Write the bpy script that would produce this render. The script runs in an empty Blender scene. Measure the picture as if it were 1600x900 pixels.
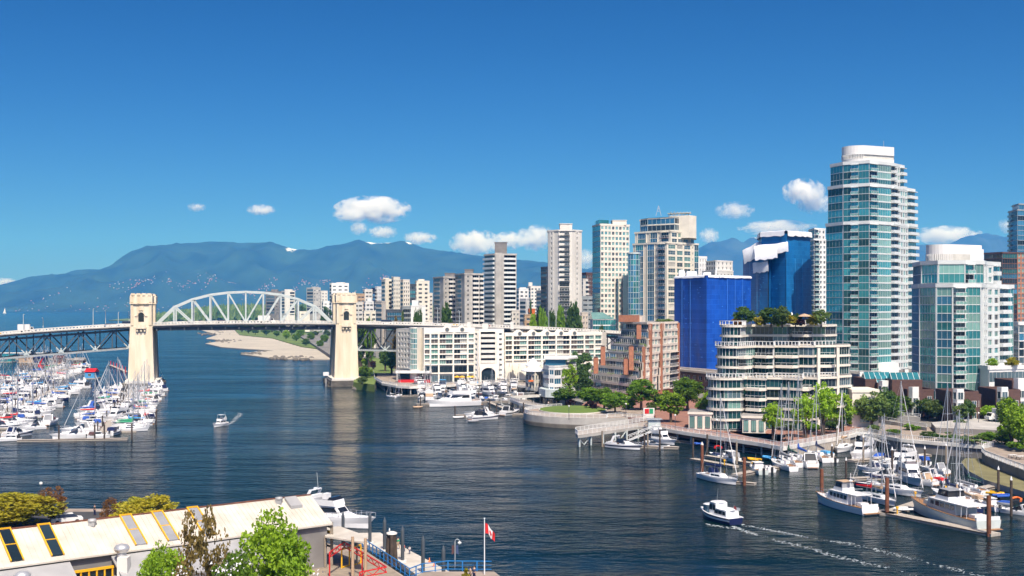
import bpy, math, random
from math import sin, cos, pi, radians, atan2, hypot, sqrt
from mathutils import Vector, Matrix, noise
random.seed(7)
SC = bpy.context.scene
COL = SC.collection
# ---------------- camera, sky, sun, exposure ----------------
F, HOR, CH = 1800.0, 480.0, 35.0          # focal length in photo pixels, horizon row, eye height above the water
cam = bpy.data.cameras.new('camera'); co = bpy.data.objects.new('camera', cam); COL.objects.link(co)
co.location = (0, 0, CH); co.rotation_euler = (radians(90), 0, 0)
cam.sensor_width = 36.0; cam.lens = 36.0*F/1600.0; cam.shift_y = (HOR-450.0)/1600.0
cam.clip_start = 1.0; cam.clip_end = 60000.0
SC.camera = co
SUN_AZ, SUN_EL = radians(14), radians(55)   # azimuth measured from straight behind the camera towards the right
wd = bpy.data.worlds.new('World'); SC.world = wd; wd.use_nodes = True
nt = wd.node_tree; bg = nt.nodes['Background']
sky = nt.nodes.new('ShaderNodeTexSky'); sky.sky_type = 'NISHITA'; sky.sun_disc = False
sky.sun_elevation = SUN_EL; sky.sun_rotation = radians(180)-SUN_AZ
sky.altitude = 0; sky.air_density = 1.0; sky.dust_density = 2.0; sky.ozone_density = 6.0
gco = nt.nodes.new('ShaderNodeTexCoord'); gad = nt.nodes.new('ShaderNodeVectorMath'); gad.operation = 'ADD'; gad.inputs[1].default_value = (0, 0, .056); gnm = nt.nodes.new('ShaderNodeVectorMath'); gnm.operation = 'NORMALIZE'
nt.links.new(gco.outputs['Generated'], gad.inputs[0]); nt.links.new(gad.outputs[0], gnm.inputs[0]); nt.links.new(gnm.outputs[0], sky.inputs['Vector'])   # very clear air: the pale horizon band sits lower
def vmul(a, k):
    q = nt.nodes.new('ShaderNodeVectorMath'); q.operation = 'SCALE'; q.inputs['Scale'].default_value = k; nt.links.new(a, q.inputs[0]); return q.outputs[0]
gmn = nt.nodes.new('ShaderNodeGamma'); gmn.inputs[1].default_value = 2.1; nt.links.new(vmul(sky.outputs[0], .1), gmn.inputs[0])   # deep clear blue of a polarised summer sky
hsn = nt.nodes.new('ShaderNodeHueSaturation'); hsn.inputs['Saturation'].default_value = 1.06; nt.links.new(vmul(gmn.outputs[0], 22.5), hsn.inputs['Color'])
tin = nt.nodes.new('ShaderNodeVectorMath'); tin.operation = 'MULTIPLY'; tin.inputs[1].default_value = (1.22, .97, .79); nt.links.new(hsn.outputs[0], tin.inputs[0]); nt.links.new(tin.outputs[0], bg.inputs[0]); bg.inputs[1].default_value = 0.10
sl = bpy.data.lights.new('sun', 'SUN'); sl.energy = 5.0; sl.angle = radians(0.5); sl.color = (1.0, 0.93, 0.82)
so = bpy.data.objects.new('sun', sl); COL.objects.link(so)
sdir = Vector((sin(SUN_AZ)*cos(SUN_EL), -cos(SUN_AZ)*cos(SUN_EL), sin(SUN_EL)))
so.rotation_euler = sdir.to_track_quat('Z', 'Y').to_euler(); so.location = (60, -60, 200)
vs = SC.view_settings; vs.view_transform = 'Standard'; vs.look = 'None'; vs.exposure = 0.36; vs.gamma = 1.0; vs.use_curve_mapping = False
cy = SC.cycles; cy.max_bounces = 10; cy.diffuse_bounces = 3; cy.glossy_bounces = 4; cy.transmission_bounces = 4; cy.volume_bounces = 8; cy.transparent_max_bounces = 8; cy.caustics_reflective = False; cy.caustics_refractive = False
cy.use_denoising = True; cy.volume_step_rate = 1.0; cy.volume_max_steps = 64; cy.sample_clamp_indirect = 6.0

# ---------------- helpers ----------------
def P(px, py, z=0.0):
    Y = F*(CH-z)/(py-HOR); return ((px-800.0)/F*Y, Y)
def X(px, Y): return (px-800.0)/F*Y
def Z(py, Y): return CH+(HOR-py)*Y/F
def props(o, label=None, cat=None, group=None, kind=None):
    if label: o['label'] = label
    if cat: o['category'] = cat
    if group: o['group'] = group
    if kind: o['kind'] = kind
    return o
def link(o, parent=None):
    COL.objects.link(o)
    if parent: o.parent = parent
    return o
def thing(name, label, cat, loc=(0, 0, 0), rz=0.0, group=None):
    o = bpy.data.objects.new(name, None); o.empty_display_size = 0.5
    o.location = loc; o.rotation_euler = (0, 0, rz); link(o)
    return props(o, label, cat, group)
class MB:
    def __init__(s): s.v = []; s.f = []; s.m = []; s.sm = []
    def add(s, vs_, fs, m=0, smooth=False):
        b = len(s.v); s.v.extend([tuple(q) for q in vs_])
        for f in fs: s.f.append(tuple(b+i for i in f)); s.m.append(m); s.sm.append(smooth)
    def quad(s, a, b, c, d, m=0): s.add([a, b, c, d], [(0, 1, 2, 3)], m)
    def box(s, x0, y0, z0, x1, y1, z1, m=0, rz=0.0, o=(0, 0, 0)):
        c, n = cos(rz), sin(rz)
        vs_ = [(o[0]+x*c-y*n, o[1]+x*n+y*c, o[2]+z) for z in (z0, z1) for (x, y) in ((x0, y0), (x1, y0), (x1, y1), (x0, y1))]
        s.add(vs_, [(3, 2, 1, 0), (4, 5, 6, 7), (0, 1, 5, 4), (1, 2, 6, 5), (2, 3, 7, 6), (3, 0, 4, 7)], m)
    def bar(s, a, b, w, h=None, m=0):
        h = h or w; a = Vector(a); b = Vector(b); d = (b-a)
        if d.length < 1e-6: return
        d.normalize(); up = Vector((0, 0, 1)) if abs(d.z) < .95 else Vector((0, 1, 0))
        r = d.cross(up).normalized()*(w/2); u = r.cross(d).normalized()*(h/2)
        s.add([a-r-u, a+r-u, a+r+u, a-r+u, b-r-u, b+r-u, b+r+u, b-r+u],
              [(3, 2, 1, 0), (4, 5, 6, 7), (0, 1, 5, 4), (1, 2, 6, 5), (2, 3, 7, 6), (3, 0, 4, 7)], m)
    def tube(s, a, b, r0, r1=None, n=8, m=0, cap=True):
        r1 = r0 if r1 is None else r1; a = Vector(a); b = Vector(b); d = (b-a).normalized()
        up = Vector((0, 0, 1)) if abs(d.z) < .95 else Vector((0, 1, 0))
        u = d.cross(up).normalized(); w = d.cross(u).normalized()
        ring = lambda c, r: [c+u*(r*cos(2*pi*i/n))+w*(r*sin(2*pi*i/n)) for i in range(n)]
        s.add(ring(a, r0)+ring(b, r1), [(i, (i+1) % n, n+(i+1) % n, n+i) for i in range(n)], m, n > 5)
        if cap: s.add(ring(b, r1), [tuple(range(n))], m); s.add(ring(a, r0), [tuple(range(n-1, -1, -1))], m)
    def path(s, pts, r, n=6, m=0):
        for a, b in zip(pts, pts[1:]): s.tube(a, b, r, r, n, m)
    def prism(s, poly, z0, z1, m=0, top=None, bottom=True):
        n = len(poly); zt = (lambda i: z1) if not callable(z1) else z1
        vb = [(p[0], p[1], z0) for p in poly]; vt = [(p[0], p[1], zt(i)) for i, p in enumerate(poly)]
        s.add(vb+vt, [(i, (i+1) % n, n+(i+1) % n, n+i) for i in range(n)], m)
        s.add(vt, [tuple(range(n))], m if top is None else top)
        if bottom: s.add(vb, [tuple(range(n-1, -1, -1))], m)
    def lathe(s, prof, n=12, m=0, o=(0, 0, 0), smooth=True):
        vs_ = [(o[0]+r*cos(2*pi*i/n), o[1]+r*sin(2*pi*i/n), o[2]+z) for r, z in prof for i in range(n)]
        fs = [(j*n+i, j*n+(i+1) % n, (j+1)*n+(i+1) % n, (j+1)*n+i) for j in range(len(prof)-1) for i in range(n)]
        s.add(vs_, fs, m, smooth)
        if prof[-1][0] > 1e-4: s.add(vs_[-n:], [tuple(range(n))], m)
    def merge(s, other, mat=None):
        b = len(s.v); s.v.extend([tuple(mat @ Vector(v)) for v in other.v] if mat else other.v)
        s.f.extend([tuple(b+i for i in f) for f in other.f]); s.m.extend(other.m); s.sm.extend(other.sm)
    def mesh(s, name, mats):
        me = bpy.data.meshes.new(name); me.from_pydata(s.v, [], s.f)
        for m in (mats if isinstance(mats, (list, tuple)) else [mats]): me.materials.append(m)
        me.polygons.foreach_set('material_index', s.m); me.polygons.foreach_set('use_smooth', s.sm); me.update()
        return me
    def build(s, name, mats, parent=None, loc=None):
        o = bpy.data.objects.new(name, s.mesh(name, mats))
        if loc: o.location = loc
        return link(o, parent)
def inst(name, me, parent=None, loc=(0, 0, 0), rz=0.0, sc=None):
    o = bpy.data.objects.new(name, me); o.location = loc; o.rotation_euler = (0, 0, rz)
    if sc: o.scale = sc
    return link(o, parent)
def copy_tree(o, parent=None):
    c = o.copy(); COL.objects.link(c); c.parent = parent
    for ch in KIDS.get(o.name, []): copy_tree(ch, c)
    return c
KIDS = {}
def freeze(o):                             # remember a prototype's children so copies need no scene scan
    KIDS[o.name] = [c for c in o.children]
    for c in KIDS[o.name]: freeze(c)
    return o

# ---------------- materials ----------------
def mat(name, col, rough=.7, metal=0.0, spec=.5, var=.12, scale=.6, bump=0.0, bscale=4.0, col2=None, rnd=0.0, coat=0.0, stretch=None, detail=5):
    m = bpy.data.materials.new(name); m.use_nodes = True; t = m.node_tree; N = t.nodes; L = t.links
    b = N['Principled BSDF']; b.inputs['Roughness'].default_value = rough; b.inputs['Metallic'].default_value = metal
    b.inputs['Specular IOR Level'].default_value = spec; b.inputs['Coat Weight'].default_value = coat
    tc = N.new('ShaderNodeTexCoord'); src = tc.outputs['Object']
    if stretch:
        mp = N.new('ShaderNodeMapping'); mp.inputs['Scale'].default_value = stretch; L.new(src, mp.inputs[0]); src = mp.outputs[0]
    c2 = col2 or tuple(max(0, c*(1-2.2*var)) for c in col)
    nz = N.new('ShaderNodeTexNoise'); nz.inputs['Scale'].default_value = scale; nz.inputs['Detail'].default_value = detail; L.new(src, nz.inputs['Vector'])
    rp = N.new('ShaderNodeValToRGB'); rp.color_ramp.elements[0].position = .3; rp.color_ramp.elements[1].position = .7
    rp.color_ramp.elements[0].color = (*c2, 1); rp.color_ramp.elements[1].color = (*col, 1); L.new(nz.outputs[0], rp.inputs[0])
    out = rp.outputs[0]
    if rnd:
        oi = N.new('ShaderNodeObjectInfo'); mr = N.new('ShaderNodeMapRange'); mr.inputs[3].default_value = 1-rnd; mr.inputs[4].default_value = 1+rnd
        L.new(oi.outputs['Random'], mr.inputs[0]); hs = N.new('ShaderNodeHueSaturation'); L.new(mr.outputs[0], hs.inputs['Value']); L.new(out, hs.inputs['Color']); out = hs.outputs[0]
    L.new(out, b.inputs['Base Color'])
    if bump:
        n2 = N.new('ShaderNodeTexNoise'); n2.inputs['Scale'].default_value = bscale; n2.inputs['Detail'].default_value = 4; L.new(src, n2.inputs['Vector'])
        bp = N.new('ShaderNodeBump'); bp.inputs['Strength'].default_value = bump; bp.inputs['Distance'].default_value = .1; L.new(n2.outputs[0], bp.inputs['Height']); L.new(bp.outputs[0], b.inputs['Normal'])
    return m
def glass(name, col, rough=.06, metal=.55, rnd=.35, wob=.02):
    return mat(name, col, rough, metal, .8, var=.2, scale=.12, rnd=rnd, bump=wob, bscale=.35)
def leafmat(name, c1, c2, trans=.42, rnd=.25):
    m = mat(name, c1, .6, 0, .3, scale=.55, col2=c2, rnd=rnd, detail=3); t = m.node_tree; N = t.nodes; L = t.links
    b = N['Principled BSDF']; tr = N.new('ShaderNodeBsdfTranslucent'); mx = N.new('ShaderNodeMixShader'); mx.inputs[0].default_value = trans
    L.new(b.inputs['Base Color'].links[0].from_socket, tr.inputs[0])
    L.new(b.outputs[0], mx.inputs[1]); L.new(tr.outputs[0], mx.inputs[2]); L.new(mx.outputs[0], N['Material Output'].inputs[0]); return m
M = {}
M['white'] = mat('white_paint', (.70, .70, .68), .5, var=.06, scale=.25)
M['tw'] = mat('tower_white_panel', (.60, .635, .63), .5, var=.07, scale=.25)
M['gel'] = mat('gelcoat', (.74, .745, .75), .25, var=.03, scale=.4, coat=.3)
M['cream'] = mat('cream_stucco', (.69, .65, .55), .8, var=.08, scale=.3)
M['hotel'] = mat('hotel_stucco', (.80, .76, .67), .8, var=.07, scale=.15)
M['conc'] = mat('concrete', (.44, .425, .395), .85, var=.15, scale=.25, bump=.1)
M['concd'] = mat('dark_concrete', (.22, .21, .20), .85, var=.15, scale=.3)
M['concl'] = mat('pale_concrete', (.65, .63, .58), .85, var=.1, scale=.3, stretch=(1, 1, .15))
M['tower'] = mat('tower_concrete', (.73, .65, .51), .85, var=.13, scale=.5, bump=.1, bscale=2, stretch=(1, 1, .12), col2=(.55, .45, .31))
M['beige'] = mat('beige_panel', (.71, .66, .57), .7, var=.06, scale=.3)
M['brick'] = mat('red_brick', (.40, .17, .095), .85, var=.15, scale=1.5)
M['brickd'] = mat('dark_brick', (.105, .055, .045), .85, var=.15, scale=1.5)
M['pink'] = mat('pinkish_panel', (.64, .57, .49), .8, var=.08, scale=.3)
M['steel'] = mat('painted_steel', (.30, .33, .34), .55, var=.1, scale=.5)
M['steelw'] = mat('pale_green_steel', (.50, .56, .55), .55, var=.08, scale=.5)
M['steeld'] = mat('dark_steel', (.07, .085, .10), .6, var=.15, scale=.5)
M['rail'] = mat('white_rail', (.64, .65, .64), .5, var=.05)
M['alu'] = mat('aluminium', (.60, .61, .62), .4, .6, var=.05)
M['asph'] = mat('asphalt', (.055, .055, .058), .9, var=.15, scale=.3)
M['pave'] = mat('paving', (.33, .27, .22), .85, var=.15, scale=.4)
M['pavered'] = mat('red_paving', (.30, .15, .11), .85, var=.15, scale=.6)
M['kerb'] = mat('kerb_stone', (.36, .35, .33), .85, var=.1)
M['wood'] = mat('weathered_wood', (.30, .25, .19), .85, var=.18, scale=.8, stretch=(1, 6, 1))
M['dock'] = mat('dock_planks', (.40, .36, .31), .85, var=.14, scale=1.0, stretch=(6, 1, 1))
M['pile'] = mat('pile_wood', (.075, .055, .042), .9, var=.25, scale=1.2)
M['rust'] = mat('rusty_pile', (.20, .070, .032), .85, var=.25, scale=1.0)
M['sand'] = mat('beach_sand', (.45, .40, .32), .95, var=.16, scale=.03, col2=(.31, .285, .235))
M['rock'] = mat('shore_rock', (.17, .155, .13), .95, var=.25, scale=.3, bump=.5, bscale=1.0)
M['algae'] = mat('algae_ledge', (.20, .185, .085), .9, var=.18, scale=.3)
M['grass'] = mat('lawn', (.11, .17, .022), .95, var=.12, scale=.12, col2=(.075, .13, .018))
M['park'] = mat('park_grass', (.13, .18, .035), .95, scale=.02, col2=(.06, .11, .02))
M['land'] = mat('city_ground', (.20, .19, .17), .95, var=.15, scale=.02)
M['gt'] = glass('teal_glass', (.075, .40, .43))
M['gl'] = glass('pale_green_glass', (.27, .50, .45), .1, .4, .3)
M['gd'] = glass('dark_glass', (.025, .045, .06), .08, .35, .5)
M['gm'] = glass('grey_glass', (.16, .25, .30), .08, .5, .35)
M['gb'] = glass('blue_glass', (.08, .30, .48), .08, .5, .3)
M['gk'] = glass('dark_teal_glass', (.03, .13, .135), .06, .45, .45)
M['curt'] = mat('curtained_window', (.50, .49, .44), .35, 0, .6, var=.1, scale=.6, rnd=.4)
M['gdim'] = mat('dim_room_window', (.10, .085, .075), .3, 0, .6, var=.15, scale=.5, rnd=.5)
M['maroon'] = mat('maroon_recess', (.10, .045, .045), .8, var=.1)
def sheetmat(name, c1, c2, cl):
    # reinforced plastic sheeting: mottled colour, paler lap seams every few metres, crumpled surface
    m = mat(name, c1, .42, 0, .4, scale=.16, col2=c2, bump=.5, bscale=.55, stretch=(1, 1, .45)); t = m.node_tree; N = t.nodes; L = t.links; b = N['Principled BSDF']; src = b.inputs['Base Color'].links[0].from_socket
    tc = N.new('ShaderNodeTexCoord'); sp = N.new('ShaderNodeSeparateXYZ'); L.new(tc.outputs['Object'], sp.inputs[0]); ad = N.new('ShaderNodeMath'); ad.operation = 'MULTIPLY_ADD'; L.new(sp.outputs[1], ad.inputs[0]); ad.inputs[1].default_value = .6; L.new(sp.outputs[0], ad.inputs[2])
    cb = N.new('ShaderNodeCombineXYZ'); L.new(ad.outputs[0], cb.inputs[0]); L.new(sp.outputs[2], cb.inputs[1]); br = N.new('ShaderNodeTexBrick'); L.new(cb.outputs[0], br.inputs[0]); br.inputs['Scale'].default_value = 1; br.inputs['Brick Width'].default_value = 3.6; br.inputs['Row Height'].default_value = 1.9; br.inputs['Mortar Size'].default_value = .06; br.inputs['Mortar Smooth'].default_value = .6
    br.inputs['Color1'].default_value = (0, 0, 0, 1); br.inputs['Color2'].default_value = (.28, .28, .28, 1); br.inputs['Mortar'].default_value = (.75, .75, .75, 1); mx = N.new('ShaderNodeMix'); mx.data_type = 'RGBA'; L.new(br.outputs[0], mx.inputs[0]); L.new(src, mx.inputs[6]); mx.inputs[7].default_value = (*cl, 1); L.new(mx.outputs[2], b.inputs['Base Color']); return m
M['tarp'] = sheetmat('blue_wrap_sheet', (.004, .070, .42), (.003, .040, .24), (.02, .13, .60))
M['tarp2'] = sheetmat('teal_blue_wrap_sheet', (.004, .13, .40), (.003, .07, .23), (.02, .22, .52))
M['tarpw'] = mat('white_wrap_sheet', (.78, .80, .84), .5, 0, .5, scale=.4, var=.06, bump=.5, bscale=.8)
M['roofc'] = mat('cream_metal_roof', (.55, .515, .45), .6, var=.13, scale=.55, stretch=(1, 1, .4), col2=(.42, .385, .325))
M['roofg'] = mat('grey_metal_roof', (.40, .40, .40), .5, .2, var=.1, scale=.4)
M['roofd'] = mat('roof_gravel', (.26, .25, .24), .95, var=.15, scale=.5)
M['red'] = mat('red_paint', (.55, .015, .015), .45, var=.06)
M['yellow'] = mat('yellow_paint', (.75, .40, .01), .5, var=.06)
M['bluep'] = mat('blue_paint', (.015, .16, .42), .45, var=.06)
M['orange'] = mat('orange_paint', (.70, .16, .03), .6, var=.06)
M['green'] = mat('green_canvas', (.02, .30, .14), .7, var=.1)
M['dgreen'] = mat('dark_green_canvas', (.015, .07, .05), .8, var=.1)
M['bluec'] = mat('blue_canvas', (.02, .09, .42), .75, var=.12)
M['sky_c'] = mat('light_blue_canvas', (.06, .30, .60), .75, var=.1)
M['navy'] = mat('navy_paint', (.012, .018, .07), .3, var=.08)
M['black'] = mat('black_vinyl', (.018, .019, .022), .55, var=.1)
M['grey'] = mat('grey_vinyl', (.25, .26, .28), .7, var=.1)
M['tan'] = mat('tan_canvas', (.44, .31, .20), .8, var=.08)
M['teak'] = mat('teak_deck', (.30, .16, .07), .7, var=.15, scale=2)
M['winb'] = mat('boat_window', (.02, .025, .035), .08, .2, .8, var=.1)
M['chrome'] = mat('boat_rail', (.65, .66, .68), .25, .8, var=.03)
M['bark'] = mat('bark', (.085, .06, .042), .95, var=.2, scale=2)
M['skin'] = mat('skin', (.48, .30, .21), .6, var=.05)
M['denim'] = mat('denim', (.04, .07, .16), .85, var=.1)
M['tshirt'] = mat('white_shirt', (.7, .7, .7), .85, var=.05)
M['kgreen'] = mat('green_shirt', (.01, .33, .15), .85, var=.05)
M['hair'] = mat('brown_hair', (.035, .02, .012), .8, var=.1)
M['foam'] = mat('foam', (.34, .38, .40), .7, var=.1)
M['leaf'] = leafmat('leaves_mid_green', (.19, .33, .028), (.10, .20, .018))
M['leafl'] = leafmat('leaves_bright_green', (.33, .49, .030), (.19, .34, .020))
M['leafd'] = leafmat('leaves_dark_green', (.095, .17, .034), (.045, .10, .020), .35)
M['leafo'] = leafmat('leaves_olive', (.17, .245, .062), (.09, .15, .036), .4)
M['leafy'] = leafmat('leaves_yellow_orange', (.46, .36, .025), (.22, .25, .02))
M['leafr'] = leafmat('leaves_rusty', (.33, .13, .03), (.18, .10, .02))
M['leafp'] = leafmat('leaves_purple', (.045, .012, .018), (.022, .008, .012), .15)
M['leafb'] = leafmat('leaves_brown_olive', (.24, .17, .05), (.12, .10, .03))
# ---------------- water ----------------
def water_mat():
    m = bpy.data.materials.new('sea_water'); m.use_nodes = True; t = m.node_tree; N = t.nodes; L = t.links; b = N['Principled BSDF']
    b.inputs['Base Color'].default_value = (.002, .011, .014, 1); b.inputs['Roughness'].default_value = .13; b.inputs['IOR'].default_value = 1.333; b.inputs["Specular IOR Level"].default_value = .08
    tc = N.new('ShaderNodeTexCoord'); hs = []
    for sx, sy, s, d in ((.55, 1.0, .9, 4), (.10, .22, 1.0, 3), (.012, .03, 1.0, 2)):
        mp = N.new('ShaderNodeMapping'); mp.inputs['Scale'].default_value = (sx, sy, 1); mp.inputs['Rotation'].default_value = (0, 0, .25)
        L.new(tc.outputs['Object'], mp.inputs[0])
        nz = N.new('ShaderNodeTexNoise'); nz.inputs['Scale'].default_value = s; nz.inputs['Detail'].default_value = d; L.new(mp.outputs[0], nz.inputs['Vector']); hs.append(nz.outputs[0])
    def mth(op, a, v):
        q = N.new('ShaderNodeMath'); q.operation = op; L.new(a, q.inputs[0])
        if isinstance(v, float): q.inputs[1].default_value = v
        else: L.new(v, q.inputs[1])
        return q.outputs[0]
    h = mth('ADD', mth('MULTIPLY', hs[0], .5), mth('MULTIPLY', hs[1], 1.4))
    amp = N.new('ShaderNodeMapRange'); amp.inputs[1].default_value = .35; amp.inputs[2].default_value = .68; amp.inputs[3].default_value = .28; amp.inputs[4].default_value = 1.45; L.new(hs[2], amp.inputs[0])
    h = mth('MULTIPLY', h, amp.outputs[0])
    bp = N.new('ShaderNodeBump'); bp.inputs['Strength'].default_value = .9; bp.inputs['Distance'].default_value = .62; L.new(h, bp.inputs['Height']); L.new(bp.outputs[0], b.inputs['Normal'])
    return m
M['water'] = water_mat()
w = MB(); w.quad((-16000, -600, 0), (16000, -600, 0), (16000, 15500, 0), (-16000, 15500, 0))
props(w.build('water', M['water']), 'dark blue rippled inlet water stretching out to the open bay', 'water', kind='structure')
w = MB(); w.quad((-16000, -600, -12), (16000, -600, -12), (16000, 15500, -12), (-16000, 15500, -12))
props(w.build('seabed', M['rock']), 'seabed below the inlet', 'ground', kind='structure')

# ---------------- mountains ----------------
def lerp_list(L_, x):
    if x <= L_[0][0]: return L_[0][1]
    for (a, b), (c, d) in zip(L_, L_[1:]):
        if x <= c: return b+(d-b)*(x-a)/(c-a)
    return L_[-1][1]
def mountain_mat(snow, name, base=(.026, .052, .024)):
    m = mat(name, base, .95, 0, .2, scale=.0035, col2=tuple(c*.35 for c in base), detail=8); t = m.node_tree; N = t.nodes; L = t.links; b = N['Principled BSDF']
    src = b.inputs['Base Color'].links[0].from_socket
    at = N.new('ShaderNodeAttribute'); at.attribute_name = 'snow'; mx = N.new('ShaderNodeMix'); mx.data_type = 'RGBA'
    nz = N.new('ShaderNodeTexNoise'); nz.inputs['Scale'].default_value = .012; nz.inputs['Detail'].default_value = 6; tc = N.new('ShaderNodeTexCoord'); L.new(tc.outputs['Object'], nz.inputs['Vector'])
    ml = N.new('ShaderNodeMath'); ml.operation = 'MULTIPLY'; L.new(at.outputs['Fac'], ml.inputs[0]); L.new(nz.outputs[0], ml.inputs[1])
    gt = N.new('ShaderNodeMapRange'); gt.inputs[1].default_value = .22; gt.inputs[2].default_value = .34; L.new(ml.outputs[0], gt.inputs[0])
    L.new(gt.outputs[0], mx.inputs[0]); L.new(src, mx.inputs[6]); mx.inputs[7].default_value = (*snow, 1); L.new(mx.outputs[2], b.inputs['Base Color']); return m
def ridge(name, label, prof, Yr, Yf, Yb, x0, x1, snowspots, m, na, nx=420, ny=60):
    v = []; f = []; sn = []
    for j in range(ny+1):
        t = j/ny; Y = Yf+(Yb-Yf)*t
        for i in range(nx+1):
            px = x0+(x1-x0)*i/nx; xx = X(px, Yr)
            H = max(0, Z(lerp_list(prof, px), Yr))
            u = (Y-Yf)/(Yr-Yf)
            s = u if u < 1 else 1-(Y-Yr)/(Yb-Yr)*.8
            s = max(0, min(1, s)); base = (s*.55+.45*s*s*(3-2*s)) if u < 1 else s
            q = Vector((xx/900, Y/900, 3.1)); rg = 1-abs(noise.noise(q)*1.3); r2 = 1-abs(noise.noise(q*2.7))*1.2
            nz_ = (rg*.65+r2*.35-.62)*na*H*4*s*(1-s)+noise.fractal(q*5, 1, 2, 4)*H*.05*s
            if abs(u-1) < .09: nz_ = noise.fractal(q*9, 1, 2, 4)*H*.012
            v.append((xx, Y, max(-3, H*base+nz_-2)))
            k = 0.0
            for (sx, sr, lo) in snowspots: k = max(k, max(0, 1-abs(px-sx)/sr)*max(0, min(1, (base-lo)/.12)))
            sn.append(k)
    w = nx+1
    for j in range(ny):
        for i in range(nx): f.append((j*w+i, j*w+i+1, (j+1)*w+i+1, (j+1)*w+i))
    me = bpy.data.meshes.new(name); me.from_pydata(v, [], f); me.materials.append(m)
    me.polygons.foreach_set('use_smooth', [True]*len(f)); a = me.attributes.new('snow', 'FLOAT', 'POINT'); a.data.foreach_set('value', sn)
    o = link(bpy.data.objects.new(name, me)); props(o, label, 'mountain', kind='structure'); return o
RP = [(-900, 470), (-300, 462), (-60, 452), (0, 446), (25, 442), (45, 436), (62, 430), (85, 428), (102, 429), (120, 421), (160, 420), (180, 413), (200, 402), (212, 395), (228, 390), (245, 385), (270, 381), (300, 379), (318, 377), (345, 376.5), (380, 379), (410, 378), (436, 380), (450, 386), (470, 391), (500, 388), (530, 385), (550, 381), (575, 377.5), (590, 379), (610, 378.5), (632, 375.5), (645, 380), (660, 386), (690, 391), (720, 394), (745, 399), (770, 401), (800, 404), (840, 408), (870, 413), (930, 422), (1000, 432), (1100, 446), (1200, 460), (1400, 474), (1800, 478)]
M['mtn'] = mountain_mat((.75, .78, .8), 'forested_mountain')
mt1 = ridge('mountain', 'long forested blue mountain ridge across the bay with traces of snow', RP, 11200, 9150, 13200, -900, 1800,
      [(462, 26, .78), (590, 52, .86), (634, 22, .86)], M['mtn'], .55)
RP2 = [(850, 470), (905, 425), (960, 402), (1000, 400), (1050, 398), (1080, 395), (1093, 386), (1110, 377), (1126, 376), (1144, 370), (1160, 378), (1176, 368.5), (1187, 372), (1200, 384), (1230, 390), (1260, 380), (1284, 372), (1330, 384), (1380, 394), (1420, 386), (1434, 381.5), (1483, 380), (1500, 372), (1514, 366.5), (1541, 363.5), (1560, 367), (1585, 374), (1620, 386), (1800, 410), (2300, 460)]
M['mtn2'] = mountain_mat((.8, .82, .85), 'bare_blue_mountain', (.04, .055, .05))
ridge('mountain', 'jagged distant mountain peaks behind the towers', RP2, 13400, 11500, 14800, 850, 2300, [(1178, 14, .9)], M['mtn2'], .42, 420, 50)
# houses of the far shore (nobody could count them)
hb = MB(); rr = random.Random(5)
def mz(px, s):
    H = max(0, Z(lerp_list(RP, px), 11200)); base = s*.55+.45*s*s*(3-2*s); return H*base
def slope_pt(px, s): Y = 9150+(11200-9150)*s; return X(px, 11200), Y
from mathutils.bvhtree import BVHTree
bvh1 = BVHTree.FromPolygons([v.co.copy() for v in mt1.data.vertices], [tuple(p.vertices) for p in mt1.data.polygons])
def on_mtn(x, y):
    h = bvh1.ray_cast(Vector((x, y, 3000)), Vector((0, 0, -1)))[0]; return h.z if h else 0
def fh(px, s, w_, h_, m):
    x, y = slope_pt(px, s); z = on_mtn(x, y); hb.box(x-w_/2, y-8, z-6, x+w_/2, y+8, z+h_, m)
for i in range(260):
    px = rr.uniform(-30, 1000); s = abs(rr.gauss(0, .085))+.004
    fh(px, s, rr.uniform(4, 10), rr.uniform(2, 4), rr.choice((0, 1, 2, 2)))
for (a, b, s0, s1, n) in ((255, 310, .30, .31, 50), (288, 312, .26, .36, 50), (330, 372, .27, .36, 80), (384, 412, .30, .40, 80), (430, 475, .25, .36, 90), (490, 560, .22, .42, 210), (560, 640, .25, .38, 90), (165, 200, .2, .26, 20), (45, 70, .19, .2, 14), (840, 870, .1, .2, 40)):
    for i in range(n//2):
        t = rr.random(); fh(a+(b-a)*t+rr.gauss(0, 4), s0+(s1-s0)*t+rr.gauss(0, .018), rr.uniform(4, 11), rr.uniform(1.5, 4), rr.choice((0, 1, 2, 2)))
props(hb.build('far_houses', [M['conc'], M['concd'], M['brick']]), 'tiny pale houses scattered over the lower slopes of the far shore', 'houses', kind='stuff')
# ---------------- land ----------------
def poly_land(name, pts, z, m, label, cat='ground', skirt=6):
    b = MB(); b.prism(pts, z-skirt, z, 0, 0, False); return props(b.build(name, m), label, cat, kind='structure')
D = 3.0                                     # height of the promenade decks above the water
def Pl(L_, z): return [P(a, b, z) for a, b in L_]
city = Pl([(556, 580), (562, 572), (583, 575), (590, 577)], 3) + [(-46, 505), (5, 505), (12, 470), (22, 430), (17, 412), (26, 380), (30, 345)] + \
    [(46, 312), (52, 305), (66, 290), (88, 300), (100, 297), (112, 290), (128, 276), (140, 250), (210, 200), (900, 200), (2600, 3600), (-300, 3600), (-250, 2000), (-240, 1300), (-150, 900)]
city = city[::-1] if sum((b[0]-a[0])*(b[1]+a[1]) for a, b in zip(city, city[1:]+city[:1])) > 0 else city
poly_land('land', city, 2.9, M['land'], 'low city ground behind the waterfront promenade')
beach = Pl([(520, 561), (450, 560.5), (420, 559), (376, 553), (398, 549.5), (430, 548), (385, 545), (345, 542), (321, 536.5), (350, 532), (322, 529), (340, 523), (322, 518), (306, 513.6), (322, 512), (362, 512.6), (372, 520), (520, 536)], .5)
poly_land('beach', beach[::-1], .55, M['sand'], 'pale sand and gravel beach spits under the bridge arch', 'beach', 3)
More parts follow.
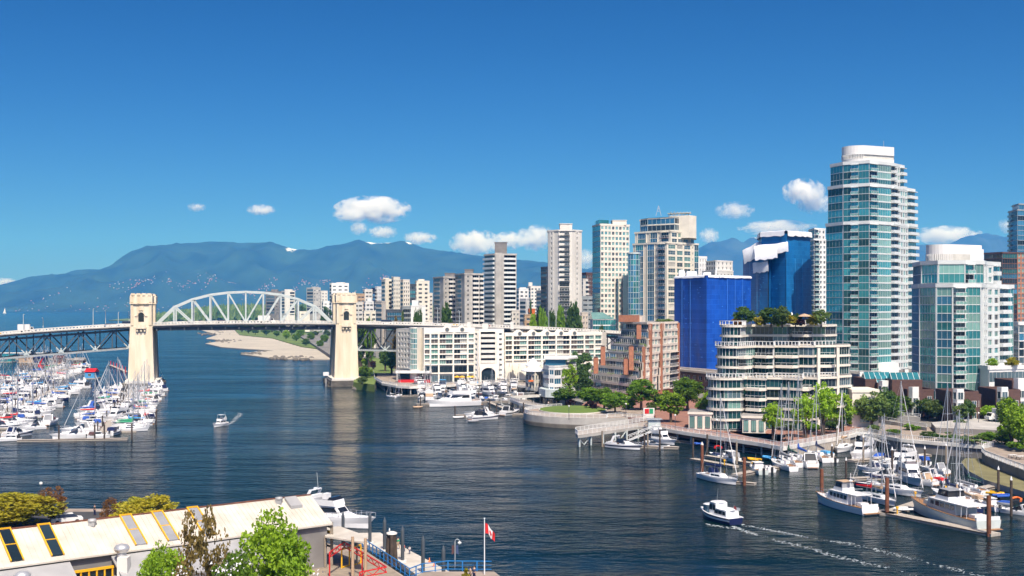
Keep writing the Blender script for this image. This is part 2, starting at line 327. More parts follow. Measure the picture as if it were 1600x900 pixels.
parkp = Pl([(366, 514.5), (374, 523), (425, 528), (470, 541), (520, 548), (560, 555), (640, 560), (640, 508), (420, 508), (366, 511)], 1.2)
poly_land('park', parkp[::-1], 1.3, M['park'], 'green waterfront park behind the beach', 'park', 3)
parkp = Pl([(552, 600), (558, 578), (575, 560), (620, 548), (620, 575), (612, 586), (590, 586), (585, 604)], 2.2)
parkp = parkp if sum((b[0]-a[0])*(b[1]+a[1]) for a, b in zip(parkp, parkp[1:]+parkp[:1])) < 0 else parkp[::-1]
poly_land('park', parkp, 3.0, M['park'], 'shrub planted grassy bank beside the stone bridge pier', 'park', 5)
rk = MB(); rr = random.Random(3)
for i in range(120):
    t = rr.random(); px = 553+t*32+rr.uniform(-2, 2); py = 606.5-2*t+rr.uniform(-4, 1.2); x, y = P(px, py, .3); s = rr.uniform(.6, 1.6)
    rk.lathe([(s*.9, -.6), (s, .1), (s*.6, s*.6), (.01, s*.8)], 6, 0, (x, y, 0), False)
props(rk.build('shore_rocks', M['rock']), 'heaped dark rocks on the shore beside the stone pier', 'rocks', kind='stuff')
rk = MB()
for i in range(160):
    px, py = rr.choice(((440, 559), (395, 552), (350, 533), (330, 521), (345, 516), (470, 560))); x, y = P(px+rr.gauss(0, 9), py+rr.gauss(0, 1.2), .5); s = rr.uniform(.8, 2.2)
    rk.lathe([(s, -.6), (s, .2), (s*.6, s*.5), (.01, s*.6)], 6, 0, (x, y, .4), False)
props(rk.build('beach_rocks', M['rock']), 'dark rocks scattered along the waterline of the beach', 'rocks', kind='stuff')
# forest peninsula beyond the beach
fl = [(-300, 2100), (-560, 2350), (-1050, 3000), (-1150, 3500), (3000, 4200), (3000, 3600), (-250, 2000)]
poly_land('land', fl[::-1] if sum((b[0]-a[0])*(b[1]+a[1]) for a, b in zip(fl, fl[1:]+fl[:1])) > 0 else fl, 2.0, M['park'], 'dark forest peninsula across the bay', 'ground', 3)
# ---------------- haze ----------------
hz = MB(); hz.box(-15000, -500, -13.2, 15000, 15100, 930)
hm = bpy.data.materials.new('haze_air'); hm.use_nodes = True; t = hm.node_tree; t.nodes.remove(t.nodes['Principled BSDF'])
pv = t.nodes.new('ShaderNodeVolumePrincipled'); pv.inputs['Color'].default_value = (.055, .355, 1.0, 1); pv.inputs['Density'].default_value = 7.2e-5; pv.inputs['Anisotropy'].default_value = 0.0; pv.inputs['Absorption Color'].default_value = (.72, 1, 1, 1)
t.links.new(pv.outputs[0], t.nodes['Material Output'].inputs['Volume'])
hzo = props(hz.build('haze', hm), 'thin blue air haze over the bay', 'haze', kind='stuff'); hm.cycles.homogeneous_volume = True
# ---------------- building kit ----------------
# mats slots of every window mesh: 0 glass, 1 frame
def panel_mb(w, h, nv, nh, fr=.07, dep=.10):          # window: pane and frame; local x along the wall, outward is -y, origin at lower left
    b = MB(); b.quad((0, -.03, 0), (w, -.03, 0), (w, -.03, h), (0, -.03, h), 0)
    for i in range(nv+1):
        x = w*i/nv; x0 = min(max(x-fr/2, 0), w-fr); b.box(x0, -dep, 0, x0+fr, 0, h, 1)
    for j in range(nh+1):
        z = h*j/nh; z0 = min(max(z-fr/2, 0), h-fr); b.box(0, -dep*.9, z0, w, 0, z0+fr, 1)
    return b
def balcony_mb(w, d, kind='glass', slab=.22, hgt=1.05):   # slots: 0 slab, 1 rail, 2 infill
    b = MB(); b.box(0, -d, -slab, w, .02, 0, 0)
    if kind == 'solid':
        b.box(0, -d, 0, w, -d+.15, hgt, 0); b.box(0, -d+.15, 0, .15, 0, hgt, 0); b.box(w-.15, -d+.15, 0, w, 0, hgt, 0)
    else:
        for (a, c) in (((0, -d+.05), (w, -d+.05)), ((.05, -d), (.05, 0)), ((w-.05, -d), (w-.05, 0))):
            b.bar((a[0], a[1], hgt), (c[0], c[1], hgt), .09, .09, 1); b.bar((a[0], a[1], .12), (c[0], c[1], .12), .06, .06, 1)
        n = max(2, int(w/1.3))
        for i in range(n+1): x = .05+(w-.1)*i/n; b.bar((x, -d+.05, 0), (x, -d+.05, hgt), .07, .07, 1)
        if kind == 'glass': b.quad((0, -d+.05, .12), (w, -d+.05, .12), (w, -d+.05, hgt), (0, -d+.05, hgt), 2)
    return b
class Bld:
    def __init__(s, name, label, cat, loc, group=None, wall='white', rz=0.0):
        s.o = thing(name, label, cat, (loc[0], loc[1], 0), rz, group); s.loc = loc; s.wall = MB(); s.wm = [M[w] for w in (wall if isinstance(wall, (list, tuple)) else [wall])]
        s.pl = {}; s.rnd = random.Random(name+label); s.cache = {}
    def edge(s, p0, p1, z0, n, fh, items, wm=0, depth=.3, band=None, band_h=.5):
        """facade strip from p0 to p1 (outward on the right hand side): items = [(fraction, code, params)]"""
        d = Vector((p1[0]-p0[0], p1[1]-p0[1])); Lg = d.length; d.normalize(); th = atan2(d.y, d.x); t = 0.0
        tot = sum(i[0] for i in items)
        for fr_, code, pr in items:
            w = Lg*fr_/tot; x0 = t; t += w; A = lambda x, y=0: (p0[0]+d.x*x+d.y*y, p0[1]+d.y*x-d.x*y)      # y outward
            wb = lambda xa, xb, za, zb, o0, o1, m: s.wall.box(xa, -o1, za, xb, -o0, zb, m, th, (p0[0], p0[1], 0))
            if code == 'X': continue
            if code == 'W':
                nb = max(1, round(w/pr.get('bw', 3.2))); bw = w/nb; ww = min(pr.get('ww', 1.8), bw-.3); wh = pr.get('wh', 1.6); si = pr.get('sill', .9); m_ = pr.get('m', wm)
                for i in range(nb+1):
                    xa = x0+i*bw-(bw-ww)/2 if i else x0; xb = x0+i*bw+(bw-ww)/2 if i < nb else x0+w
                    wb(xa, xb, z0, z0+n*fh, 0, depth, m_)
                for i in range(nb):
                    for k in range(n+1):
                        za = z0 if k == 0 else z0+(k-1)*fh+si+wh; zb = z0+k*fh+si if k < n else z0+n*fh
                        wb(x0+i*bw+(bw-ww)/2, x0+i*bw+(bw+ww)/2, za, zb, 0, depth-.02, m_)
                    for k in range(n):
                        gl = s.rnd.choice(pr.get('gl', ('gd', 'gd', 'gm', 'curt')))
                        s.put('window', ('W', round(ww, 2), wh, pr.get('nv', 2), pr.get('nh', 1), gl, pr.get('fr', 'white')), A(x0+i*bw+(bw-ww)/2), z0+k*fh+si, th, ww*wh)
            elif code == 'G':
                nv = max(1, round(w/pr.get('mu', 1.4))); sp = pr.get('sp', .25); m_ = pr.get('m', wm)
                for k in range(n+1):
                    if sp: wb(x0, x0+w, z0+k*fh-(sp if k else 0)*.5, min(z0+n*fh, z0+k*fh+sp*.5), 0, pr.get('so', .22), m_)
                for k in range(n):
                    gl = s.rnd.choice(pr.get('gl', ('gt',))); h = fh-sp-.02
                    s.put('window_band', ('W', round(w-.04, 2), round(h, 2), nv, pr.get('nh', 1), gl, pr.get('fr', 'rail'), pr.get('fw', .05)), A(x0+.02), z0+k*fh+sp*.5+.01, th, w*h)
                if pr.get('ends'):
                    for xe in (x0, x0+w-.25): wb(xe, xe+.25, z0, z0+n*fh, 0, .3, m_)
            elif code == 'B':
                d_ = pr.get('d', 1.5); m_ = pr.get('m', wm); nv = max(1, round(w/1.6)); bs = pr.get('inset', .1)
                for k in range(n):
                    gl = s.rnd.choice(pr.get('gl', ('gd', 'gd', 'gm')))
                    s.put('window', ('W', round(w-.1, 2), round(fh-.3, 2), nv, 1, gl, pr.get('fr', 'alu')), A(x0+.05), z0+k*fh, th, w*fh*.5)
                    if k or pr.get('first', True): s.put('balcony', ('B', round(w-2*bs, 2), d_, pr.get('rail', 'glass'), pr.get('bm', 'white'), pr.get('ig', 'gl')), A(x0+bs), z0+k*fh, th, w*fh)
                wb(x0, x0+w, z0+n*fh-.25, z0+n*fh, 0, d_*.9, m_)
    def mbof(s, key):
        if key not in s.cache:
            if key[0] == 'W': mb = panel_mb(key[1], key[2], key[3], key[4], key[7] if len(key) > 7 else .07); ms = [M[key[5]], M[key[6]]]
            else: mb = balcony_mb(key[1], key[2], key[3]); ms = [M[key[4]], M['rail'], M[key[5]]]
            s.cache[key] = [mb, ms, None]
        return s.cache[key]
    def put(s, part, key, xy, z, th, size):
        s.pl.setdefault(part, []).append((key, (xy[0], xy[1], z), th, size))
    def prism(s, poly, z0, z1, m=0, top=None): s.wall.prism(poly, z0, z1, m, top)
    def cap(s, poly, z, h, out=.15, m=0):               # parapet band running round a roof
        n = len(poly)
        for a, b in zip(poly, poly[1:]+poly[:1]):
            d = Vector((b[0]-a[0], b[1]-a[1])); L_ = d.length
            if L_ < .2: continue
            s.wall.box(-out*.4, -out, z, L_+out*.4, .25, z+h, m, atan2(d.y, d.x), (a[0], a[1], 0))
    def part(s, name, mb, mats, parent=None): return mb.build(name, mats, parent or s.o)
    def done(s, limit=98, wall='wall'):
        if s.wall.v: s.part(wall, s.wall, s.wm)
        for part, L_ in s.pl.items():
            fx = sorted(L_, key=lambda q: -q[3]/(hypot(q[1][0]+s.loc[0], q[1][1]+s.loc[1])**2))
            for key, loc, th, _ in fx[:limit]:
                c = s.mbof(key)
                if c[2] is None: c[2] = c[0].mesh(part, c[1])
                inst(part, c[2], s.o, loc, th)
            if len(fx) > limit:
                mb = MB(); mats = []
                for key, loc, th, _ in fx[limit:]:
                    c = s.mbof(key); idx = []
                    for m in c[1]:
                        if m not in mats: mats.append(m)
                        idx.append(mats.index(m))
                    t = MB(); t.v = c[0].v; t.f = c[0].f; t.m = [idx[i] for i in c[0].m]; t.sm = c[0].sm
                    mb.merge(t, Matrix.Translation(loc) @ Matrix.Rotation(th, 4, 'Z'))
                props(s.part({'window': 'small_windows', 'window_band': 'window_bands', 'balcony': 'balconies'}.get(part, part), mb, mats), kind='stuff')
        return s.o
def rel(pts, o): return [(p[0]-o[0], p[1]-o[1]) for p in pts]
def facing(a, b, o):
    nx, ny = b[1]-a[1], -(b[0]-a[0]); return nx*(-o[0]-(a[0]+b[0])/2)+ny*(-o[1]-(a[1]+b[1])/2) > 0
def tower(name, label, cat, pts, tiers, styles, wall, group=None, roof='roofd', cap=1.0, extra=None, band=None, capm=0):
    """pts: world footprint, counter-clockwise, front edges first. tiers: [(z0, n, fh, footprint or None)]"""
    o = pts[0]; B = Bld(name, label, cat, o, group, list(wall if isinstance(wall, (list, tuple)) else [wall])+[roof])
    for (z0, n, fh, fp) in tiers:
        q = rel(fp or pts, o); N = len(q)
        B.prism(q, z0-.3, z0+n*fh+.02, 0, len(B.wm)-1)
        for i in range(N):
            a, b = q[i], q[(i+1) % N]
            if i < len(styles) and styles[i] and facing(a, b, o): B.edge(a, b, z0, n, fh, styles[i])
        B.cap(q, z0+n*fh+.03, cap, .36, capm)
    if extra: extra(B, o)
    return B.done()
def blockpts(pxl, pxc, pxr, Yl, Yc, Yr):               # left, corner and right pixel columns with their depths -> 4 point footprint
    a = (X(pxl, Yl), Yl); b = (X(pxc, Yc), Yc); c = (X(pxr, Yr), Yr); return [a, b, c, (a[0]+c[0]-b[0], a[1]+c[1]-b[1])]
# ---------------- tall glass tower and its neighbour ----------------
G_ = lambda part=1, **k: (part, 'G', dict(dict(gl=('gt', 'gt', 'gt', 'gk', 'gk'), mu=1.5, sp=.14, so=.13, fr='rail'), **k))
B_ = lambda fr=1, **k: (fr, 'B', dict(dict(d=1.5, rail='glass', bm='tw'), **k))
W_ = lambda fr=1, **k: (fr, 'W', dict(dict(bw=3.0, ww=1.8, wh=1.6), **k))
def tt(Yl, Yc, Yr, pl, pr, ins=0):
    L0 = (X(pl, Yl), Yl)
    return [L0, (X(1318, 476+ins), 476+ins), (X(1358, 470+ins), 470+ins), (X(1392, 478+ins), 478+ins), (X(pr, Yr), Yr), (X(pr, Yr)+2, Yr+16), (X(1330, 520), 520)]
T1 = tt(487, 470, 497, 1291, 1431); T2 = tt(487, 471, 497, 1294, 1429, 2); T3 = tt(488, 473, 492, 1298, 1412, 4)
stl = [[G_(.95, mu=2.2, fr='steel'), (.05, 'X', {})], [G_(.30, fr='steel'), B_(.30, d=1.2, gl=('gt', 'gk')), G_(.40, fr='steel')], [B_(.35, d=1.1, gl=('gd', 'gm', 'gt')), G_(.65, gl=('gt', 'gl', 'gl'), mu=1.1, sp=.5)],
       [B_(.26, d=1.6, rail='solid'), W_(.40, bw=2.6, ww=1.9, wh=2.0, sill=.5, gl=('gl', 'gm', 'gt', 'gd')), B_(.34, d=1.6, rail='solid', gl=('gt', 'gl'))], [G_(gl=('gt', 'gl'))]]
def crown(B, o):
    q = []
    for i in range(13): a = pi*(.62+.76*i/12); q.append((X(1340, 486)-o[0]+9.5*cos(a)*.85, 486-o[1]-4+9.5*sin(a)))
    a = (X(1317.5, 487)-o[0], 487-o[1]); pts = [(X(1340, 486)+6.2*cos(pi*(.95+.62*j/9)), 487+6.2*sin(pi*(.95+.62*j/9))) for j in range(10)]+[(X(1397, 487), 487), (X(1397, 503), 503), (X(1330, 503), 503)]
    c = MB(); c.prism(rel(pts, o), 95, 97.2, 0); c.prism(rel([(p[0]*1.0, p[1]+.5) for p in pts], o), 97.2, 99, 1)
    for i in range(9):
        p, q_ = rel(pts, o)[i], rel(pts, o)[i+1]
        for k in range(2): t = k/2; c.box(p[0]+(q_[0]-p[0])*t-.1, p[1]+(q_[1]-p[1])*t-.15, 97.0, p[0]+(q_[0]-p[0])*t+.1, p[1]+(q_[1]-p[1])*t+.05, 99.0)
    pr = MB(); pr.prism(rel(pts, o), 98.9, 102.6, 0); B.part('crown', pr, M['white'])
    pe = B.part('penthouse', c, [M['white'], M['curt']])
    lo = MB()                                           # white base storey with columns
    for (x, y) in rel([(X(1372, 474.5), 474.0), (X(1390, 478), 477.5), (X(1345, 471.5), 471), (X(1415, 489), 488.5)], o): lo.box(x-.8, y-.8, 3, x+.8, y+.8, 8.6); B.part('portico_column', lo, M['white']); lo = MB()
    lo.box(*(rel([(X(1364, 474), 473.2)], o)[0]), 8.0, *(rel([(X(1396, 480), 480)], o)[0]), 12.0)
    B.part('entrance_portico', lo, M['white'])
    ra = MB(); (x, y) = rel([(X(1388, 486), 492)], o)[0]; ra.tube((x, y, 102.4), (x, y, 106), .08); ra.box(x-3, y, 102.5, x-1, y+2, 103.6); B.part('roof_antenna', ra, M['alu'])
tower('glass_tower', 'tallest teal glass tower with white crown and stepped white balconies', 'tower', T1, [(9, 20, 3.0, T1), (69.6, 5, 3.0, T2), (85.2, 3, 3.0, T3)], stl, 'tw', extra=crown, cap=1.3)
# neighbour on the right
R1 = [(X(1425, 372), 372), (X(1437, 360), 360), (X(1463, 352), 352), (X(1489, 349), 349), (X(1532, 352), 352), (X(1541, 361), 361), (X(1583, 371), 371), (X(1583, 371)+1, 384), (X(1440, 390), 390)]
R2 = [(X(1427, 374), 374), (X(1440, 362), 362), (X(1466, 355), 355), (X(1508, 353), 353), (X(1537, 356), 356), (X(1541, 362.5), 362.5), (X(1562, 369), 369), (X(1562, 369)+1, 384), (X(1443, 388), 388)]
rst = [[G_(gl=('gt', 'gt', 'gm'))], [G_(gl=('gt', 'gt', 'gl'), ends=1)], [G_(1, gl=('gt', 'gb', 'gl'), mu=1.6, ends=1)], [B_(.42, d=1.3, gl=('gt', 'gd', 'gm')), G_(.58, gl=('gt', 'gl'), ends=1)], None,
       [W_(.46, bw=3.0, ww=2.2, wh=1.7, sill=.5, gl=('gt', 'gl', 'gl', 'gd')), B_(.34, d=1.5, rail='solid', gl=('gd', 'gm', 'gt')), G_(.2, gl=('gl', 'gt'))], [G_()]]
rst[4] = [(.4, 'X', {}), W_(.6, bw=3, ww=1.6, wh=1.6, gl=('gt', 'gd'))]
def crown2(B, o):
    pts = rel([(X(1471, 363)+4.7*cos(pi*(.95+.70*j/9)), 363+4.7*sin(pi*(.95+.70*j/9))) for j in range(10)]+[(X(1534, 365), 365), (X(1534, 376), 376), (X(1450, 376), 376)], o)
    a = MB(); a.prism(pts, 49.4, 51.6, 1); a.prism(pts, 51.6, 54.6, 0)
    for i in range(9):
        p, q_ = pts[i], pts[i+1]
        for k in range(2): t = k/2; a.box(p[0]+(q_[0]-p[0])*t-.1, p[1]+(q_[1]-p[1])*t-.12, 49.4, p[0]+(q_[0]-p[0])*t+.1, p[1]+(q_[1]-p[1])*t+.05, 51.6, 0)
    B.part('penthouse', a, [M['white'], M['curt']])
    c = MB(); c.box(X(1498, 364)-o[0], 362.5-o[1], 49.4, X(1534, 364)-o[0], 372-o[1], 53.2, 0); B.part('plant_room', c, M['white'])
tower('glass_tower', 'lower teal glass tower with round white penthouse beside the tallest tower', 'tower', R1, [(4.2, 14, 2.63, R1), (42.4, 2, 2.9, R2)], rst, 'tw', extra=crown2, cap=1.2)
# ---------------- wrapped buildings under repair ----------------
def wrapped(label, faces, zt, m, roofw, seams=8):
    o = faces[0]; B = Bld('wrapped_building', label, 'wrapped building', o)
    q = rel(faces, o); B.wall.prism(q, 2, zt-.6, 0)
    B.wm = [M['concd']]
    for a, b in zip(q, q[1:]+q[:1]):
        if not facing(a, b, o): continue
        # draped sheeting: a gently billowing skin hung in front of the wall with lap seams
        d = Vector((b[0]-a[0], b[1]-a[1])); L_ = d.length; d.normalize(); n = Vector((d.y, -d.x)); sk = MB(); nu, nv_ = max(4, int(L_/1.6)), 26; v = []
        for j in range(nv_+1):
            for i in range(nu+1):
                t = i/nu; z = 2+(zt-2)*j/nv_; e = min(1, 4*t, 4*(1-t))
                off = .45+e*(.28*abs(sin(t*L_/5.2*pi))+.22*noise.noise(Vector((a[0]+t*L_*.3, z*.12, L_))))+.10*((j % 2)*e)
                p = Vector(a)+d*(t*(L_+.9)-.45)+n*off; v.append((p.x, p.y, z))
        f = [(j*(nu+1)+i, j*(nu+1)+i+1, (j+1)*(nu+1)+i+1, (j+1)*(nu+1)+i) for j in range(nv_) for i in range(nu)]
        sk.add(v, f, 0, True)
        B.part('wrap_sheet', sk, M[m])
        st = MB()
        for i in range(1, int(L_/6)):
            t = i*6; p = Vector(a)+d*t+n*.95; st.bar((p.x, p.y, 3), (p.x, p.y, zt-.3), .10, .10)
        if st.v: B.part('batten', st, M[m+'s'])
        sh = MB(); rr = random.Random(L_)
        for i in range(int(L_*1.2)):                     # odd rectangular patches and taped tears
            t = rr.uniform(1, L_-2); z = rr.uniform(5, zt-4); w_ = rr.uniform(.4, 1.6); p = Vector(a)+d*t+n*1.0
            sh.box(0, -.02, 0, w_, .02, rr.uniform(.10, .30), 0, atan2(d.y, d.x), (p.x, p.y, z))
        B.part('tape_patches', sh, M[m+'s'])
    roofw(B, o, q)
    return B.done()
M['tarps'] = mat('blue_tape', (.06, .26, .80), .5, var=.1); M['tarp2s'] = mat('teal_blue_tape', (.05, .32, .70), .5, var=.1)
def white_skirt(B, pts, z, drop, m='tarpw', name='white_cover'):
    w = MB(); rr = random.Random(len(pts)+z)
    n = len(pts); top = [(p[0], p[1], z+rr.uniform(.0, .35)) for p in pts]; w.add(top, [tuple(range(n))], 0)
    for i in range(n):
        a, b = top[i], top[(i+1) % n]; k = max(3, int(hypot(b[0]-a[0], b[1]-a[1])/2)); d = Vector((b[0]-a[0], b[1]-a[1])).normalized(); nn = Vector((d.y, -d.x)); v = []
        for j in range(k+1):
            t = j/k; x = a[0]+(b[0]-a[0])*t; y = a[1]+(b[1]-a[1])*t; zz = a[2]+(b[2]-a[2])*t
            v += [(x, y, zz), (x+nn.x*.9, y+nn.y*.9, zz-.25), (x+nn.x*1.1, y+nn.y*1.1, zz-drop*rr.uniform(.88, 1.12))]
        w.add(v, [(3*j+c, 3*j+c+1, 3*j+c+4, 3*j+c+3) for j in range(k) for c in (0, 1)], 0)
    return B.part(name, w, M[m])
BA = [(X(1056, 472), 472), (X(1104, 452), 452), (X(1121, 455), 455), (X(1171, 474), 474), (X(1171, 474)+1, 500), (X(1060, 500), 500)]
def roofA(B, o, q):
    white_skirt(B, q, Z(430.5, 456), 1.0)
    u = MB(); x, y = X(1085, 476)-o[0], 476-o[1]; z = Z(431, 470)
    u.box(x-3, y, z, x+1, y+4, z+2); u.lathe([(1.3, 0), (1.3, 2), (.9, 2.6), (.02, 2.8)], 10, 0, (x-5, y+2, z)); u.box(x+4, y+1, z, x+7, y+4, z+1.6); u.tube((x+9, y, z), (x+9, y, z+3.5), .12)
    B.part('roof_plant', u, M['tarpw'])
wrapped('lower block wrapped in bright blue sheeting with a flat white cover', BA, Z(431, 456), 'tarp', roofA)
BB = [(X(1163, 540), 540), (X(1200, 522), 522), (X(1203, 527), 527), (X(1228, 516), 516), (X(1266, 530), 530), (X(1266, 530)+1, 556), (X(1168, 560), 560)]
def roofB(B, o, q):
    zt = Z(366, 522)
    # the tall core behind rises higher than the stepped shoulder
    core = rel([(X(1186, 545), 545), (X(1190, 528.5), 528.5), (X(1228, 516.6), 516.6), (X(1266, 530.6), 530.6), (X(1267, 531), 556), (X(1190, 556), 556)], o)
    k = MB(); k.prism(core, Z(405, 520), zt); B.part('upper_storeys', k, M['tarp2'])
    white_skirt(B, core, zt+1.2, 2.4)
    # sloped white covers stepping down on the shoulder
    def sheet(px0, py0, px1, py1, Y0, Y1, dep, name='white_cover'):
        a = (X(px0, Y0)-o[0], Y0-o[1], Z(py0, Y0)); b = (X(px1, Y1)-o[0], Y1-o[1], Z(py1, Y1)); w = MB(); n = 9; v = []
        for i in range(n+1):
            t = i/n; x = a[0]+(b[0]-a[0])*t; y = a[1]+(b[1]-a[1])*t; z = a[2]+(b[2]-a[2])*t+.15*sin(t*9)
            v += [(x+1, y+dep, z+3.2), (x, y, z+.6), (x-.1, y-1.2, z-1.2), (x-.1, y-1.5, z-3.6-.25*sin(i*2.1))]
        w.add(v, [(4*i+c, 4*i+c+1, 4*i+c+5, 4*i+c+4) for i in range(n) for c in range(3)], 0, True)
        w.add([v[0], v[1], v[2], v[3]], [(0, 1, 2, 3)], 0); B.part(name, w, M['tarpw'])
    sheet(1162, 401, 1186, 388, 538.5, 526.5, 8); sheet(1185, 388, 1231, 381, 527, 515, 9); sheet(1179, 395, 1214, 391, 525, 517, 5); sheet(1176, 415, 1200, 412, 531, 520.5, 4)
wrapped('taller block wrapped in dark blue sheeting with ragged white covers', BB, Z(404, 525), 'tarp2', roofB)
# ---------------- towers of the middle distance ----------------
def pent(pxa, pxb, Y, z, h, m, dep=6, name='penthouse'):
    def f(B, o): k = MB(); x0, x1 = X(pxa, Y)-o[0], X(pxb, Y)-o[0]; k.box(x0, Y-o[1], z, x1, Y-o[1]+dep, z+h); k.box(x0-.25, Y-o[1]-.25, z+h, x1+.25, Y-o[1]+dep+.25, z+h+.35); B.part(name, k, M[m])
    return f
def multi(*fs):
    def f(B, o):
        for q in fs: q(B, o)
    return f
E3 = lambda n: [[(1, 'X', {})]]*n
# concrete octagon with dark balcony stack
def oct_(pl, pr, Y, c=.28):
    x0, x1 = X(pl, Y), X(pr, Y); w = x1-x0; k = w*c; return [(x0, Y+k), (x0+k, Y), (x1-k, Y), (x1, Y+k), (x1, Y+w-k), (x0, Y+w-k)]
q = oct_(857, 910, 620, .30)
def octx(B, o):
    pent(875, 894, 624, Z(361, 620), 4, 'concl', 8)(B, o)
    x0, x1 = X(873, 619.6)-o[0], X(891, 619.6)-o[0]
    for k in range(23):
        z = 14+k*2.72
        if k == 12: continue
        B.put('balcony', ('B', round((x1-x0)/2-.1, 2), .9, 'solid' if k > 12 else 'bars', 'concl' if k > 12 else 'concd', 'gd'), (x0, q[0][1]-o[1]-6.0+.1), z, 0, 9)
        B.put('balcony', ('B', round((x1-x0)/2-.1, 2), .9, 'bars', 'concd', 'gd'), ((x0+x1)/2, q[0][1]-o[1]-6.0+.1), z, 0, 9)
tower('apartment_tower', 'tall pale concrete octagonal tower with a dark stack of balconies', 'tower', q, [(5, 26, (Z(361, 620)-5)/26, None)],
      [[(.15, 'X', {}), W_(.4, bw=2.6, ww=1.0, wh=1.5, gl=('gd',)), (.45, 'X', {})], [(.06, 'X', {}), (.72, 'G', dict(gl=('gd', 'gd', 'gm'), mu=1.6, sp=.35, fr='concd', m=0)), (.22, 'X', {})], [(.3, 'X', {}), W_(.35, bw=2.4, ww=.9, wh=1.4, gl=('gd', 'gm')), (.35, 'X', {})]], 'concl', extra=octx, cap=.8)
# striped white balcony tower
q = blockpts(757, 773, 807, 712, 700, 704); q2 = q
def strx(B, o):
    pent(773, 792, 703, Z(398, 700), 7.5, 'concd', 7)(B, o)
    k = MB(); k.box(X(774, 699)-o[0], 698.8-o[1], 5, X(784, 699)-o[0], 701-o[1], Z(395, 700)); k.box(X(786, 700)-o[0]-.6, 699.2-o[1], 5, X(786, 700)-o[0]+.6, 701-o[1], Z(396, 700)); B.part('stair_shaft', k, M['conc'])
tower('apartment_tower', 'grey tower ringed by white balcony stripes with a central concrete shaft', 'tower', q, [(5, 22, (Z(398, 700)-5)/22, None)],
      [[B_(1, d=1.3, rail='solid', gl=('gd',))], [(.34, 'X', {}), B_(.62, d=1.3, rail='solid', gl=('gd',)), (.04, 'X', {})]], ['conc'], extra=strx, cap=.8)
# pair of grey slab towers
for (pl, pc, pr, Y, top, lab, pa, pb, ph) in ((677, 693, 712, 690, 434, 'darker of two grey concrete slab towers, the shorter one behind the big conifer', 695, 710, 427),
                                              (711, 726, 755, 668, 429, 'grey concrete slab tower with a blocky rooftop box, right of its darker twin', 726, 739, 421)):
    q = blockpts(pl, pc, pr, Y+16, Y, Y+6); n = 18
    tower('apartment_tower', lab, 'tower', q, [(5, n, (Z(top, Y)-5)/n, None)],
          [[(.1, 'X', {}), (.55, 'G', dict(gl=('gd', 'gm'), mu=1.5, sp=.9, fr='concd')), (.35, 'X', {})],
           [(.06, 'X', {}), W_(.22, bw=2.2, ww=1.1, wh=1.3, gl=('gd',)), (.12, 'X', {}), B_(.32, d=1.2, rail='solid', bm='concl', gl=('gd',)), (.05, 'X', {}), B_(.2, d=1.2, rail='solid', bm='concl', gl=('gd',))]], ['conc'], extra=pent(pa, pb, Y+6, Z(top, Y), Z(ph, Y)-Z(top, Y), 'concd', 8), cap=.8)
# green and tan gridded tower
q = blockpts(926, 938, 983, 655, 640, 648)
def gtx(B, o):
    pent(957, 979, 646, Z(350.5, 640), 2.5, 'beige', 9)(B, o)
    k = MB(); k.prism(rel([(X(931, 653), 653), (X(936, 645), 645), (X(951, 648), 648), (X(951, 648), 662), (X(931, 653), 662)], o), 20, Z(344, 648)); B.part('glass_spine', k, M['gt'])
    k = MB(); k.box(X(964, 639)-o[0], 636-o[1]+6, 5, X(967, 640)-o[0], 643-o[1], Z(436, 640)); k.box(X(974, 639)-o[0], 641-o[1], 5, X(982, 640)-o[0], 647-o[1], Z(430, 640)); B.part('bay_column', k, M['gm'])
tower('apartment_tower', 'tan gridded tower with a teal glass side wall and green rooftop fin', 'tower', q, [(5, 26, (Z(352, 640)-5)/26, None)],
      [[(1, 'G', dict(gl=('gt', 'gt', 'gb'), mu=2, sp=.2, fr='steeld'))], [W_(1, bw=2.35, ww=1.55, wh=1.75, sill=.7, gl=('gl', 'gt', 'gl', 'gd'))]], ['beige'], extra=gtx, cap=.9)
# cream and glass tower
q = blockpts(989, 1042, 1091, 574, 556, 572); qB = blockpts(992, 1048, 1084, 577, 560, 572); qC = blockpts(1000, 1056, 1078, 580, 565, 572)
sC = [[(.08, 'X', {}), G_(.25, gl=('gm', 'gb', 'gt'), ends=1), (.1, 'X', {}), G_(.22, gl=('gm', 'gb'), ends=1), (.1, 'X', {}), B_(.2, d=1.2, gl=('gd', 'gm'), bm='maroon', rail='bars'), (.05, 'X', {})],
      [(.04, 'X', {}), (.22, 'G', dict(gl=('gl', 'gm', 'curt'), mu=2, sp=.9, nh=2, fr='cream')), (.05, 'X', {}), (.18, 'G', dict(gl=('gl', 'gm', 'curt'), mu=2, sp=.9, nh=2, fr='cream')), (.05, 'X', {}), (.2, 'G', dict(gl=('gl', 'gm'), mu=2, sp=.9, nh=2, fr='cream')), (.04, 'X', {}), W_(.06, bw=2, ww=.9, wh=1.1), (.03, 'X', {}), G_(.13, gl=('gm', 'gt'))]]
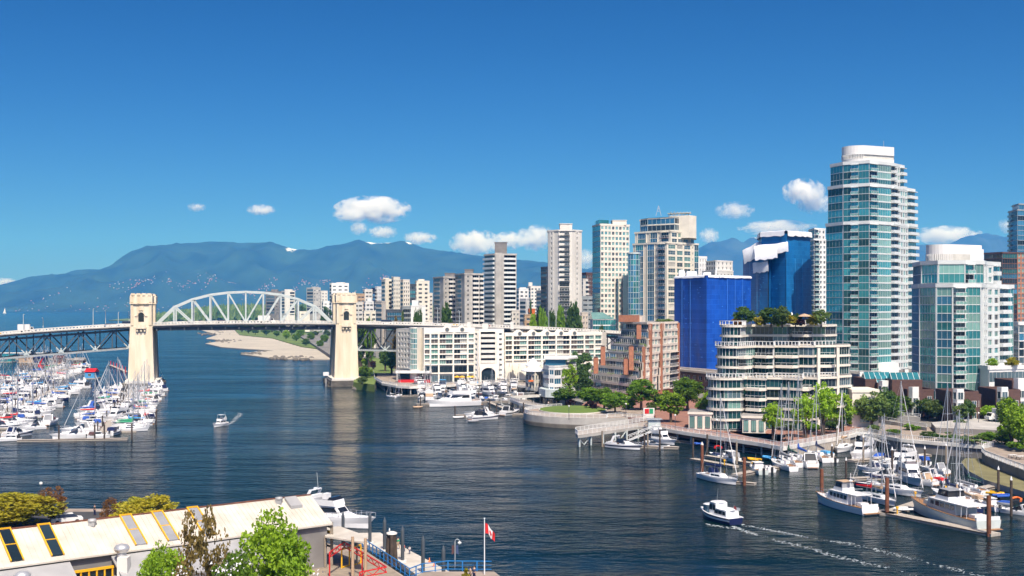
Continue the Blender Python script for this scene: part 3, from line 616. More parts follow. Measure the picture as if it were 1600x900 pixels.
def crx(B, o):
    k = MB(); k.prism(rel([(X(1045, 568), 568), (X(1077, 563), 563), (X(1088, 568), 568), (X(1088, 582), 582), (X(1050, 584), 584)], o), Z(372, 566), Z(337, 566)); B.part('cream_spine', k, M['cream'])
    k = MB()
    for i in range(7): x = X(1045+i*5, 566)-o[0]; k.bar((x, 568-o[1], Z(337, 566)), (x+1.2, 566-o[1], Z(331, 566)), .25, .25)
    k.prism(rel([(X(1043, 570), 570), (X(1079, 564), 564), (X(1080, 570), 570), (X(1045, 576), 576)], o), Z(333, 566), Z(332, 566)); B.part('roof_canopy', k, M['steelw'])
    k = MB(); x, y = X(1029, 566)-o[0], 566-o[1]; z = Z(337, 566)
    for s in (-1.3, 1.3): k.bar((x+s, y, z), (x, y, z+5), .18, .18)
    k.tube((x, y, z+3), (x, y, Z(325, 566)), .12); k.bar((x-.8, y, z+2.2), (x+.8, y, z+2.2), .14, .14); B.part('roof_mast', k, M['alu'])
    k = MB(); y = 560-o[1]
    k.prism(rel([(X(1001, 579), 578), (X(1012, 572), 572), (X(1054, 562.6), 562.6), (X(1070, 570), 570), (X(1060, 584), 584), (X(1004, 584), 584)], o), Z(362, 566), Z(339.5, 566)); B.part('penthouse', k, M['steeld'])
    w = rel([(X(1001, 579), 578), (X(1012, 572), 572), (X(1054, 562.6), 562.6), (X(1070, 570), 570)], o); zz = Z(361, 566)
    for a, b in zip(w, w[1:]): B.edge(a, b, zz, 2, (Z(340.5, 566)-zz)/2, [(1, 'G', dict(gl=('gm', 'gd', 'gb', 'gd'), mu=2.4, sp=.5, fr='steelw', fw=.12))])
tower('apartment_tower', 'cream and glass tower stepping up to a dark penthouse with a roof mast', 'tower', q, [(5, 21, (Z(381, 560)-5)/21, q), (Z(380.5, 560), 2, 2.9, qB), (Z(361, 560), 2, 3.1, qC)], sC, ['cream'], extra=crx, cap=.8)
n = 14; cyl = [(X(991, 552)+2.9*cos(pi+2*pi*i/n), 553+2.9*sin(pi+2*pi*i/n)) for i in range(n)]
tower('glass_cylinder', 'slim round teal glass turret in front of the cream tower', 'turret', cyl, [(5, 21, (Z(397, 552)-5)/21, None)], [[G_(1, mu=1.4, fr='steelw', gl=('gt', 'gb'))]]*n, ['steelw'], cap=.7)
# white and brown tower behind the wrapped blocks
q = blockpts(1262, 1272, 1296, 668, 650, 656)
tower('apartment_tower', 'white and brown tower with a glass top behind the dark blue wrapped block', 'tower', q, [(5, 24, (Z(375, 650)-5)/24, None), (Z(374, 650), 2, 3, blockpts(1264, 1273, 1289, 670, 655, 660))],
      [[(1, 'G', dict(gl=('gm', 'gd'), mu=2, sp=.6, fr='brickd'))], [B_(.3, d=1.2, gl=('gd', 'gm')), W_(.7, bw=2.5, ww=1.4, wh=1.5, gl=('gm', 'gd'))]], ['white'], cap=.8)
q = blockpts(1538, 1566, 1612, 610, 600, 606)
tower('apartment_tower', 'brown brick and dark glass tower at the right edge behind the lower glass tower', 'tower', q, [(5, 22, (Z(396, 600)-5)/22, None)],
      [[(.5, 'G', dict(gl=('gd', 'gm'), mu=2, sp=.3, fr='brickd')), (.5, 'G', dict(gl=('gd', 'gb'), mu=2, sp=.3, fr='steeld'))], [(.5, 'G', dict(gl=('gb', 'gd', 'gk'), mu=1.5, sp=.3, fr='brick')), W_(.5, bw=2.6, ww=1.6, wh=1.8, gl=('gm', 'gl'), m=1)]], ['brickd', 'brick'], cap=.8)
q = blockpts(1576, 1590, 1640, 760, 745, 755)
tower('glass_tower', 'dark blue glass tower with tiny balconies cut by the right edge of the photo', 'tower', q, [(5, 29, (Z(329, 745)-5)/29, None), (Z(328.5, 745), 1, 4, blockpts(1582, 1592, 1640, 764, 750, 758))], [[B_(.35, d=1, gl=('gb', 'gm'), bm='steel'), (.65, 'G', dict(gl=('gb', 'gd'), mu=2, sp=.3, fr='steel'))], [(1, 'G', dict(gl=('gb', 'gd'), mu=2, sp=.3, fr='steel'))]], ['steel'], cap=.8)
q = blockpts(1584, 1592, 1640, 430, 425, 428)
tower('office_block', 'low dark glass block with a white roof edge at the right edge of the photo', 'building', q, [(5, 8, (Z(508, 425)-5)/8, None)], [[(1, 'G', dict(gl=('gd', 'gm'), mu=2, sp=.3))], [(1, 'G', dict(gl=('gd', 'gb', 'gm'), mu=2, sp=.3))]], ['white'], cap=1.2)
q = blockpts(1080, 1092, 1104, 720, 712, 716)
tower('apartment_tower', 'narrow white slotted tower between the cream tower and the far peaks', 'tower', q, [(5, 20, (Z(404, 712)-5)/20, None)], [[W_(1, bw=2, ww=.7, wh=1.9)], [W_(1, bw=2, ww=.7, wh=1.9)]], ['white'], cap=1.5)
q = blockpts(1098, 1118, 1145, 560, 545, 556)
tower('apartment_block', 'white topped block with brown brick storeys behind the lower blue wrapped block', 'building', q, [(5, 15, (Z(424, 545)-5)/15, None), (Z(423.5, 545), 2, 2.3, blockpts(1104, 1119, 1144, 560, 548, 556))], [[W_(1, bw=3, ww=2, wh=1.4, gl=('gd', 'gm'))], [W_(1, bw=3, ww=1, wh=1.2, gl=('gd', 'gm'))]], ['white'], cap=.6)
# ---------------- white waterfront apartments in front of the bridge ----------------
def hotel():
    o = (X(662, 490), 490.0); B = Bld('waterfront_apartments', 'long white waterfront apartments with arched bays and a curved glass corner', 'apartment block', o, None, ['hotel', 'maroon', 'roofg', 'concl'])
    L = lambda px, Y: (X(px, Y)-o[0], Y-o[1])
    # main wing: from the curved corner to the arch
    a, b = L(662, 490), L(741, 495.5); rows = [11.0+2.2*k for k in range(6)]
    B.prism([a, b, (b[0], b[1]+16), (a[0]-5, a[1]+16)], 2.5, 26.2, 0, 2)
    def grid(a, b, bays, z0, n, fh, ztop, base=True, depth=.8, tall=None):
        d = Vector((b[0]-a[0], b[1]-a[1])); Lg = d.length; d.normalize(); th = atan2(d.y, d.x); tot = sum(bays); t = 0
        wb = lambda xa, xb, za, zb, o0, o1, m=0: B.wall.box(xa, -o1, za, xb, -o0, zb, m, th, (a[0], a[1], 0))
        for i, bw in enumerate(bays+[0]):
            x = Lg*t/tot; wb(max(0, x-.32), min(Lg, x+.32), 2.6, ztop, 0, depth); t += bw
        t = 0
        for bw in bays:
            x0, w = Lg*t/tot+.32, Lg*bw/tot-.64; t += bw
            for k in range(n+1): wb(x0, x0+w, z0+k*fh-.28, z0+k*fh+.16, 0, depth-.15)
            wb(x0, x0+w, z0+n*fh+.16, ztop, 0, depth-.1)
            half = w > 3.6
            for k in range(n):
                z = z0+k*fh+.17; h = fh-.46
                P_ = lambda x: (a[0]+d.x*x+d.y*.15, a[1]+d.y*x-d.x*.15)
                if half:
                    s = B.rnd.random() < .5; kinds = (('gm', 'gl', 'curt', 'gl'), ('gdim', 'gdim', 'gd'))
                    for j in (0, 1): B.put('window', ('W', round(w/2-.06, 2), round(h, 2), 3 if (j == 0) == s else 2, 1, B.rnd.choice(kinds[0 if (j == 0) == s else 1]), 'white'), P_(x0+.03+j*w/2), z, th, w*h/2)
                else: B.put('window', ('W', round(w-.06, 2), round(h, 2), 2, 1, B.rnd.choice(('gl', 'gm', 'curt', 'gdim')), 'white'), P_(x0+.03), z, th, w*h)
            if tall:
                B.put('tall_window', ('W', round(w-.06, 2), 2.6, 3, 1, 'gd', 'steeld'), P_(x0+.03), tall[0], th, w*3)
                wb(x0, x0+w, tall[0]-.6, tall[0]-.1, 0, depth-.15)
                B.put('shop_window', ('W', round(w-.06, 2), 2.7, 4, 1, B.rnd.choice(('gl', 'gd', 'gm')), 'steel'), P_(x0+.03), 3.3, th, w*3)
    grid(a, b, [2.7, 3.5, 6.1, 6.1, 2.9], 10.6, 6, 2.2, 26.3, tall=(7.2, 10))
    # gables with round medallions on the main wing
    def gable(p, w, z0, h, th, nm='gable'):
        g = MB(); g.box(-w/2, -.95, z0, w/2, -.55, z0+.5, 0); v = [(-w/2, -.95, z0+.5), (w/2, -.95, z0+.5), (0, -.95, z0+.5+h), (-w/2, 3, z0+.5), (w/2, 3, z0+.5), (0, 3, z0+.5+h)]
        g.add(v, [(0, 1, 2), (5, 4, 3), (0, 2, 5, 3), (1, 4, 5, 2)], 0); q_ = g.build(nm, [M['hotel']], B.o, (p[0], p[1], 0)); q_.rotation_euler.z = th
        e = MB(); n = 16
        for i in range(n):
            u, v_ = 2*pi*i/n, 2*pi*(i+1)/n
            for (r0, r1, m) in ((.62, .95, 0),): e.quad((r0*cos(u), -1.02, r0*sin(u)), (r1*cos(u), -1.02, r1*sin(u)), (r1*cos(v_), -1.02, r1*sin(v_)), (r0*cos(v_), -1.02, r0*sin(v_)), m)
        e.add([(.62*cos(2*pi*i/n), -1.0, .62*sin(2*pi*i/n)) for i in range(n)], [tuple(range(n))], 1); e.box(-.6, -1.03, -.05, .6, -1.01, .05, 0); e.box(-.05, -1.03, -.6, .05, -1.01, .6, 0)
        e.build('round_window', [M['concd'], M['gm']], q_, (0, 0, z0+1.1))
    th1 = atan2(b[1]-a[1], b[0]-a[0])
    for px in (698, 721.5): gable(L(px, 490+(px-662)/79*5.5), 5.8, 24.3, 2.3, th1)
    # slender window strip, balcony stack with arch, second strip
    c1, c2, c3 = L(749, 493.5), L(776, 495), L(787, 496)
    B.prism([b, c1, c2, c3, (c3[0], c3[1]+18), (b[0], b[1]+18)], 2.5, 25.6, 0, 2)
    B.edge(b, c1, 4.4, 9, 2.2, [W_(1, bw=3.0, ww=1.3, wh=1.0, sill=.9, gl=('gd', 'gm', 'gl'))], 0, .5); B.edge(c2, c3, 4.4, 9, 2.2, [W_(1, bw=3.0, ww=1.3, wh=1.0, sill=.9, gl=('gd', 'gm'))], 0, .5)
    B.edge(c1, c2, 11.2, 6, 2.25, [(.08, 'X', {}), (.84, 'B', dict(d=1.0, rail='solid', bm='concl', gl=('gdim', 'gd'), fr='maroon', inset=.02)), (.08, 'X', {})])
    ar = MB(); n = 12; w = hypot(c2[0]-c1[0], c2[1]-c1[1]); r = w*.40     # big arch below the balcony stack
    pts = [(w/2-r, 0), (w/2-r, 4.0)]+[(w/2-r*cos(pi*i/n), 4.0+r*.75*sin(pi*i/n)) for i in range(1, n)]+[(w/2+r, 4.0), (w/2+r, 0)]
    out = [(0, 0), (0, 8)]+[(w*i/n, 8) for i in range(1, n)]+[(w, 8), (w, 0)]
    for (p, q_, p2, q2) in zip(pts, pts[1:], out, out[1:]): ar.quad((p2[0], -.9, p2[1]), (p[0], -.9, p[1]), (q_[0], -.9, q_[1]), (q2[0], -.9, q2[1])); ar.quad((p[0], -.9, p[1]), (p[0], .3, p[1]), (q_[0], .3, q_[1]), (q_[0], -.9, q_[1]))
    arch = ar.build('archway', M['hotel'], B.o, (c1[0], c1[1], 2.8)); arch.rotation_euler.z = atan2(c2[1]-c1[1], c2[0]-c1[0])
    bk = MB(); bk.add([(p[0], -.06, p[1]) for p in pts], [tuple(range(len(pts)))]); bk.build('arch_glazing', M['gd'], arch)
    # right wing, set back, with five gables
    d0, d1 = L(788, 507), L(940, 523)
    B.prism([d0, d1, (d1[0]+3, d1[1]+10), (d0[0], d0[1]+12)], 2.5, 23.6, 0, 2)
    grid(d0, d1, [3.2, 5.8, 5.8, 5.8, 5.8, 5.8, 4.2, 3.2], 11.8, 5, 2.15, 23.8)
    th2 = atan2(d1[1]-d0[1], d1[0]-d0[0])
    for px in (811, 832.5, 854, 875.5, 896.5): gable(L(px, 507+(px-788)/152*16), 6.0, 22.2, 2.4, th2)
    cv = MB()                                           # vaulted arcade roof along the right wing
    for i in range(6):
        p = L(803+i*15, 503+i*1.5); n = 8
        for j in range(n):
            u, v_ = pi*j/n, pi*(j+1)/n; q0 = lambda t_, y: (p[0]-2.1*cos(t_), p[1]+y, 8.6+1.6*sin(t_)); cv.quad(q0(u, -3), q0(v_, -3), q0(v_, 2.5), q0(u, 2.5)); cv.quad((q0(u, -3)[0], p[1]-3, 10.6), q0(u, -3), q0(v_, -3), (q0(v_, -3)[0], p[1]-3, 10.6))
        cv.box(p[0]-2.25, p[1]-3, 2.9, p[0]-1.95, p[1]-2.6, 10.4)
    B.part('arcade_vaults', cv, M['hotel'])
    # curved teal glass corner and the shaded end wall
    cor = [L(641, 492.5)]+[(a[0]-3.1+3.3*cos(pi+i*pi/12*.5*1.1), a[1]+1.9+3.3*sin(pi+i*pi/12*.5*1.1)) for i in range(0, 12, 1)]
    ctr = (a[0]-3.0, a[1]+2.6); arc = [(ctr[0]+3.1*cos(pi*(.92+i*.075)), ctr[1]+3.1*sin(pi*(.92+i*.075))) for i in range(9)]
    for p, q_ in zip(arc, arc[1:]): B.edge(p, q_, 8.5, 8, 2.2, [(1, 'G', dict(gl=('gt', 'gl', 'gl'), mu=.7, sp=.25, so=.12, fr='rail'))], 0)
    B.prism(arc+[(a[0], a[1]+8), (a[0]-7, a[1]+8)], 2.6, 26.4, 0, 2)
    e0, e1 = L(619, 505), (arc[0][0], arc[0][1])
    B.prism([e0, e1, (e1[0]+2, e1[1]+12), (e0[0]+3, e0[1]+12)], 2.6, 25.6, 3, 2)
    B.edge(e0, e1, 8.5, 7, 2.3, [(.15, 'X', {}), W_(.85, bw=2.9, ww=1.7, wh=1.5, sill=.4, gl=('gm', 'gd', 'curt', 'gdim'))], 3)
    # flat canopy and red fronted terrace at the corner
    t = MB(); f = L(618, 488), L(674, 487.4); t.prism([f[0], f[1], (f[1][0], f[1][1]+3), (f[0][0], f[0][1]+6)], 7.0, 7.9); B.part('canopy', t, M['white'])
    t = MB(); t.prism([L(622, 490), L(672, 488.8), (L(672, 491)), (L(622, 493))], 2.9, 4.2); B.part('terrace_front', t, M['red'])
    t = MB(); t.prism([L(622, 493.5), L(672, 491), (L(672, 493)), (L(622, 496))], 4.2, 6.9); B.part('terrace_glazing', t, M['gd'])
    rf = MB()
    for px, Y, w_, h in ((700, 503, 3, 1.4), (733, 503, 1.6, 2.2), (758, 505, 2.5, 1.6), (800, 518, 1.5, 2.0)): x, y = L(px, Y); rf.box(x-w_/2, y, 25, x+w_/2, y+2, 26.3+h)
    B.part('rooftop_vents', rf, [M['concl']]); return B.done(100)
hotel()
for i, px in enumerate((714, 722, 733, 738)):            # yellow parasols on the terrace
    t = thing('parasol', ('leftmost', 'second', 'third', 'rightmost')[i]+' of four small yellow parasols on the white apartments terrace', 'parasol', (X(px, 490.2), 490.2, 3.0), 0, 'yellow terrace parasols')
    k = MB(); k.lathe([(1.4, 2.2), (.8, 2.6), (.02, 2.9)], 8); k.build('canopy', M['yellow'], t); k = MB(); k.tube((0, 0, 0), (0, 0, 2.85), .05, n=6); k.build('pole', M['wood'], t)
# ---------------- stepped red brick block ----------------
def brick_block():
    o = (X(985, 388), 388.0); B = Bld('brick_apartments', 'stepped red brick apartments with planted terraces and white bands', 'apartment block', o, None, ['pink', 'brick', 'roofd', 'gd'])
    L = lambda px, Y: (X(px, Y)-o[0], Y-o[1]); fh = 2.63; z0 = 5.6
    A0, C, E1 = Vector(L(909, 424)), Vector(L(992, 388)), Vector(L(1060, 428))
    dl = (A0-C).normalized(); dr = (E1-C).normalized(); Ll = (A0-C).length; Lr = (E1-C).length
    # level table: how far each storey's left wing reaches (m from the corner) and how far its front is set back
    lev = [(Ll, 0, 0), (Ll, 0, 0), (Ll-3, 1.2, 0), (Ll-7, 2.2, 0), (Ll-9, 3.2, 0), (Ll-11, 5, 0), (Ll-12, 6.5, 0), (Ll-13, 8, 2), (Ll-14, 9.5, 4)]
    nl = Vector((-dl.y, dl.x)); nl = nl if nl.dot(Vector((-o[0], -o[1]))) > 0 else -nl
    sn = abs(dl.x*dr.y-dl.y*dr.x); ins = lambda t: C+dr*(t/sn)          # corner slid along the right face so the left face sits t further back
    for k, (reach, back, rb) in enumerate(lev):
        za = z0+k*fh; q0 = C+dl*reach-nl*back
        pts = [tuple(q0), tuple(ins(back)), tuple(E1), tuple(E1+dl*20), tuple(q0-nl*12)]
        a, b = pts[0], pts[1]
        B.wall.prism([tuple(Vector(a)-nl*1.3), tuple(ins(back+1.3)), tuple(E1), pts[3], pts[4]], za, za+fh, 1 if k == 8 else 3)
        # white slab with an upstand on both visible sides
        B.wall.prism([a, b, tuple(E1), pts[3], pts[4]], za-.22, za+.12, 0, 2)
        d = Vector((b[0]-a[0], b[1]-a[1])); th = atan2(d.y, d.x)
        B.wall.box(0, 0, za+.12, d.length, .2, za+.75, 0, th, (a[0], a[1], 0))
        # left wing: mixed glass bays and brick piers
        n = max(3, int(d.length/4.2)); w = d.length/n; dn = d.normalized(); inw = Vector((-dn.y, dn.x))
        for i in range(n):
            p = Vector(a)+dn*(i*w+.2)+inw*1.18; r = B.rnd.random()
            B.put('window', ('W', round(w-.5, 2), fh-.55, 3, 1, B.rnd.choice(('gd', 'gm', 'gd', 'gdim', 'gb')), 'white'), tuple(p), za+.3, th, 8)
            if r < .4 and k > 1: B.wall.box(-.35, .2, za, .35, 1.25, za+fh, 1, th, (p.x, p.y, 0))
        rl = MB(); rl.bar((a[0], a[1], za+1.15), (b[0], b[1], za+1.15), .07); m_ = int(d.length/1.6)
        for i in range(m_+1): p = Vector(a)+dn*(d.length*i/m_); rl.bar((p.x, p.y, za+.5), (p.x, p.y, za+1.15), .06)
        B.part('terrace_railing', rl, M['concl'])
        if k > 1:                                        # terrace planting
            pm = MB(); r_ = B.rnd
            for i in range(int(d.length*.55)):
                t = r_.uniform(.5, d.length-.5); p = Vector(a)+dn*t+inw*r_.uniform(.4, .9); leaf_blob(pm, (p.x, p.y, za+.5), r_.uniform(.35, .8), 26, r_)
            props(B.part('terrace_plants', pm, M['leafo'] if k % 2 else M['leaf']), kind='stuff')
        # right face
        st = ins(back); B.edge(tuple(st), tuple(E1), za, 1, fh, [(.10, 'X', {}), W_(.36, bw=3.6, ww=3.2, wh=1.75, sill=.55, nv=4, gl=('curt', 'gl', 'gm', 'gl')), (.06, 'X', {}), W_(.24, bw=4.2, ww=3.8, wh=1.75, sill=.55, nv=4, gl=('curt', 'gl', 'gm')),
                                                                            (.20, 'B', dict(d=.9, rail='bars', bm='pink', gl=('gd', 'gdim'))) if k < 5 else W_(.20, bw=4, ww=3.2, wh=1.7, sill=.6, nv=3, gl=('curt', 'gl')), (.04, 'X', {})], 0, .35)
    top = z0+len(lev)*fh
    pr = MB(); th = atan2(dr.y, dr.x)
    for (t, wd_, zt) in ((.16, 1.0, z0+6*fh), (.30, 1.5, top), (.545, 1.2, top), (.965, 1.0, top)):
        p = C+dr*(Lr*t); pr2 = MB(); pr2.box(0, -.75, 3.2, wd_, .1, zt, 0, th, (p.x, p.y, 0)); B.part('brick_pier', pr2, M['brick'])
    for (px, Y, zt, zb) in ((931, 408, 17.5, 11.5), (942, 406, 21.5, 14.5), (978, 394, 17.8, 12), (986, 393, 22.0, 13.5), (998, 398, top+.1, 24)):
        ch = MB(); x, y = L(px, Y); ch.box(x-.8, y-.8, zb, x+.8, y+.8, zt-.5, 0); ch.box(x-.6, y-.6, zt-.5, x+.6, y+.6, zt, 1); B.part('chimney', ch, [M['brick'], M['brickd']])
    a5 = C+dl*(lev[-1][0])-nl*9
    B.prism([tuple(C+dl*lev[-1][0]-nl*9), tuple(ins(9)), tuple(E1), tuple(E1+dl*20), tuple(a5-nl*10)], top-.2, top+.5, 0, 2)
    ph = MB(); p = C+dr*15+dl*9; ph.box(-3, 0, top+.5, 2, 6, top+2.9, 0, th, (p.x, p.y, 0)); ph.box(2.1, -1, top+.5, 5, 5, top+2.7, 1, th, (p.x, p.y, 0)); B.part('penthouse', ph, [M['brick'], M['pink']])
    B.prism([tuple(A0-nl*1), tuple(ins(1.2)), tuple(E1-dr*1), tuple(E1+dl*20), tuple(A0-nl*12)], 2.8, z0, 1, 2)
    pm = MB()
    for i in range(26): p = E1+dl*B.rnd.uniform(1, 4)-dr*B.rnd.uniform(4, 22); leaf_blob(pm, (p.x, p.y, top+.7), B.rnd.uniform(.5, 1.2), 30, B.rnd)
    props(B.part('roof_garden', pm, M['leafo']), kind='stuff')
    return B.done(98)
def leaf_blob(mb, c, r, n, rd, s=.32, flat=.8):
    for i in range(n):
        u = Vector((rd.gauss(0, 1), rd.gauss(0, 1), rd.gauss(0, 1))).normalized()*r*rd.uniform(.55, 1.0); p = Vector((c[0]+u.x, c[1]+u.y, c[2]+u.z*flat))
        a = Vector((rd.gauss(0, 1), rd.gauss(0, 1), rd.gauss(0, .6))).normalized(); b = a.cross(Vector((rd.gauss(0, 1), rd.gauss(0, 1), rd.gauss(0, 1)))).normalized(); q = s*rd.uniform(.7, 1.3)
        mb.add([p-a*q, p+b*q*.6, p+a*q, p-b*q*.6], [(0, 1, 2, 3)], 0)
brick_block()
# ---------------- terraced condominium with roof garden ----------------
def condo():
    o = (X(1130, 297), 297.0); B = Bld('terraced_condominium', 'cream banded condominium with curved glass corner and zigzag balconies', 'apartment block', o, None, ['beige', 'gd', 'roofd'])
    L = lambda px, Y: (X(px, Y)-o[0], Y-o[1]); fh = 2.66
    def outline(pl, zig, pr, off):                       # curved left corner, zigzag front, straight right return
        cx, Yc = pl+29, 303+off; R_ = X(pl+29, Yc)-X(pl, Yc); c = L(cx, Yc); arc = [(c[0]+R_*cos(pi*(.9+.6*i/8)), c[1]+R_*sin(pi*(.9+.6*i/8))) for i in range(9)]
        pts = [L(pl+4, Yc+14)]+arc
        for px, Y in zig: pts.append(L(px, Y+off))
        pts.append(L(pr, 312+off)); pts.append((pts[-1][0]+2, pts[-1][1]+8)); pts.append(L(pl+8, 322+off)); return pts
    low = outline(1104, [(1160, 299), (1164, 301.5), (1166, 301.5), (1198, 298), (1199, 302), (1222, 301), (1254, 297), (1256, 303), (1278, 300.5), (1280, 303), (1308, 305), (1310, 308)], 1331, 0)
    mid = outline(1118, [(1168, 302), (1180, 305), (1209, 302), (1211, 306), (1248, 303), (1250, 306), (1272, 304), (1274, 307), (1306, 308)], 1329, 3)
    top = outline(1125, [(1168, 305), (1176, 308), (1208, 307), (1232, 306), (1236, 309), (1270, 307), (1292, 307)], 1308, 6)
    lv = [(low, 3.0, 5), (mid, 3.0+5*fh+.15, 3), (top, 3.0+8*fh+.3, 2)]
    for ti, (pts, z0, n) in enumerate(lv):
        N = len(pts); cen = Vector((sum(p[0] for p in pts)/N, sum(p[1] for p in pts)/N))
        inn = []
        for i in range(N):
            tg = (Vector(pts[(i+1) % N])-Vector(pts[i-1])).normalized(); inn.append((pts[i][0]-tg.y*.62, pts[i][1]+tg.x*.62))
        for k in range(n+1):
            z = z0+k*fh; last = k == n
            B.wall.prism(pts, z-.2, z+(.36 if k else .05), 0, 2)      # pale slab with upstand
            if last: continue
            B.wall.prism(inn, z+(.36 if k else .05), z+fh-.2, 1, 1)
            for i in range(N-2):
                a, b = inn[i], inn[i+1]; w = hypot(b[0]-a[0], b[1]-a[1])
                if w < .7 or not facing(a, b, o): continue
                th = atan2(b[1]-a[1], b[0]-a[0]); ex = (b[0]-a[0])/w; ey = (b[1]-a[1])/w
                B.put('window_band', ('W', round(w-.03, 2), round(fh-.60, 2), max(1, round(w/1.1)), 1, B.rnd.choice(('gk', 'gm', 'gl', 'gk', 'gk') if i < 11 or i % 3 == 0 else ('gd', 'gk', 'gd', 'gk')), 'white' if i < 11 or i % 3 == 0 else 'steel', .05), (a[0]+ey*.06+ex*.015, a[1]-ex*.06+ey*.015), z+.38, th, w*fh)  # zigzag bays: shade of deep balcony recesses put into darker glass and frame colours
            if k in (1, 2, 3, 4) or (ti and k < n):      # projecting zigzag balconies
                for j in range(9, N-4):
                    a, b = Vector(pts[j]), Vector(pts[j+1]); d = b-a
                    if d.length < 4.2 or not facing(a, b, o): continue
                    if (j+ti) % 2: continue
                    dn = d.normalized(); nn = Vector((dn.y, -dn.x)); bm_ = MB(); e = [a+dn*.3, a+dn*.5+nn*1.5, b-dn*1.2+nn*2.0, b-dn*.2]
                    bm_.prism([tuple(p) for p in e], z-.3, z+.42, 0)
                    for p, q in zip(e, e[1:]):
                        bm_.bar((p.x, p.y, z+1.1), (q.x, q.y, z+1.1), .08, .08, 1); m_ = max(1, int((q-p).length/1.3))
                        for s in range(m_+1): r = p+(q-p)*(s/m_); bm_.bar((r.x, r.y, z+.4), (r.x, r.y, z+1.1), .06, .06, 1)
                    B.part('balcony', bm_, [M['beige'], M['rail']])
        zt = z0+n*fh+.45                                  # white slotted parapet round each terrace
        rl = MB(); F_ = pts[1:N-3]
        for p, q in zip(F_, F_[1:]):
            d = Vector(q)-Vector(p)
            if d.length < .3 or (ti == 2 and not (p[0] < L(1186, 300)[0] or L(1255, 300)[0] < p[0] < L(1282, 300)[0])): continue
            if ti == 2 and p[0] > L(1250, 300)[0] and rl.v: B.part('terrace_railing', rl, M['rail']); rl = MB()
            rl.bar((p[0], p[1], zt+1.0), (q[0], q[1], zt+1.0), .16, .16); m_ = max(1, int(d.length/.9))
            for s in range(m_): r = Vector(p)+d*(s/m_); rl.bar((r.x, r.y, zt-.1), (r.x, r.y, zt+.95), .2, .12)
        if rl.v: B.part('terrace_railing', rl, M['rail'])
    # vertical piers on the right return
    for px, Y in ((1279, 301.5), (1309, 306.5)):
        k = MB(); x, y = L(px, Y); k.box(x-.35, y-.4, 3, x+.35, y+.4, 3+8*fh); B.part('pier', k, M['beige'])
    # low pavilions at the foot
    for (pa, pb, Y, h) in ((1076, 1112, 302, 4.6), (1160, 1196, 293.5, 4.4)):
        k = MB(); a, b = L(pa, Y), L(pb, Y-1.5); k.prism([a, b, (b[0]+1, b[1]+8), (a[0]+2, a[1]+10)], 3, 3+h-.6, 0, 2); k.prism([(a[0]-.3, a[1]-.3), (b[0]+.3, b[1]-.3), (b[0]+1, b[1]+8), (a[0]+2, a[1]+10)], 3+h-.6, 3+h, 0, 2); pv_ = B.part('pavilion', k, [M['beige'], M['beige'], M['roofd']])
        d = Vector(b)-Vector(a); th = atan2(d.y, d.x); w = d.length/3
        for i in range(3):
            wn = panel_mb(w-.7, h-1.5, 2, 1).build('window', [M['gl'], M['steeld']], pv_, (a[0]+d.x/3*i+.3*cos(th)+sin(th)*.06, a[1]+d.y/3*i+.3*sin(th)-.06*cos(th), 3.4)); wn.rotation_euler.z = th
    k = MB(); a = L(1330, 309); k.box(a[0], a[1]-1, 3, a[0]+7, a[1]+9, 12.2, 0); k.box(a[0]-.2, a[1]-1.2, 12.2, a[0]+7.2, a[1]+9, 13.0, 0); wg = B.part('side_wing', k, M['beige'])
    panel_mb(2.6, 2.6, 2, 2).build('window', [M['gl'], M['white']], wg, (a[0]+2, a[1]-1.06, 8.2)); panel_mb(2.6, 2.6, 2, 2).build('window', [M['gm'], M['white']], wg, (a[0]+2, a[1]-1.06, 4.2))
    st = MB(); x, y = L(1237, 312); zt = 3+10*fh+.9; st.lathe([(1.4, 0), (1.2, .3), (.9, .5), (.7, 1.4), (.9, 1.5), (.35, 1.8), (.3, 2.8), (.02, 3.2)], 8, 0, (x, y, zt)); B.part('roof_fountain', st, M['white'])
    return B.done(98), zt
_, CONDO_TOP = condo()
tp = thing('parasol', 'beige parasol in the roof garden of the cream condominium', 'parasol', (X(1257, 310), 310, CONDO_TOP-.3)); k = MB(); k.lathe([(2.0, 2.3), (1.0, 2.8), (.02, 3.1)], 8); k.build('canopy', M['tan'], tp); k = MB(); k.tube((0, 0, 0), (0, 0, 3), .06, n=6); k.build('pole', M['wood'], tp)
# ---------------- pavilion restaurant and blue curved house by the marina ----------------
def pavilion():
    o = (X(835, 448), 448.0); B = Bld('waterfront_restaurant', 'low cream restaurant under two white pyramid roofs by the marina', 'restaurant', o, None, ['cream', 'roofd']); L = lambda px, Y: (X(px, Y)-o[0], Y-o[1])
    q = [L(822, 447), L(836, 441), L(848, 447), L(848, 458), L(822, 460)]; B.prism(q, 2.8, 10.0, 0, 1)
    for a, b in zip(q[:2], q[1:3]): B.edge(a, b, 3.0, 2, 3.0, [W_(1, bw=2.6, ww=1.7, wh=1.9, gl=('gd', 'gm', 'gdim'))], 0, .25)
    for (px, Y, r, z, h) in ((834, 446, 4.9, 10.6, 1.8), (833, 452, 3.0, 12.2, 3.0)):
        k = MB(); x, y = L(px, Y); k.lathe([(r, -.35), (r, 0), (r*.35, h*.7), (.05, h)], 8, 0, (x, y, z), False); B.part('pyramid_roof', k, M['tarpw'])
    k = MB(); x, y = L(828, 442.5); k.box(x-.6, y-.8, 6.4, x+2.2, y+.4, 7.0); B.part('awning', k, M['orange']); k = MB(); k.prism([L(836, 438), L(850, 440), L(850, 446), L(838, 444)], 3.0, 4.6, 0); B.part('lean_to', k, M['roofg']); B.done()
pavilion()
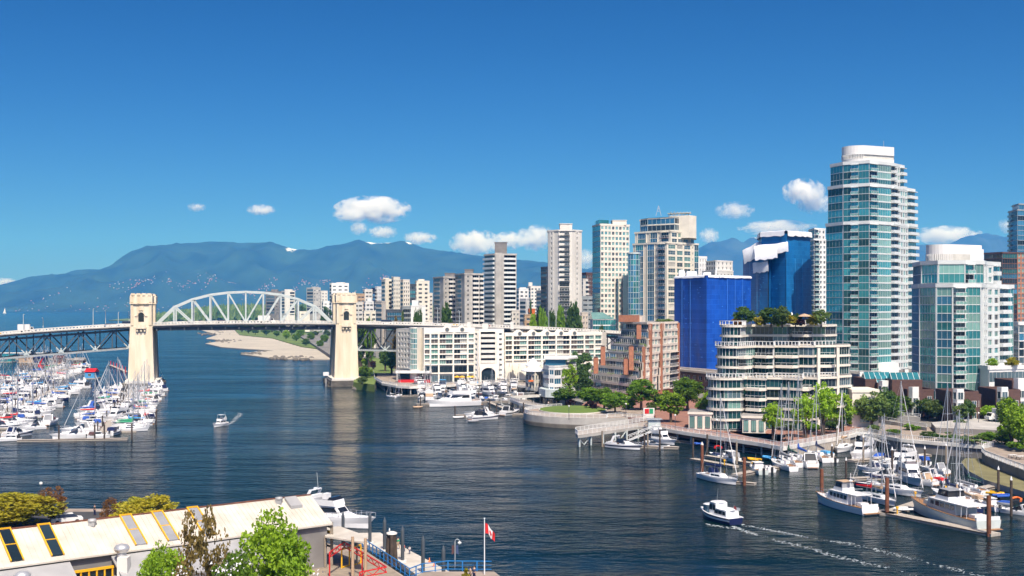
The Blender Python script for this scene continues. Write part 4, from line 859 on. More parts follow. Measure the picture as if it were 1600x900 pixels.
def blue_house():
    o = (X(870, 430), 430.0); B = Bld('curved_house', 'pale blue and white curved waterfront house with blue window strips', 'house', o, None, ['white', 'roofg']); L = lambda px, Y: (X(px, Y)-o[0], Y-o[1])
    q = [L(849, 432), L(851, 424), L(858, 419), L(866, 418), L(876, 420), L(886, 424), L(900, 432), L(900, 446), L(850, 446)]; B.prism(q, 2.8, 13.2, 0, 1)
    for i, (a, b) in enumerate(zip(q[:6], q[1:7])): B.edge(a, b, 3.4, 3, 3.1, [(1, 'G', dict(gl=('gb', 'gd', 'gm'), mu=1.2, sp=1.1)) if i in (0, 1, 3) else W_(1, bw=2.4, ww=1.6, wh=1.7, gl=('gb', 'gm'))], 0, .2)
    k = MB(); k.prism([L(852, 424), L(884, 423.5), L(886, 436), L(852, 438)], 13.2, 15.8); B.part('upper_storey', k, M['gb']); k = MB(); k.prism([L(850, 423), L(888, 422.4), L(903, 432), L(901, 447), L(850, 447)], 15.8, 16.3); B.part('flat_roof', k, M['white'])
    k = MB(); k.prism([L(842, 421), L(852, 414), L(874, 412), L(874, 420), L(846, 428)], 2.6, 5.4); B.part('terrace_base', k, M['steelw']); B.cap(q, 13.2, .6, .1); B.done()
blue_house()
# ---------------- brick and white town houses at the foot of the towers ----------------
def townhouse(px, Y, w, zt, i, label, bay=True, glass=False):
    o = (X(px, Y), Y); B = Bld('town_house', label, 'town house', o, 'brick town houses below the glass towers', ['brickd', 'roofd', 'white'])
    B.wall.box(0, 0, 3, w, 12, zt-2.6, 0)
    for k in range(2): B.put('window', ('W', 1.3, 1.7, 2, 1, 'gm', 'white'), (w-1.9, -.04), 4.4+k*3.2, 0, 2)
    if bay:
        q = [(.3, 0), (.9, -1.6), (2.7, -1.6), (3.3, 0)]; k = MB(); k.prism(q, 3, zt-1.2, 0); bp_ = B.part('bay', k, M['white'])
        for n_ in range(3):
            z = 4.0+n_*2.9
            if z+2 > zt-1.6: break
            for (a, b) in zip(q, q[1:]):
                th = atan2(b[1]-a[1], b[0]-a[0]); ww = hypot(b[0]-a[0], b[1]-a[1])-.3; wn = panel_mb(ww, 2.0, 2 if ww > 1.5 else 1, 1).build('window', [M['gm'], M['white']], bp_, (a[0]+.15*cos(th)+.03*sin(th), a[1]+.15*sin(th)-.03*cos(th), z)); wn.rotation_euler.z = th
    if glass:
        g = MB(); zb = zt-2.6; v = [(.3, .5, zb), (w-.3, .5, zb), (w-.3, 6, zb), (.3, 6, zb), (.3, 3, zb+2.6), (w-.3, 3, zb+2.6)]; g.add(v, [(0, 1, 5, 4), (2, 3, 4, 5), (1, 2, 5), (3, 0, 4)], 0)
        for i_ in range(6): t = i_/5; x = .3+(w-.6)*t; g.bar((x, .5, zb), (x, 3, zb+2.6), .1, .1, 1)
        B.part('glass_roof', g, [M['gt'], M['rail']])
    B.cap([(0, 0), (w, 0), (w, 12), (0, 12)], zt-2.6, .7, .05, 0); return B.done()
for i, (px, Y, w, zt, bay, gl, lab) in enumerate([
    (1352, 342, 8.4, 15.6, False, True, 'brick town house with a small glass roof left of the white bay houses'), (1371, 340, 8.6, 14.6, True, True, 'town house with white bay right of the green bush beside the condominium'),
    (1394, 336, 8.8, 15.8, False, True, 'dark brick town house with the largest teal glass roof'), (1418, 333, 7.6, 13.2, True, False, 'white bay town house just left of the lower glass tower'),
    (1487, 316, 7.4, 13.8, True, False, 'white bay town house standing before the lower glass tower'), (1508, 317, 4.4, 13.0, False, False, 'narrow brick town house between a white bay and the dark conifer'),
    (1556, 318, 6.8, 14.2, True, False, 'white bay town house right of the dark conifer'), (1582, 322, 9, 16.4, True, False, 'white bay town house cut by the right photo edge')]): townhouse(px, Y, w, zt, i, lab, bay, gl)
q = [(X(1545, 345), 345), (X(1620, 352), 352), (X(1620, 352), 362), (X(1545, 345), 360)]
tower('podium_terrace', 'white planted podium terrace at the right edge beneath the lower glass tower', 'podium', q, [(3, 3, 4.4, None)], [[G_(1, gl=('gd', 'gm'), sp=1.4)]], ['white'], cap=1.2)
q = [(X(1064, 446), 446), (X(1128, 420), 420), (X(1128, 420)+3, 440), (X(1066, 446), 466)]
tower('podium_block', 'low brick podium between the brick apartments and the cream condominium', 'podium', q, [(3, 2, 3.6, None)], [[W_(1, bw=4, ww=2.4, wh=1.6, gl=('gd',), m=1)]], ['pink', 'brickd'], cap=.8)
# ---------------- steel and stone bridge ----------------
BO = Vector((X(222, 496), 496.0)); BA_ = radians(13.1); BD = Vector((cos(BA_), sin(BA_))); BN = Vector((-sin(BA_), cos(BA_)))   # along the deck, and away from the camera
BW = 20.0                                              # deck width
def deck_z(s):                                         # gentle crown over the main span
    return 27.9-.00018*(s-45)**2 if s > 45 else 27.9-.00042*(s-45)**2
bridge = thing('road_bridge', 'long road bridge with pale steel arch truss between two cream stone towers', 'bridge', (BO.x, BO.y, 0), BA_)
S0, S1, SPAN = -170, 330, 87.0
def bpart(name, mb, mats, par=None): return mb.build(name, mats, par or bridge)
k = MB(); n = 60
for i in range(n):
    a, b = S0+(S1-S0)*i/n, S0+(S1-S0)*(i+1)/n; za, zb = deck_z(a), deck_z(b)
    v = [(a, 0, za), (b, 0, zb), (b, BW, zb), (a, BW, za), (a, 0, za-1.1), (b, 0, zb-1.1), (b, BW, zb-1.1), (a, BW, za-1.1)]
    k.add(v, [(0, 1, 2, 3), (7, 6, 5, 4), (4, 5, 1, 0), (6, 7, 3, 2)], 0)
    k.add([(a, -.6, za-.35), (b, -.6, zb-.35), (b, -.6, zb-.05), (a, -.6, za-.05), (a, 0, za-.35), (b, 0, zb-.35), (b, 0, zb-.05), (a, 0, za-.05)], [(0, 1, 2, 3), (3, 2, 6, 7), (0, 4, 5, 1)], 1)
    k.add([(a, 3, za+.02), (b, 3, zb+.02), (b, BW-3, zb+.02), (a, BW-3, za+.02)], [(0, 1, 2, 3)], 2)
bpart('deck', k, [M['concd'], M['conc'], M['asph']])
for nm, y in (('parapet', .1), ('parapet', BW-.4)):     # solid concrete parapets with a balustrade pattern
    k = MB()
    for i in range(n):
        a, b = S0+(S1-S0)*i/n, S0+(S1-S0)*(i+1)/n; za, zb = deck_z(a), deck_z(b)
        for (z0, z1, m) in ((0, .25, 0), (.85, 1.15, 0)): k.add([(a, y, za+z0), (b, y, zb+z0), (b, y, zb+z1), (a, y, za+z1), (a, y+.3, za+z0), (b, y+.3, zb+z0), (b, y+.3, zb+z1), (a, y+.3, za+z1)], [(0, 1, 2, 3), (3, 2, 6, 7), (5, 4, 7, 6), (1, 0, 4, 5)], m)
        for j in range(6): x = a+(b-a)*j/6; z = deck_z(x); k.box(x-.3, y+.03, z+.2, x+.3, y+.27, z+.9, 0)
    bpart(nm, k, M['concl'])
# through truss of the main span: two arched planes
NP = 10
hts = [0, 7.3, 10.5, 12.4, 13.3, 13.6, 13.3, 12.4, 10.5, 7.3, 0]
s_ = lambda i: 5.5+(SPAN-11)*i/NP
for pi_, y in enumerate((1.2, BW-1.6)):
    ch = MB(); T = lambda i: (s_(i), y, deck_z(s_(i))+.3+hts[i]); Bt = lambda i: (s_(i), y, deck_z(s_(i))+.3)
    for i in range(NP): ch.bar(T(i), T(i+1), .95, .85)
    ch.bar(Bt(0), Bt(NP), .6, .6); tr = bpart('arch_truss', ch, M['steelw'])
    for i in range(1, NP): q = MB(); q.bar(T(i), Bt(i), .62, .62); q.build('vertical_post', M['steelw'], tr)
    for i in range(1, NP):
        if i == NP//2: continue
        j = i+1 if i < NP/2 else i-1
        q = MB(); q.bar(T(i), Bt(j), .6, .55); q.build('diagonal_brace', M['steelw'], tr)
for i in range(2, NP-1):
    q = MB(); z = deck_z(s_(i))+.3+hts[i]; q.bar((s_(i), 1.2, z), (s_(i), BW-1.6, z), .45, .5)
    if i < NP-2: z2 = deck_z(s_(i+1))+.3+hts[i+1]; q.bar((s_(i), 1.2, z), (s_(i+1), BW-1.6, z2), .3, .3); q.bar((s_(i), BW-1.6, z), (s_(i+1), 1.2, z2), .3, .3)
    bpart('sway_bracing', q, M['steelw'])
fl_ = MB()
for i in range(14): x = 6+i*(SPAN-12)/13; fl_.box(x-.25, .3, deck_z(x)-2.6, x+.25, BW-.6, deck_z(x)-1.0)
for y in (1.5, BW-2): fl_.box(5, y-.3, deck_z(5)-2.3, SPAN-5, y+.3, deck_z(5)-.9)
bpart('floor_beams', fl_, M['steeld'])
# deck trusses of the approach spans
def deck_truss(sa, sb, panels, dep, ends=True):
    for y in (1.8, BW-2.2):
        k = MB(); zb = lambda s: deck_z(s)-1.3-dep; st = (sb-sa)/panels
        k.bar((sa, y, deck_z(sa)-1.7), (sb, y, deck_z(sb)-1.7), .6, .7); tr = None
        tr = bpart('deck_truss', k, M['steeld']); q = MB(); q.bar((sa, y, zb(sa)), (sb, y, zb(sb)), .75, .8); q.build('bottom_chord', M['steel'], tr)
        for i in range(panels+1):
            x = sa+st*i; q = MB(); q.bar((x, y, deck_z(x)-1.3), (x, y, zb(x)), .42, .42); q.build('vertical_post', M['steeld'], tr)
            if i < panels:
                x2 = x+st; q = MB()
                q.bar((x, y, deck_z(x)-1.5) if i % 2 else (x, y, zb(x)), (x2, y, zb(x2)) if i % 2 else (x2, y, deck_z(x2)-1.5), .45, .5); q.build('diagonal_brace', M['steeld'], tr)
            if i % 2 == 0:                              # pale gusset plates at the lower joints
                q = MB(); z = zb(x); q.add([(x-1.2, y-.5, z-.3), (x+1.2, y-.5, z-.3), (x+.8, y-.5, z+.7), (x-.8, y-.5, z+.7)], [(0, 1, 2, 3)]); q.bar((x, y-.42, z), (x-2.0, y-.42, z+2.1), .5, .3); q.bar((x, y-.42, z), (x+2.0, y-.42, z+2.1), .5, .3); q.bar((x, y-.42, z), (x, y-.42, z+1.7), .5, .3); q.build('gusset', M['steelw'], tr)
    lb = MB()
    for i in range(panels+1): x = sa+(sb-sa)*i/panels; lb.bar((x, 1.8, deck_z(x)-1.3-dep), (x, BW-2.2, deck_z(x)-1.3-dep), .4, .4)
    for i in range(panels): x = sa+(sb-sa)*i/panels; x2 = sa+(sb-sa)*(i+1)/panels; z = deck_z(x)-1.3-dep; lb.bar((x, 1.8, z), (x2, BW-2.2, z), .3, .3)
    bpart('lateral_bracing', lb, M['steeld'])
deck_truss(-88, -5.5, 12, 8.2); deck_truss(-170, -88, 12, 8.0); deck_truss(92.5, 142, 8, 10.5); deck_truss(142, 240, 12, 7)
# stone towers: near shaft, far shaft, portal between, stone base in the water
def pier_tower(s, dark_side):
    for y0, y1 in ((-4.6, 3.2), (BW-3.2, BW+4.6)):
        k = MB(); zd = deck_z(s); cx, cy_ = s, (y0+y1)/2; hy = (y1-y0)/2
        def ring(hx, hy_, z): return [(cx-hx, cy_-hy_, z), (cx+hx, cy_-hy_, z), (cx+hx, cy_+hy_, z), (cx-hx, cy_+hy_, z)]
        prof = [(5.35, hy+.8, 3.4), (4.6, hy+.15, zd-2), (4.6, hy+.15, zd-.3), (4.15, hy, zd-.2), (4.15, hy, zd+9.4), (4.6, hy+.35, zd+9.8), (4.6, hy+.35, zd+12.6), (4.35, hy+.1, zd+12.9), (4.35, hy+.1, zd+13.6)]
        v = [p for (hx, hy_, z) in prof for p in ring(hx, hy_, z)]; m = len(prof)
        k.add(v, [(j*4+i, j*4+(i+1) % 4, (j+1)*4+(i+1) % 4, (j+1)*4+i) for j in range(m-1) for i in range(4)]+[tuple((m-1)*4+i for i in range(4))])
        f = cy_-hy
        for sx in (-3.75, 3.75): k.box(cx+sx-.55, f-.35, zd+.2, cx+sx+.55, f+.1, zd+10.2, 0)      # corner pilasters
        k.box(cx-4.7, f-.75, zd+9.3, cx+4.7, f-.05, zd+9.7, 0)
        for sx in (-3.3, -1.1, 1.1, 3.3): k.box(cx+sx-.75, f-.55, zd+12.9, cx+sx+.75, f+.4, zd+13.9, 0)
        tw = bpart('stone_tower', k, M['tower'])
        d = MB(); n_ = 10; aw, ah = 1.15, 2.7           # arched window, its hood, slot and balcony
        pts = [(-aw, 0), (aw, 0)]+[(aw*cos(pi*i/n_), ah+aw*sin(pi*i/n_)) for i in range(n_+1)]
        d.add([(cx+p[0], f-.06, zd+1.7+p[1]) for p in pts], [tuple(range(len(pts)))]); d.build('arched_window', M['gd'], tw)
        hd = MB()
        for i in range(n_):
            u, v_ = pi*i/n_, pi*(i+1)/n_; hd.bar((cx+1.5*cos(u), f-.2, zd+4.5+1.5*sin(u)), (cx+1.5*cos(v_), f-.2, zd+4.5+1.5*sin(v_)), .4, .45)
        hd.box(cx-2.6, f-.35, zd+4.1, cx-1.4, f-.02, zd+4.5); hd.box(cx+1.4, f-.35, zd+4.1, cx+2.6, f-.02, zd+4.5); hd.build('window_hood', M['tower'], tw)
        bl = MB(); bl.box(cx-2.1, f-1.6, zd-1.2, cx+2.1, f, zd-.7); bl.box(cx-2.1, f-1.6, zd-.7, cx+2.1, f-1.35, zd+.5)
        for sx in (-1.5, 0, 1.5): bl.box(cx+sx-.3, f-1.2, zd-2.4, cx+sx+.3, f-.1, zd-1.2)
        bl.build('stone_balcony', M['tower'], tw)
        st = MB(); st.box(cx-.35, f-.05, zd+10.1, cx+.35, f+.2, zd+11.9); st.build('slot_window', M['concd'], tw)
        cr = MB(); cr.box(cx-.9, f-.5, zd+6.6, cx+.9, f, zd+8.4); cr.box(cx-3.4, f-.42, zd-12.3, cx+3.4, f-.12, zd-11.7); cr.build('carved_panel', M['tower'], tw)
    k = MB(); k.box(s-3.6, 3.0, 3, s+3.6, BW-3.0, deck_z(s)-9); k.box(s-3.2, 2.5, deck_z(s)-4.5, s+3.2, BW-2.5, deck_z(s)-1.15); bpart('cross_wall', k, M['conc'])
    k = MB(); k.box(s-2.4, 3.0, deck_z(s)+7.8, s+2.4, BW-3.0, deck_z(s)+12.2); k.box(s-2.8, 3, deck_z(s)+11.9, s+2.8, BW-3, deck_z(s)+12.8); bpart('portal_gallery', k, M['tower'])
    k = MB(); q = [(s-7, -7.4), (s+7, -7.4), (s+7.6, 2), (s+7.6, BW-2), (s+7, BW+7.4), (s-7, BW+7.4), (s-7.6, BW-2), (s-7.6, 2)]
    k.prism(q, -4, 2.6, 0); k.prism([(s+(x-s)*.93, BW/2+(y-BW/2)*.95) for x, y in q], 2.6, 3.6, 1); rr = random.Random(s)
    for i in range(70):                                  # rough masonry blocks on the sides
        a = rr.randrange(len(q)); p0, p1 = q[a], q[(a+1) % len(q)]; t = rr.random(); w_ = rr.uniform(.5, 1.3); x, y = p0[0]+(p1[0]-p0[0])*t, p0[1]+(p1[1]-p0[1])*t; z = rr.uniform(-.3, 2); k.box(x-w_, y-.18, z, x+w_, y+.18, z+.5, 0)
    bpart('stone_base', k, [M['rock'], M['concl']])
pier_tower(0, 1); pier_tower(SPAN, -1)
for s in (-88, 142, 240): k = MB(); k.box(s-2, .5, -4, s+2, BW-.5, deck_z(s)-10); k.box(s-2.4, 0, deck_z(s)-10, s+2.4, BW, deck_z(s)-9); bpart('concrete_pier', k, M['conc'])
k = MB(); k.tube((SPAN-9, -5, 0), (SPAN-9, -5, 5), .12); k.box(SPAN-10.2, -6, 4.8, SPAN-7.8, -4.2, 6.3); bpart('navigation_light', k, M['white'])
def onb(s, y): p = BO+BD*s+BN*y; return (p.x, p.y, deck_z(s))
def lamp(loc, rz, h, label, group, arm=1.8):
    t = thing('street_lamp', label, 'street lamp', loc, rz, group); k = MB(); k.tube((0, 0, 0), (0, 0, h), .17, .11, 6); k.tube((0, 0, h-.1), (0, arm, h+.25), .09, .07, 6); k.build('pole', M['steelw'], t)
    k = MB(); k.box(-.18, arm-.3, h+.1, .18, arm+.5, h+.3); k.build('lamp_head', M['alu'], t); return t
for i, (px, h) in enumerate(((34, 7.5), (52, 5.5), (135, 8), (146, 7), (172, 6), (182, 6))):
    Ys = 490; s = (X(px, 484)-BO.x)/BD.x; lamp(onb(s, BW-1 if i % 2 else 1), BA_ if i % 2 == 0 else BA_+pi, h, ('leftmost', 'second', 'third', 'fourth', 'fifth', 'sixth')[i]+' lamp post along the bridge deck left of the stone towers', 'bridge lamp posts')
for i, (px, h) in enumerate(((567, 7), (580, 5.5), (609, 8.5), (685, 8), (730, 7), (858, 7.5), (885, 8.5))):
    s = (X(px, 520+(px-567)*.07)-BO.x)/BD.x; lamp(onb(s, 1 if i % 2 else BW-1), BA_, h, ('leftmost', 'second', 'third', 'fourth', 'fifth', 'sixth', 'rightmost')[i]+' lamp post along the bridge deck right of the stone towers', 'bridge lamp posts')
# ---------------- vehicles ----------------
def vehicle(kind, label, cat, loc, rz, body, group=None, L_=4.4, W_v=1.8):
    t = thing(kind, label, cat, loc, rz, group); k = MB(); w = W_v/2
    if kind == 'box_truck':
        k.box(-L_/2, -w, .9, L_/2-2.2, w, 3.4); k.build('cargo_box', M[body], t)
        c = MB(); c.prism([(L_/2-2.05, -w), (L_/2, -w), (L_/2, w), (L_/2-2.05, w)], .55, 1.35); c.add([(L_/2-2.05, -w, 1.35), (L_/2-.5, -w, 1.35), (L_/2-.9, -w, 2.3), (L_/2-2.05, -w, 2.3), (L_/2-2.05, w, 1.35), (L_/2-.5, w, 1.35), (L_/2-.9, w, 2.3), (L_/2-2.05, w, 2.3)], [(0, 1, 2, 3), (5, 4, 7, 6), (3, 2, 6, 7), (1, 5, 6, 2)]); cb = c.build('cab', M[body], t)
        g = MB(); g.quad((L_/2-.52, -w+.1, 1.42), (L_/2-.52, w-.1, 1.42), (L_/2-.84, w-.1, 2.2), (L_/2-.84, -w+.1, 2.2)); g.quad((L_/2-1.8, -w-.01, 1.4), (L_/2-.75, -w-.01, 1.4), (L_/2-1.0, -w-.01, 2.15), (L_/2-1.8, -w-.01, 2.15)); g.build('windscreen', M['winb'], cb)
        c = MB(); c.box(-L_/2, -w+.2, .5, L_/2-2, w-.2, .9); c.build('chassis', M['black'], t)
    else:
        h = 1.0 if kind == 'car' else 1.1; roof = 1.48 if kind == 'car' else 2.1
        k.add([(-L_/2, -w, .35), (L_/2, -w, .35), (L_/2, -w, h-.18), (L_/2-.9, -w, h), (-L_/2, -w, h), (-L_/2, w, .35), (L_/2, w, .35), (L_/2, w, h-.18), (L_/2-.9, w, h), (-L_/2, w, h)], [(0, 1, 2, 3, 4), (9, 8, 7, 6, 5), (4, 3, 8, 9), (3, 2, 7, 8), (2, 1, 6, 7), (0, 4, 9, 5)])
        xa, xb = (-L_*.38, L_*.2) if kind == 'car' else (-L_*.48, L_*.3); k.add([(xa, -w+.2, roof), (xb, -w+.2, roof), (xb, w-.2, roof), (xa, w-.2, roof)], [(0, 1, 2, 3)]); k.build('body', M[body], t)
        g = MB(); xc, xd = (xa-.35, xb+.65) if kind == 'car' else (xa-.02, xb+.6); b4 = [(xc, -w+.05, h), (xd, -w+.05, h), (xd, w-.05, h), (xc, w-.05, h)]; t4 = [(xa, -w+.2, roof-.02), (xb, -w+.2, roof-.02), (xb, w-.2, roof-.02), (xa, w-.2, roof-.02)]
        g.add(b4+t4, [(0, 1, 5, 4), (1, 2, 6, 5), (2, 3, 7, 6), (3, 0, 4, 7)]); g.build('windows', M['winb'], t)
    for x in (-L_*.31, L_*.31):
        for y in (-w+.02, w-.02):
            q = MB(); q.tube((x, y-.1, .34), (x, y+.1, .34), .34, .34, 10); q.build('wheel', M['black'], t)
    return t
for kind, px, lane, body, lab, L_, W_v in (('car', 7, 5, 'yellow', 'yellow taxi on the bridge deck at the left edge of the photo', 4.6, 1.8), ('box_truck', 52, 5, 'white', 'white box truck on the bridge deck left of the stone towers', 7, 2.3), ('car', 166, 14, 'bluep', 'small blue car on the bridge deck left of the stone tower', 4.3, 1.8),
    ('car', 178, 5, 'white', 'white car on the bridge deck just left of the stone tower', 4.6, 1.8), ('van', 200, 5, 'gel', 'white van passing behind the left stone tower', 5.2, 1.9), ('box_truck', 411, 5, 'white', 'white van truck under the arch truss of the bridge', 7.5, 2.3), ('car', 340, 14, 'grey', 'grey car under the arch truss of the bridge', 4.4, 1.8), ('van', 601, 5, 'white', 'white delivery van on the bridge right of the stone tower', 5.6, 2.0),
    ('car', 682, 5, 'white', 'white car on the bridge above the white apartments', 4.4, 1.8), ('car', 706, 5, 'yellow', 'yellow taxi on the bridge above the white apartments', 4.6, 1.8), ('car', 760, 5, 'red', 'red car on the bridge beneath the striped tower', 4.3, 1.8), ('car', 800, 14, 'grey', 'grey car on the bridge right of the striped tower', 4.3, 1.8)):
    s = (px-222)/313*87 if px < 560 else 87+(px-535)/3.45
    vehicle(kind, lab, 'taxi' if 'taxi' in lab else ('truck' if 'truck' in kind else kind), onb(s, lane), BA_ if lane < 10 else BA_+pi, body, None, L_, W_v)
tk = P(1562, 658, 4.4); vehicle('box_truck', 'white delivery box truck parked on the paved terrace by bright trees', 'truck', (tk[0], tk[1], 4.42), pi+.15, 'white', None, 7.5, 2.4)
# ---------------- promenades on piles, sea walls and railings ----------------
def area(q): return sum((b[0]-a[0])*(b[1]+a[1]) for a, b in zip(q, q[1:]+q[:1]))
def ccw(q): return list(q) if area(q) < 0 else list(q)[::-1]
def offs(path, d):                                       # shift an open path sideways (to the left of travel)
    out = []
    for i, p in enumerate(path):
        a = Vector(path[max(0, i-1)]); b = Vector(path[min(len(path)-1, i+1)]); t = (b-a).normalized(); n = Vector((-t.y, t.x)); out.append((p[0]+n.x*d, p[1]+n.y*d))
    return out
def resample(path, step):
    out = [Vector(path[0])]; acc = 0
    for a, b in zip(path, path[1:]):
        a, b = Vector(a), Vector(b); L_ = (b-a).length; n = max(1, round(L_/step))
        for i in range(1, n+1): out.append(a+(b-a)*(i/n))
    return out
def railing(path, z, label, h=1.1, m='rail', step=2.4, bars=True, name='railing', group=None):
    pts = resample(path, step); o = pts[0]; t = thing(name, label, 'railing', (o.x, o.y, z), 0, group)
    k = MB()
    for a, b in zip(pts, pts[1:]): a2, b2 = a-o, b-o; k.bar((a2.x, a2.y, h), (b2.x, b2.y, h), .12, .10); k.bar((a2.x, a2.y, .12), (b2.x, b2.y, .12), .08, .08); 
    k.build('top_rail', M[m], t)
    for a, b in list(zip(pts, pts[1:]))[:98]:
        k = MB(); a2, b2 = a-o, b-o; k.bar((a2.x, a2.y, -.1), (a2.x, a2.y, h), .14, .14)
        if bars:
            for i in range(1, 6): q = a2+(b2-a2)*(i/6); k.bar((q.x, q.y, .12), (q.x, q.y, h), .07, .07)
        else: k.bar((a2.x, a2.y, h*.55), (b2.x, b2.y, h*.55), .05, .05)
        k.build('railing_panel', M[m], t)
    return t
def pile(x, y, z0, z1, r, m, label, group, cap=None):
    t = MB(); t.tube((0, 0, z0), (0, 0, z1), r*1.05, r, 10)
    if cap: t.lathe([(r, z1), (r*.95, z1+.1), (.02, z1+.7)], 10, 1)
    o = t.build('mooring_pile', [M[m], M[cap or m]], None, (x, y, 0)); return props(o, label, 'pile', group)
def promenade(path, width, label, railpath=True, m='pave', zt=D, pil=5.5, side=1):
    inner = offs(path, width*side); q = ccw(list(path)+inner[::-1]); o = path[0]
    t = thing('promenade', label, 'promenade', (o[0], o[1], 0)); k = MB(); k.prism(rel(q, o), zt-.55, zt, 1, 0); k.build('deck', [M[m], M['conc']], t)
    k = MB()
    for a, b in zip(path, path[1:]): d = Vector(b)-Vector(a); k.box(0, -.12 if side > 0 else -.3, zt-.75, d.length, .3 if side > 0 else .12, zt+.12, 0, atan2(d.y, d.x), (a[0]-o[0], a[1]-o[1], 0))
    k.build('kerb', M['concl'], t)
    if pil:
        pts = resample(path, pil); rows = [offs([tuple(p) for p in pts], (1.0+r*4.5)*side) for r in range(2)]
        for row in rows:
            for p in row: k = MB(); k.tube((p[0]-o[0], p[1]-o[1], -3), (p[0]-o[0], p[1]-o[1], zt-.55), .28, .28, 8); k.build('support_pile', M['conc'], t)
    return t
ph = lambda L_: Pl(L_, D)
hot = ph([(584, 583), (585, 592), (597, 599), (620, 603), (640, 604.5), (690, 602.5), (768, 597.5), (800, 601), (846, 606)])
promenade(hot, 14, 'curved pile promenade in front of the white waterfront apartments', m='pave')
railing(hot, D, 'white railing along the promenade of the white apartments', step=3.0)
bw_ = ph([(838, 618), (800, 622), (797, 625), (806, 629), (838, 635), (870, 640)]); 
promenade(ph([(797, 624.5), (812, 630), (840, 635.5), (872, 640)]), 5, 'timber boardwalk ramp leading to the round lawn terrace', m='wood', pil=7)
railing(ph([(797, 624.5), (812, 630), (840, 635.5), (862, 639)]), D, 'white railing of the boardwalk beside the round lawn terrace', step=3)
promenade(ph([(798, 620), (836, 617.5), (868, 616)]), 3.5, 'narrow back arm of the timber boardwalk by the blue house', m='wood', pil=7); railing(ph([(798, 620), (836, 617.5)]), D, 'white railing on the narrow back arm of the boardwalk', step=3)
# round lawn terrace
RC, RR = (23.0, 351.0), 19.5
cir = [(RC[0]+RR*cos(2*pi*i/64), RC[1]+RR*sin(2*pi*i/64)) for i in range(64)]
t = thing('round_terrace', 'round concrete terrace with an oval lawn jutting into the water', 'terrace', (RC[0], RC[1], 0))
k = MB(); k.prism(rel(cir, RC), -4, D+.02, 0, 1); k.build('sea_wall', [M['conc'], M['pave']], t)
k = MB(); k.lathe([(RR+.05, -.5), (RR+.08, .9), (RR+.02, 1.15)], 64, 0, (0, 0, 0), False); k.build('tide_stain', M['rock'], t)
el = [(-4.2+10.5*cos(2*pi*i/40), 6.5+13.5*sin(2*pi*i/40)) for i in range(40)]
k = MB(); k.prism(el, D, D+.35, 0, 0); k.build('lawn_kerb', M['concl'], t)
lw = MB(); v = []
for r in range(7):
    for i in range(40): a = 2*pi*i/40; f = r/6; v.append((-4.2+10.3*f*cos(a), 6.5+13.3*f*sin(a), D+.36+.75*(1-f*f)))
lw.add(v, [(r*40+i, r*40+(i+1) % 40, (r+1)*40+(i+1) % 40, (r+1)*40+i) for r in range(6) for i in range(40)], 0, True); lw.build('lawn', M['grass'], t)
ra = [(RC[0]+(RR-.3)*cos(pi*(.62+i*.95/30)), RC[1]+(RR-.3)*sin(pi*(.62+i*.95/30))) for i in range(31)]
ra += ph([(950, 652), (972, 651), (1010, 655)]); railing(ra, D+.02, 'white railing curving round the lawn terrace', step=2.0)
# main promenade before the condominium
mp = ph([(972, 651.5), (1010, 656), (1033, 669), (1075, 676), (1130, 684), (1185, 692), (1224, 699), (1262, 692), (1300, 685), (1327, 680)])
promenade(mp[2:], 11, 'red paved pile promenade in front of the cream condominium', m='pavered', pil=6)
railing(mp[2:], D, 'white railing along the promenade of the cream condominium', step=2.4)
k = ccw(ph([(900, 640), (972, 651), (1010, 655.5), (1033, 667), (1150, 684), (1220, 693), (1325, 678), (1350, 674)])+[(100, 322), (96, 345), (60, 420), (30, 420), (22, 372)]); b = MB(); b.prism(k, 1, D-.02, 0, 0); props(b.build('pavement', M['pavered']), 'red and grey paved square before the brick apartments', 'pavement', kind='structure')
# sheet pile wall at the right end of the promenade
t = thing('sheet_pile_wall', 'ribbed timber sea wall under the right end of the promenade', 'sea wall', (P(1262, 692, D)[0], P(1262, 692, D)[1], 0)); o = P(1262, 692, D); pts = resample(ph([(1240, 696), (1327, 680)]), .9); k = MB()
for p in pts: k.box(p.x-o[0]-.22, p.y-o[1]-.1, -3, p.x-o[0]+.22, p.y-o[1]+.5, D-.8)
k.build('timber_boards', M['dock'], t)
# access pier with gangway
pr = ph([(1032, 655), (900, 674), (899, 677), (903, 680.5), (996, 667), (1030, 669)])
o = pr[1]; t = thing('access_pier', 'narrow concrete boat access pier on braced piles', 'pier', (o[0], o[1], 0)); q = rel(ccw(pr), o); k = MB(); k.prism(q, D-.7, D, 1, 0); k.build('deck', [M['pave'], M['conc']], t)
for (px, py) in ((904, 680), (922, 677.5), (941, 675), (960, 672.5), (978, 670), (996, 668)):
    for d in (0.8, 5): x, y = P(px, py, D); k = MB(); k.tube((x-o[0]+.3, y-o[1]+d, -3), (x-o[0]+.3, y-o[1]+d, D-.6), .25, .25, 8); k.build('support_pile', M['steelw'], t)
k = MB()
for (a, b) in ((904, 922), (960, 978)):
    xa, ya = P(a, 680-(a-904)*.13, D); xb, yb = P(b, 680-(b-904)*.13, D); m_ = ((xa+xb)/2, (ya+yb)/2); k.bar((xa-o[0], ya-o[1]+.8, D-.8), (m_[0]-o[0], m_[1]-o[1]+.8, .3), .18); k.bar((xb-o[0], yb-o[1]+.8, D-.8), (m_[0]-o[0], m_[1]-o[1]+.8, .3), .18)
k.build('cross_bracing', M['steelw'], t)
railing(ph([(1022, 655.5), (900, 674), (899, 677), (903, 680), (996, 667), (1028, 669)]), D, 'white railing round the narrow boat access pier', step=2.0)
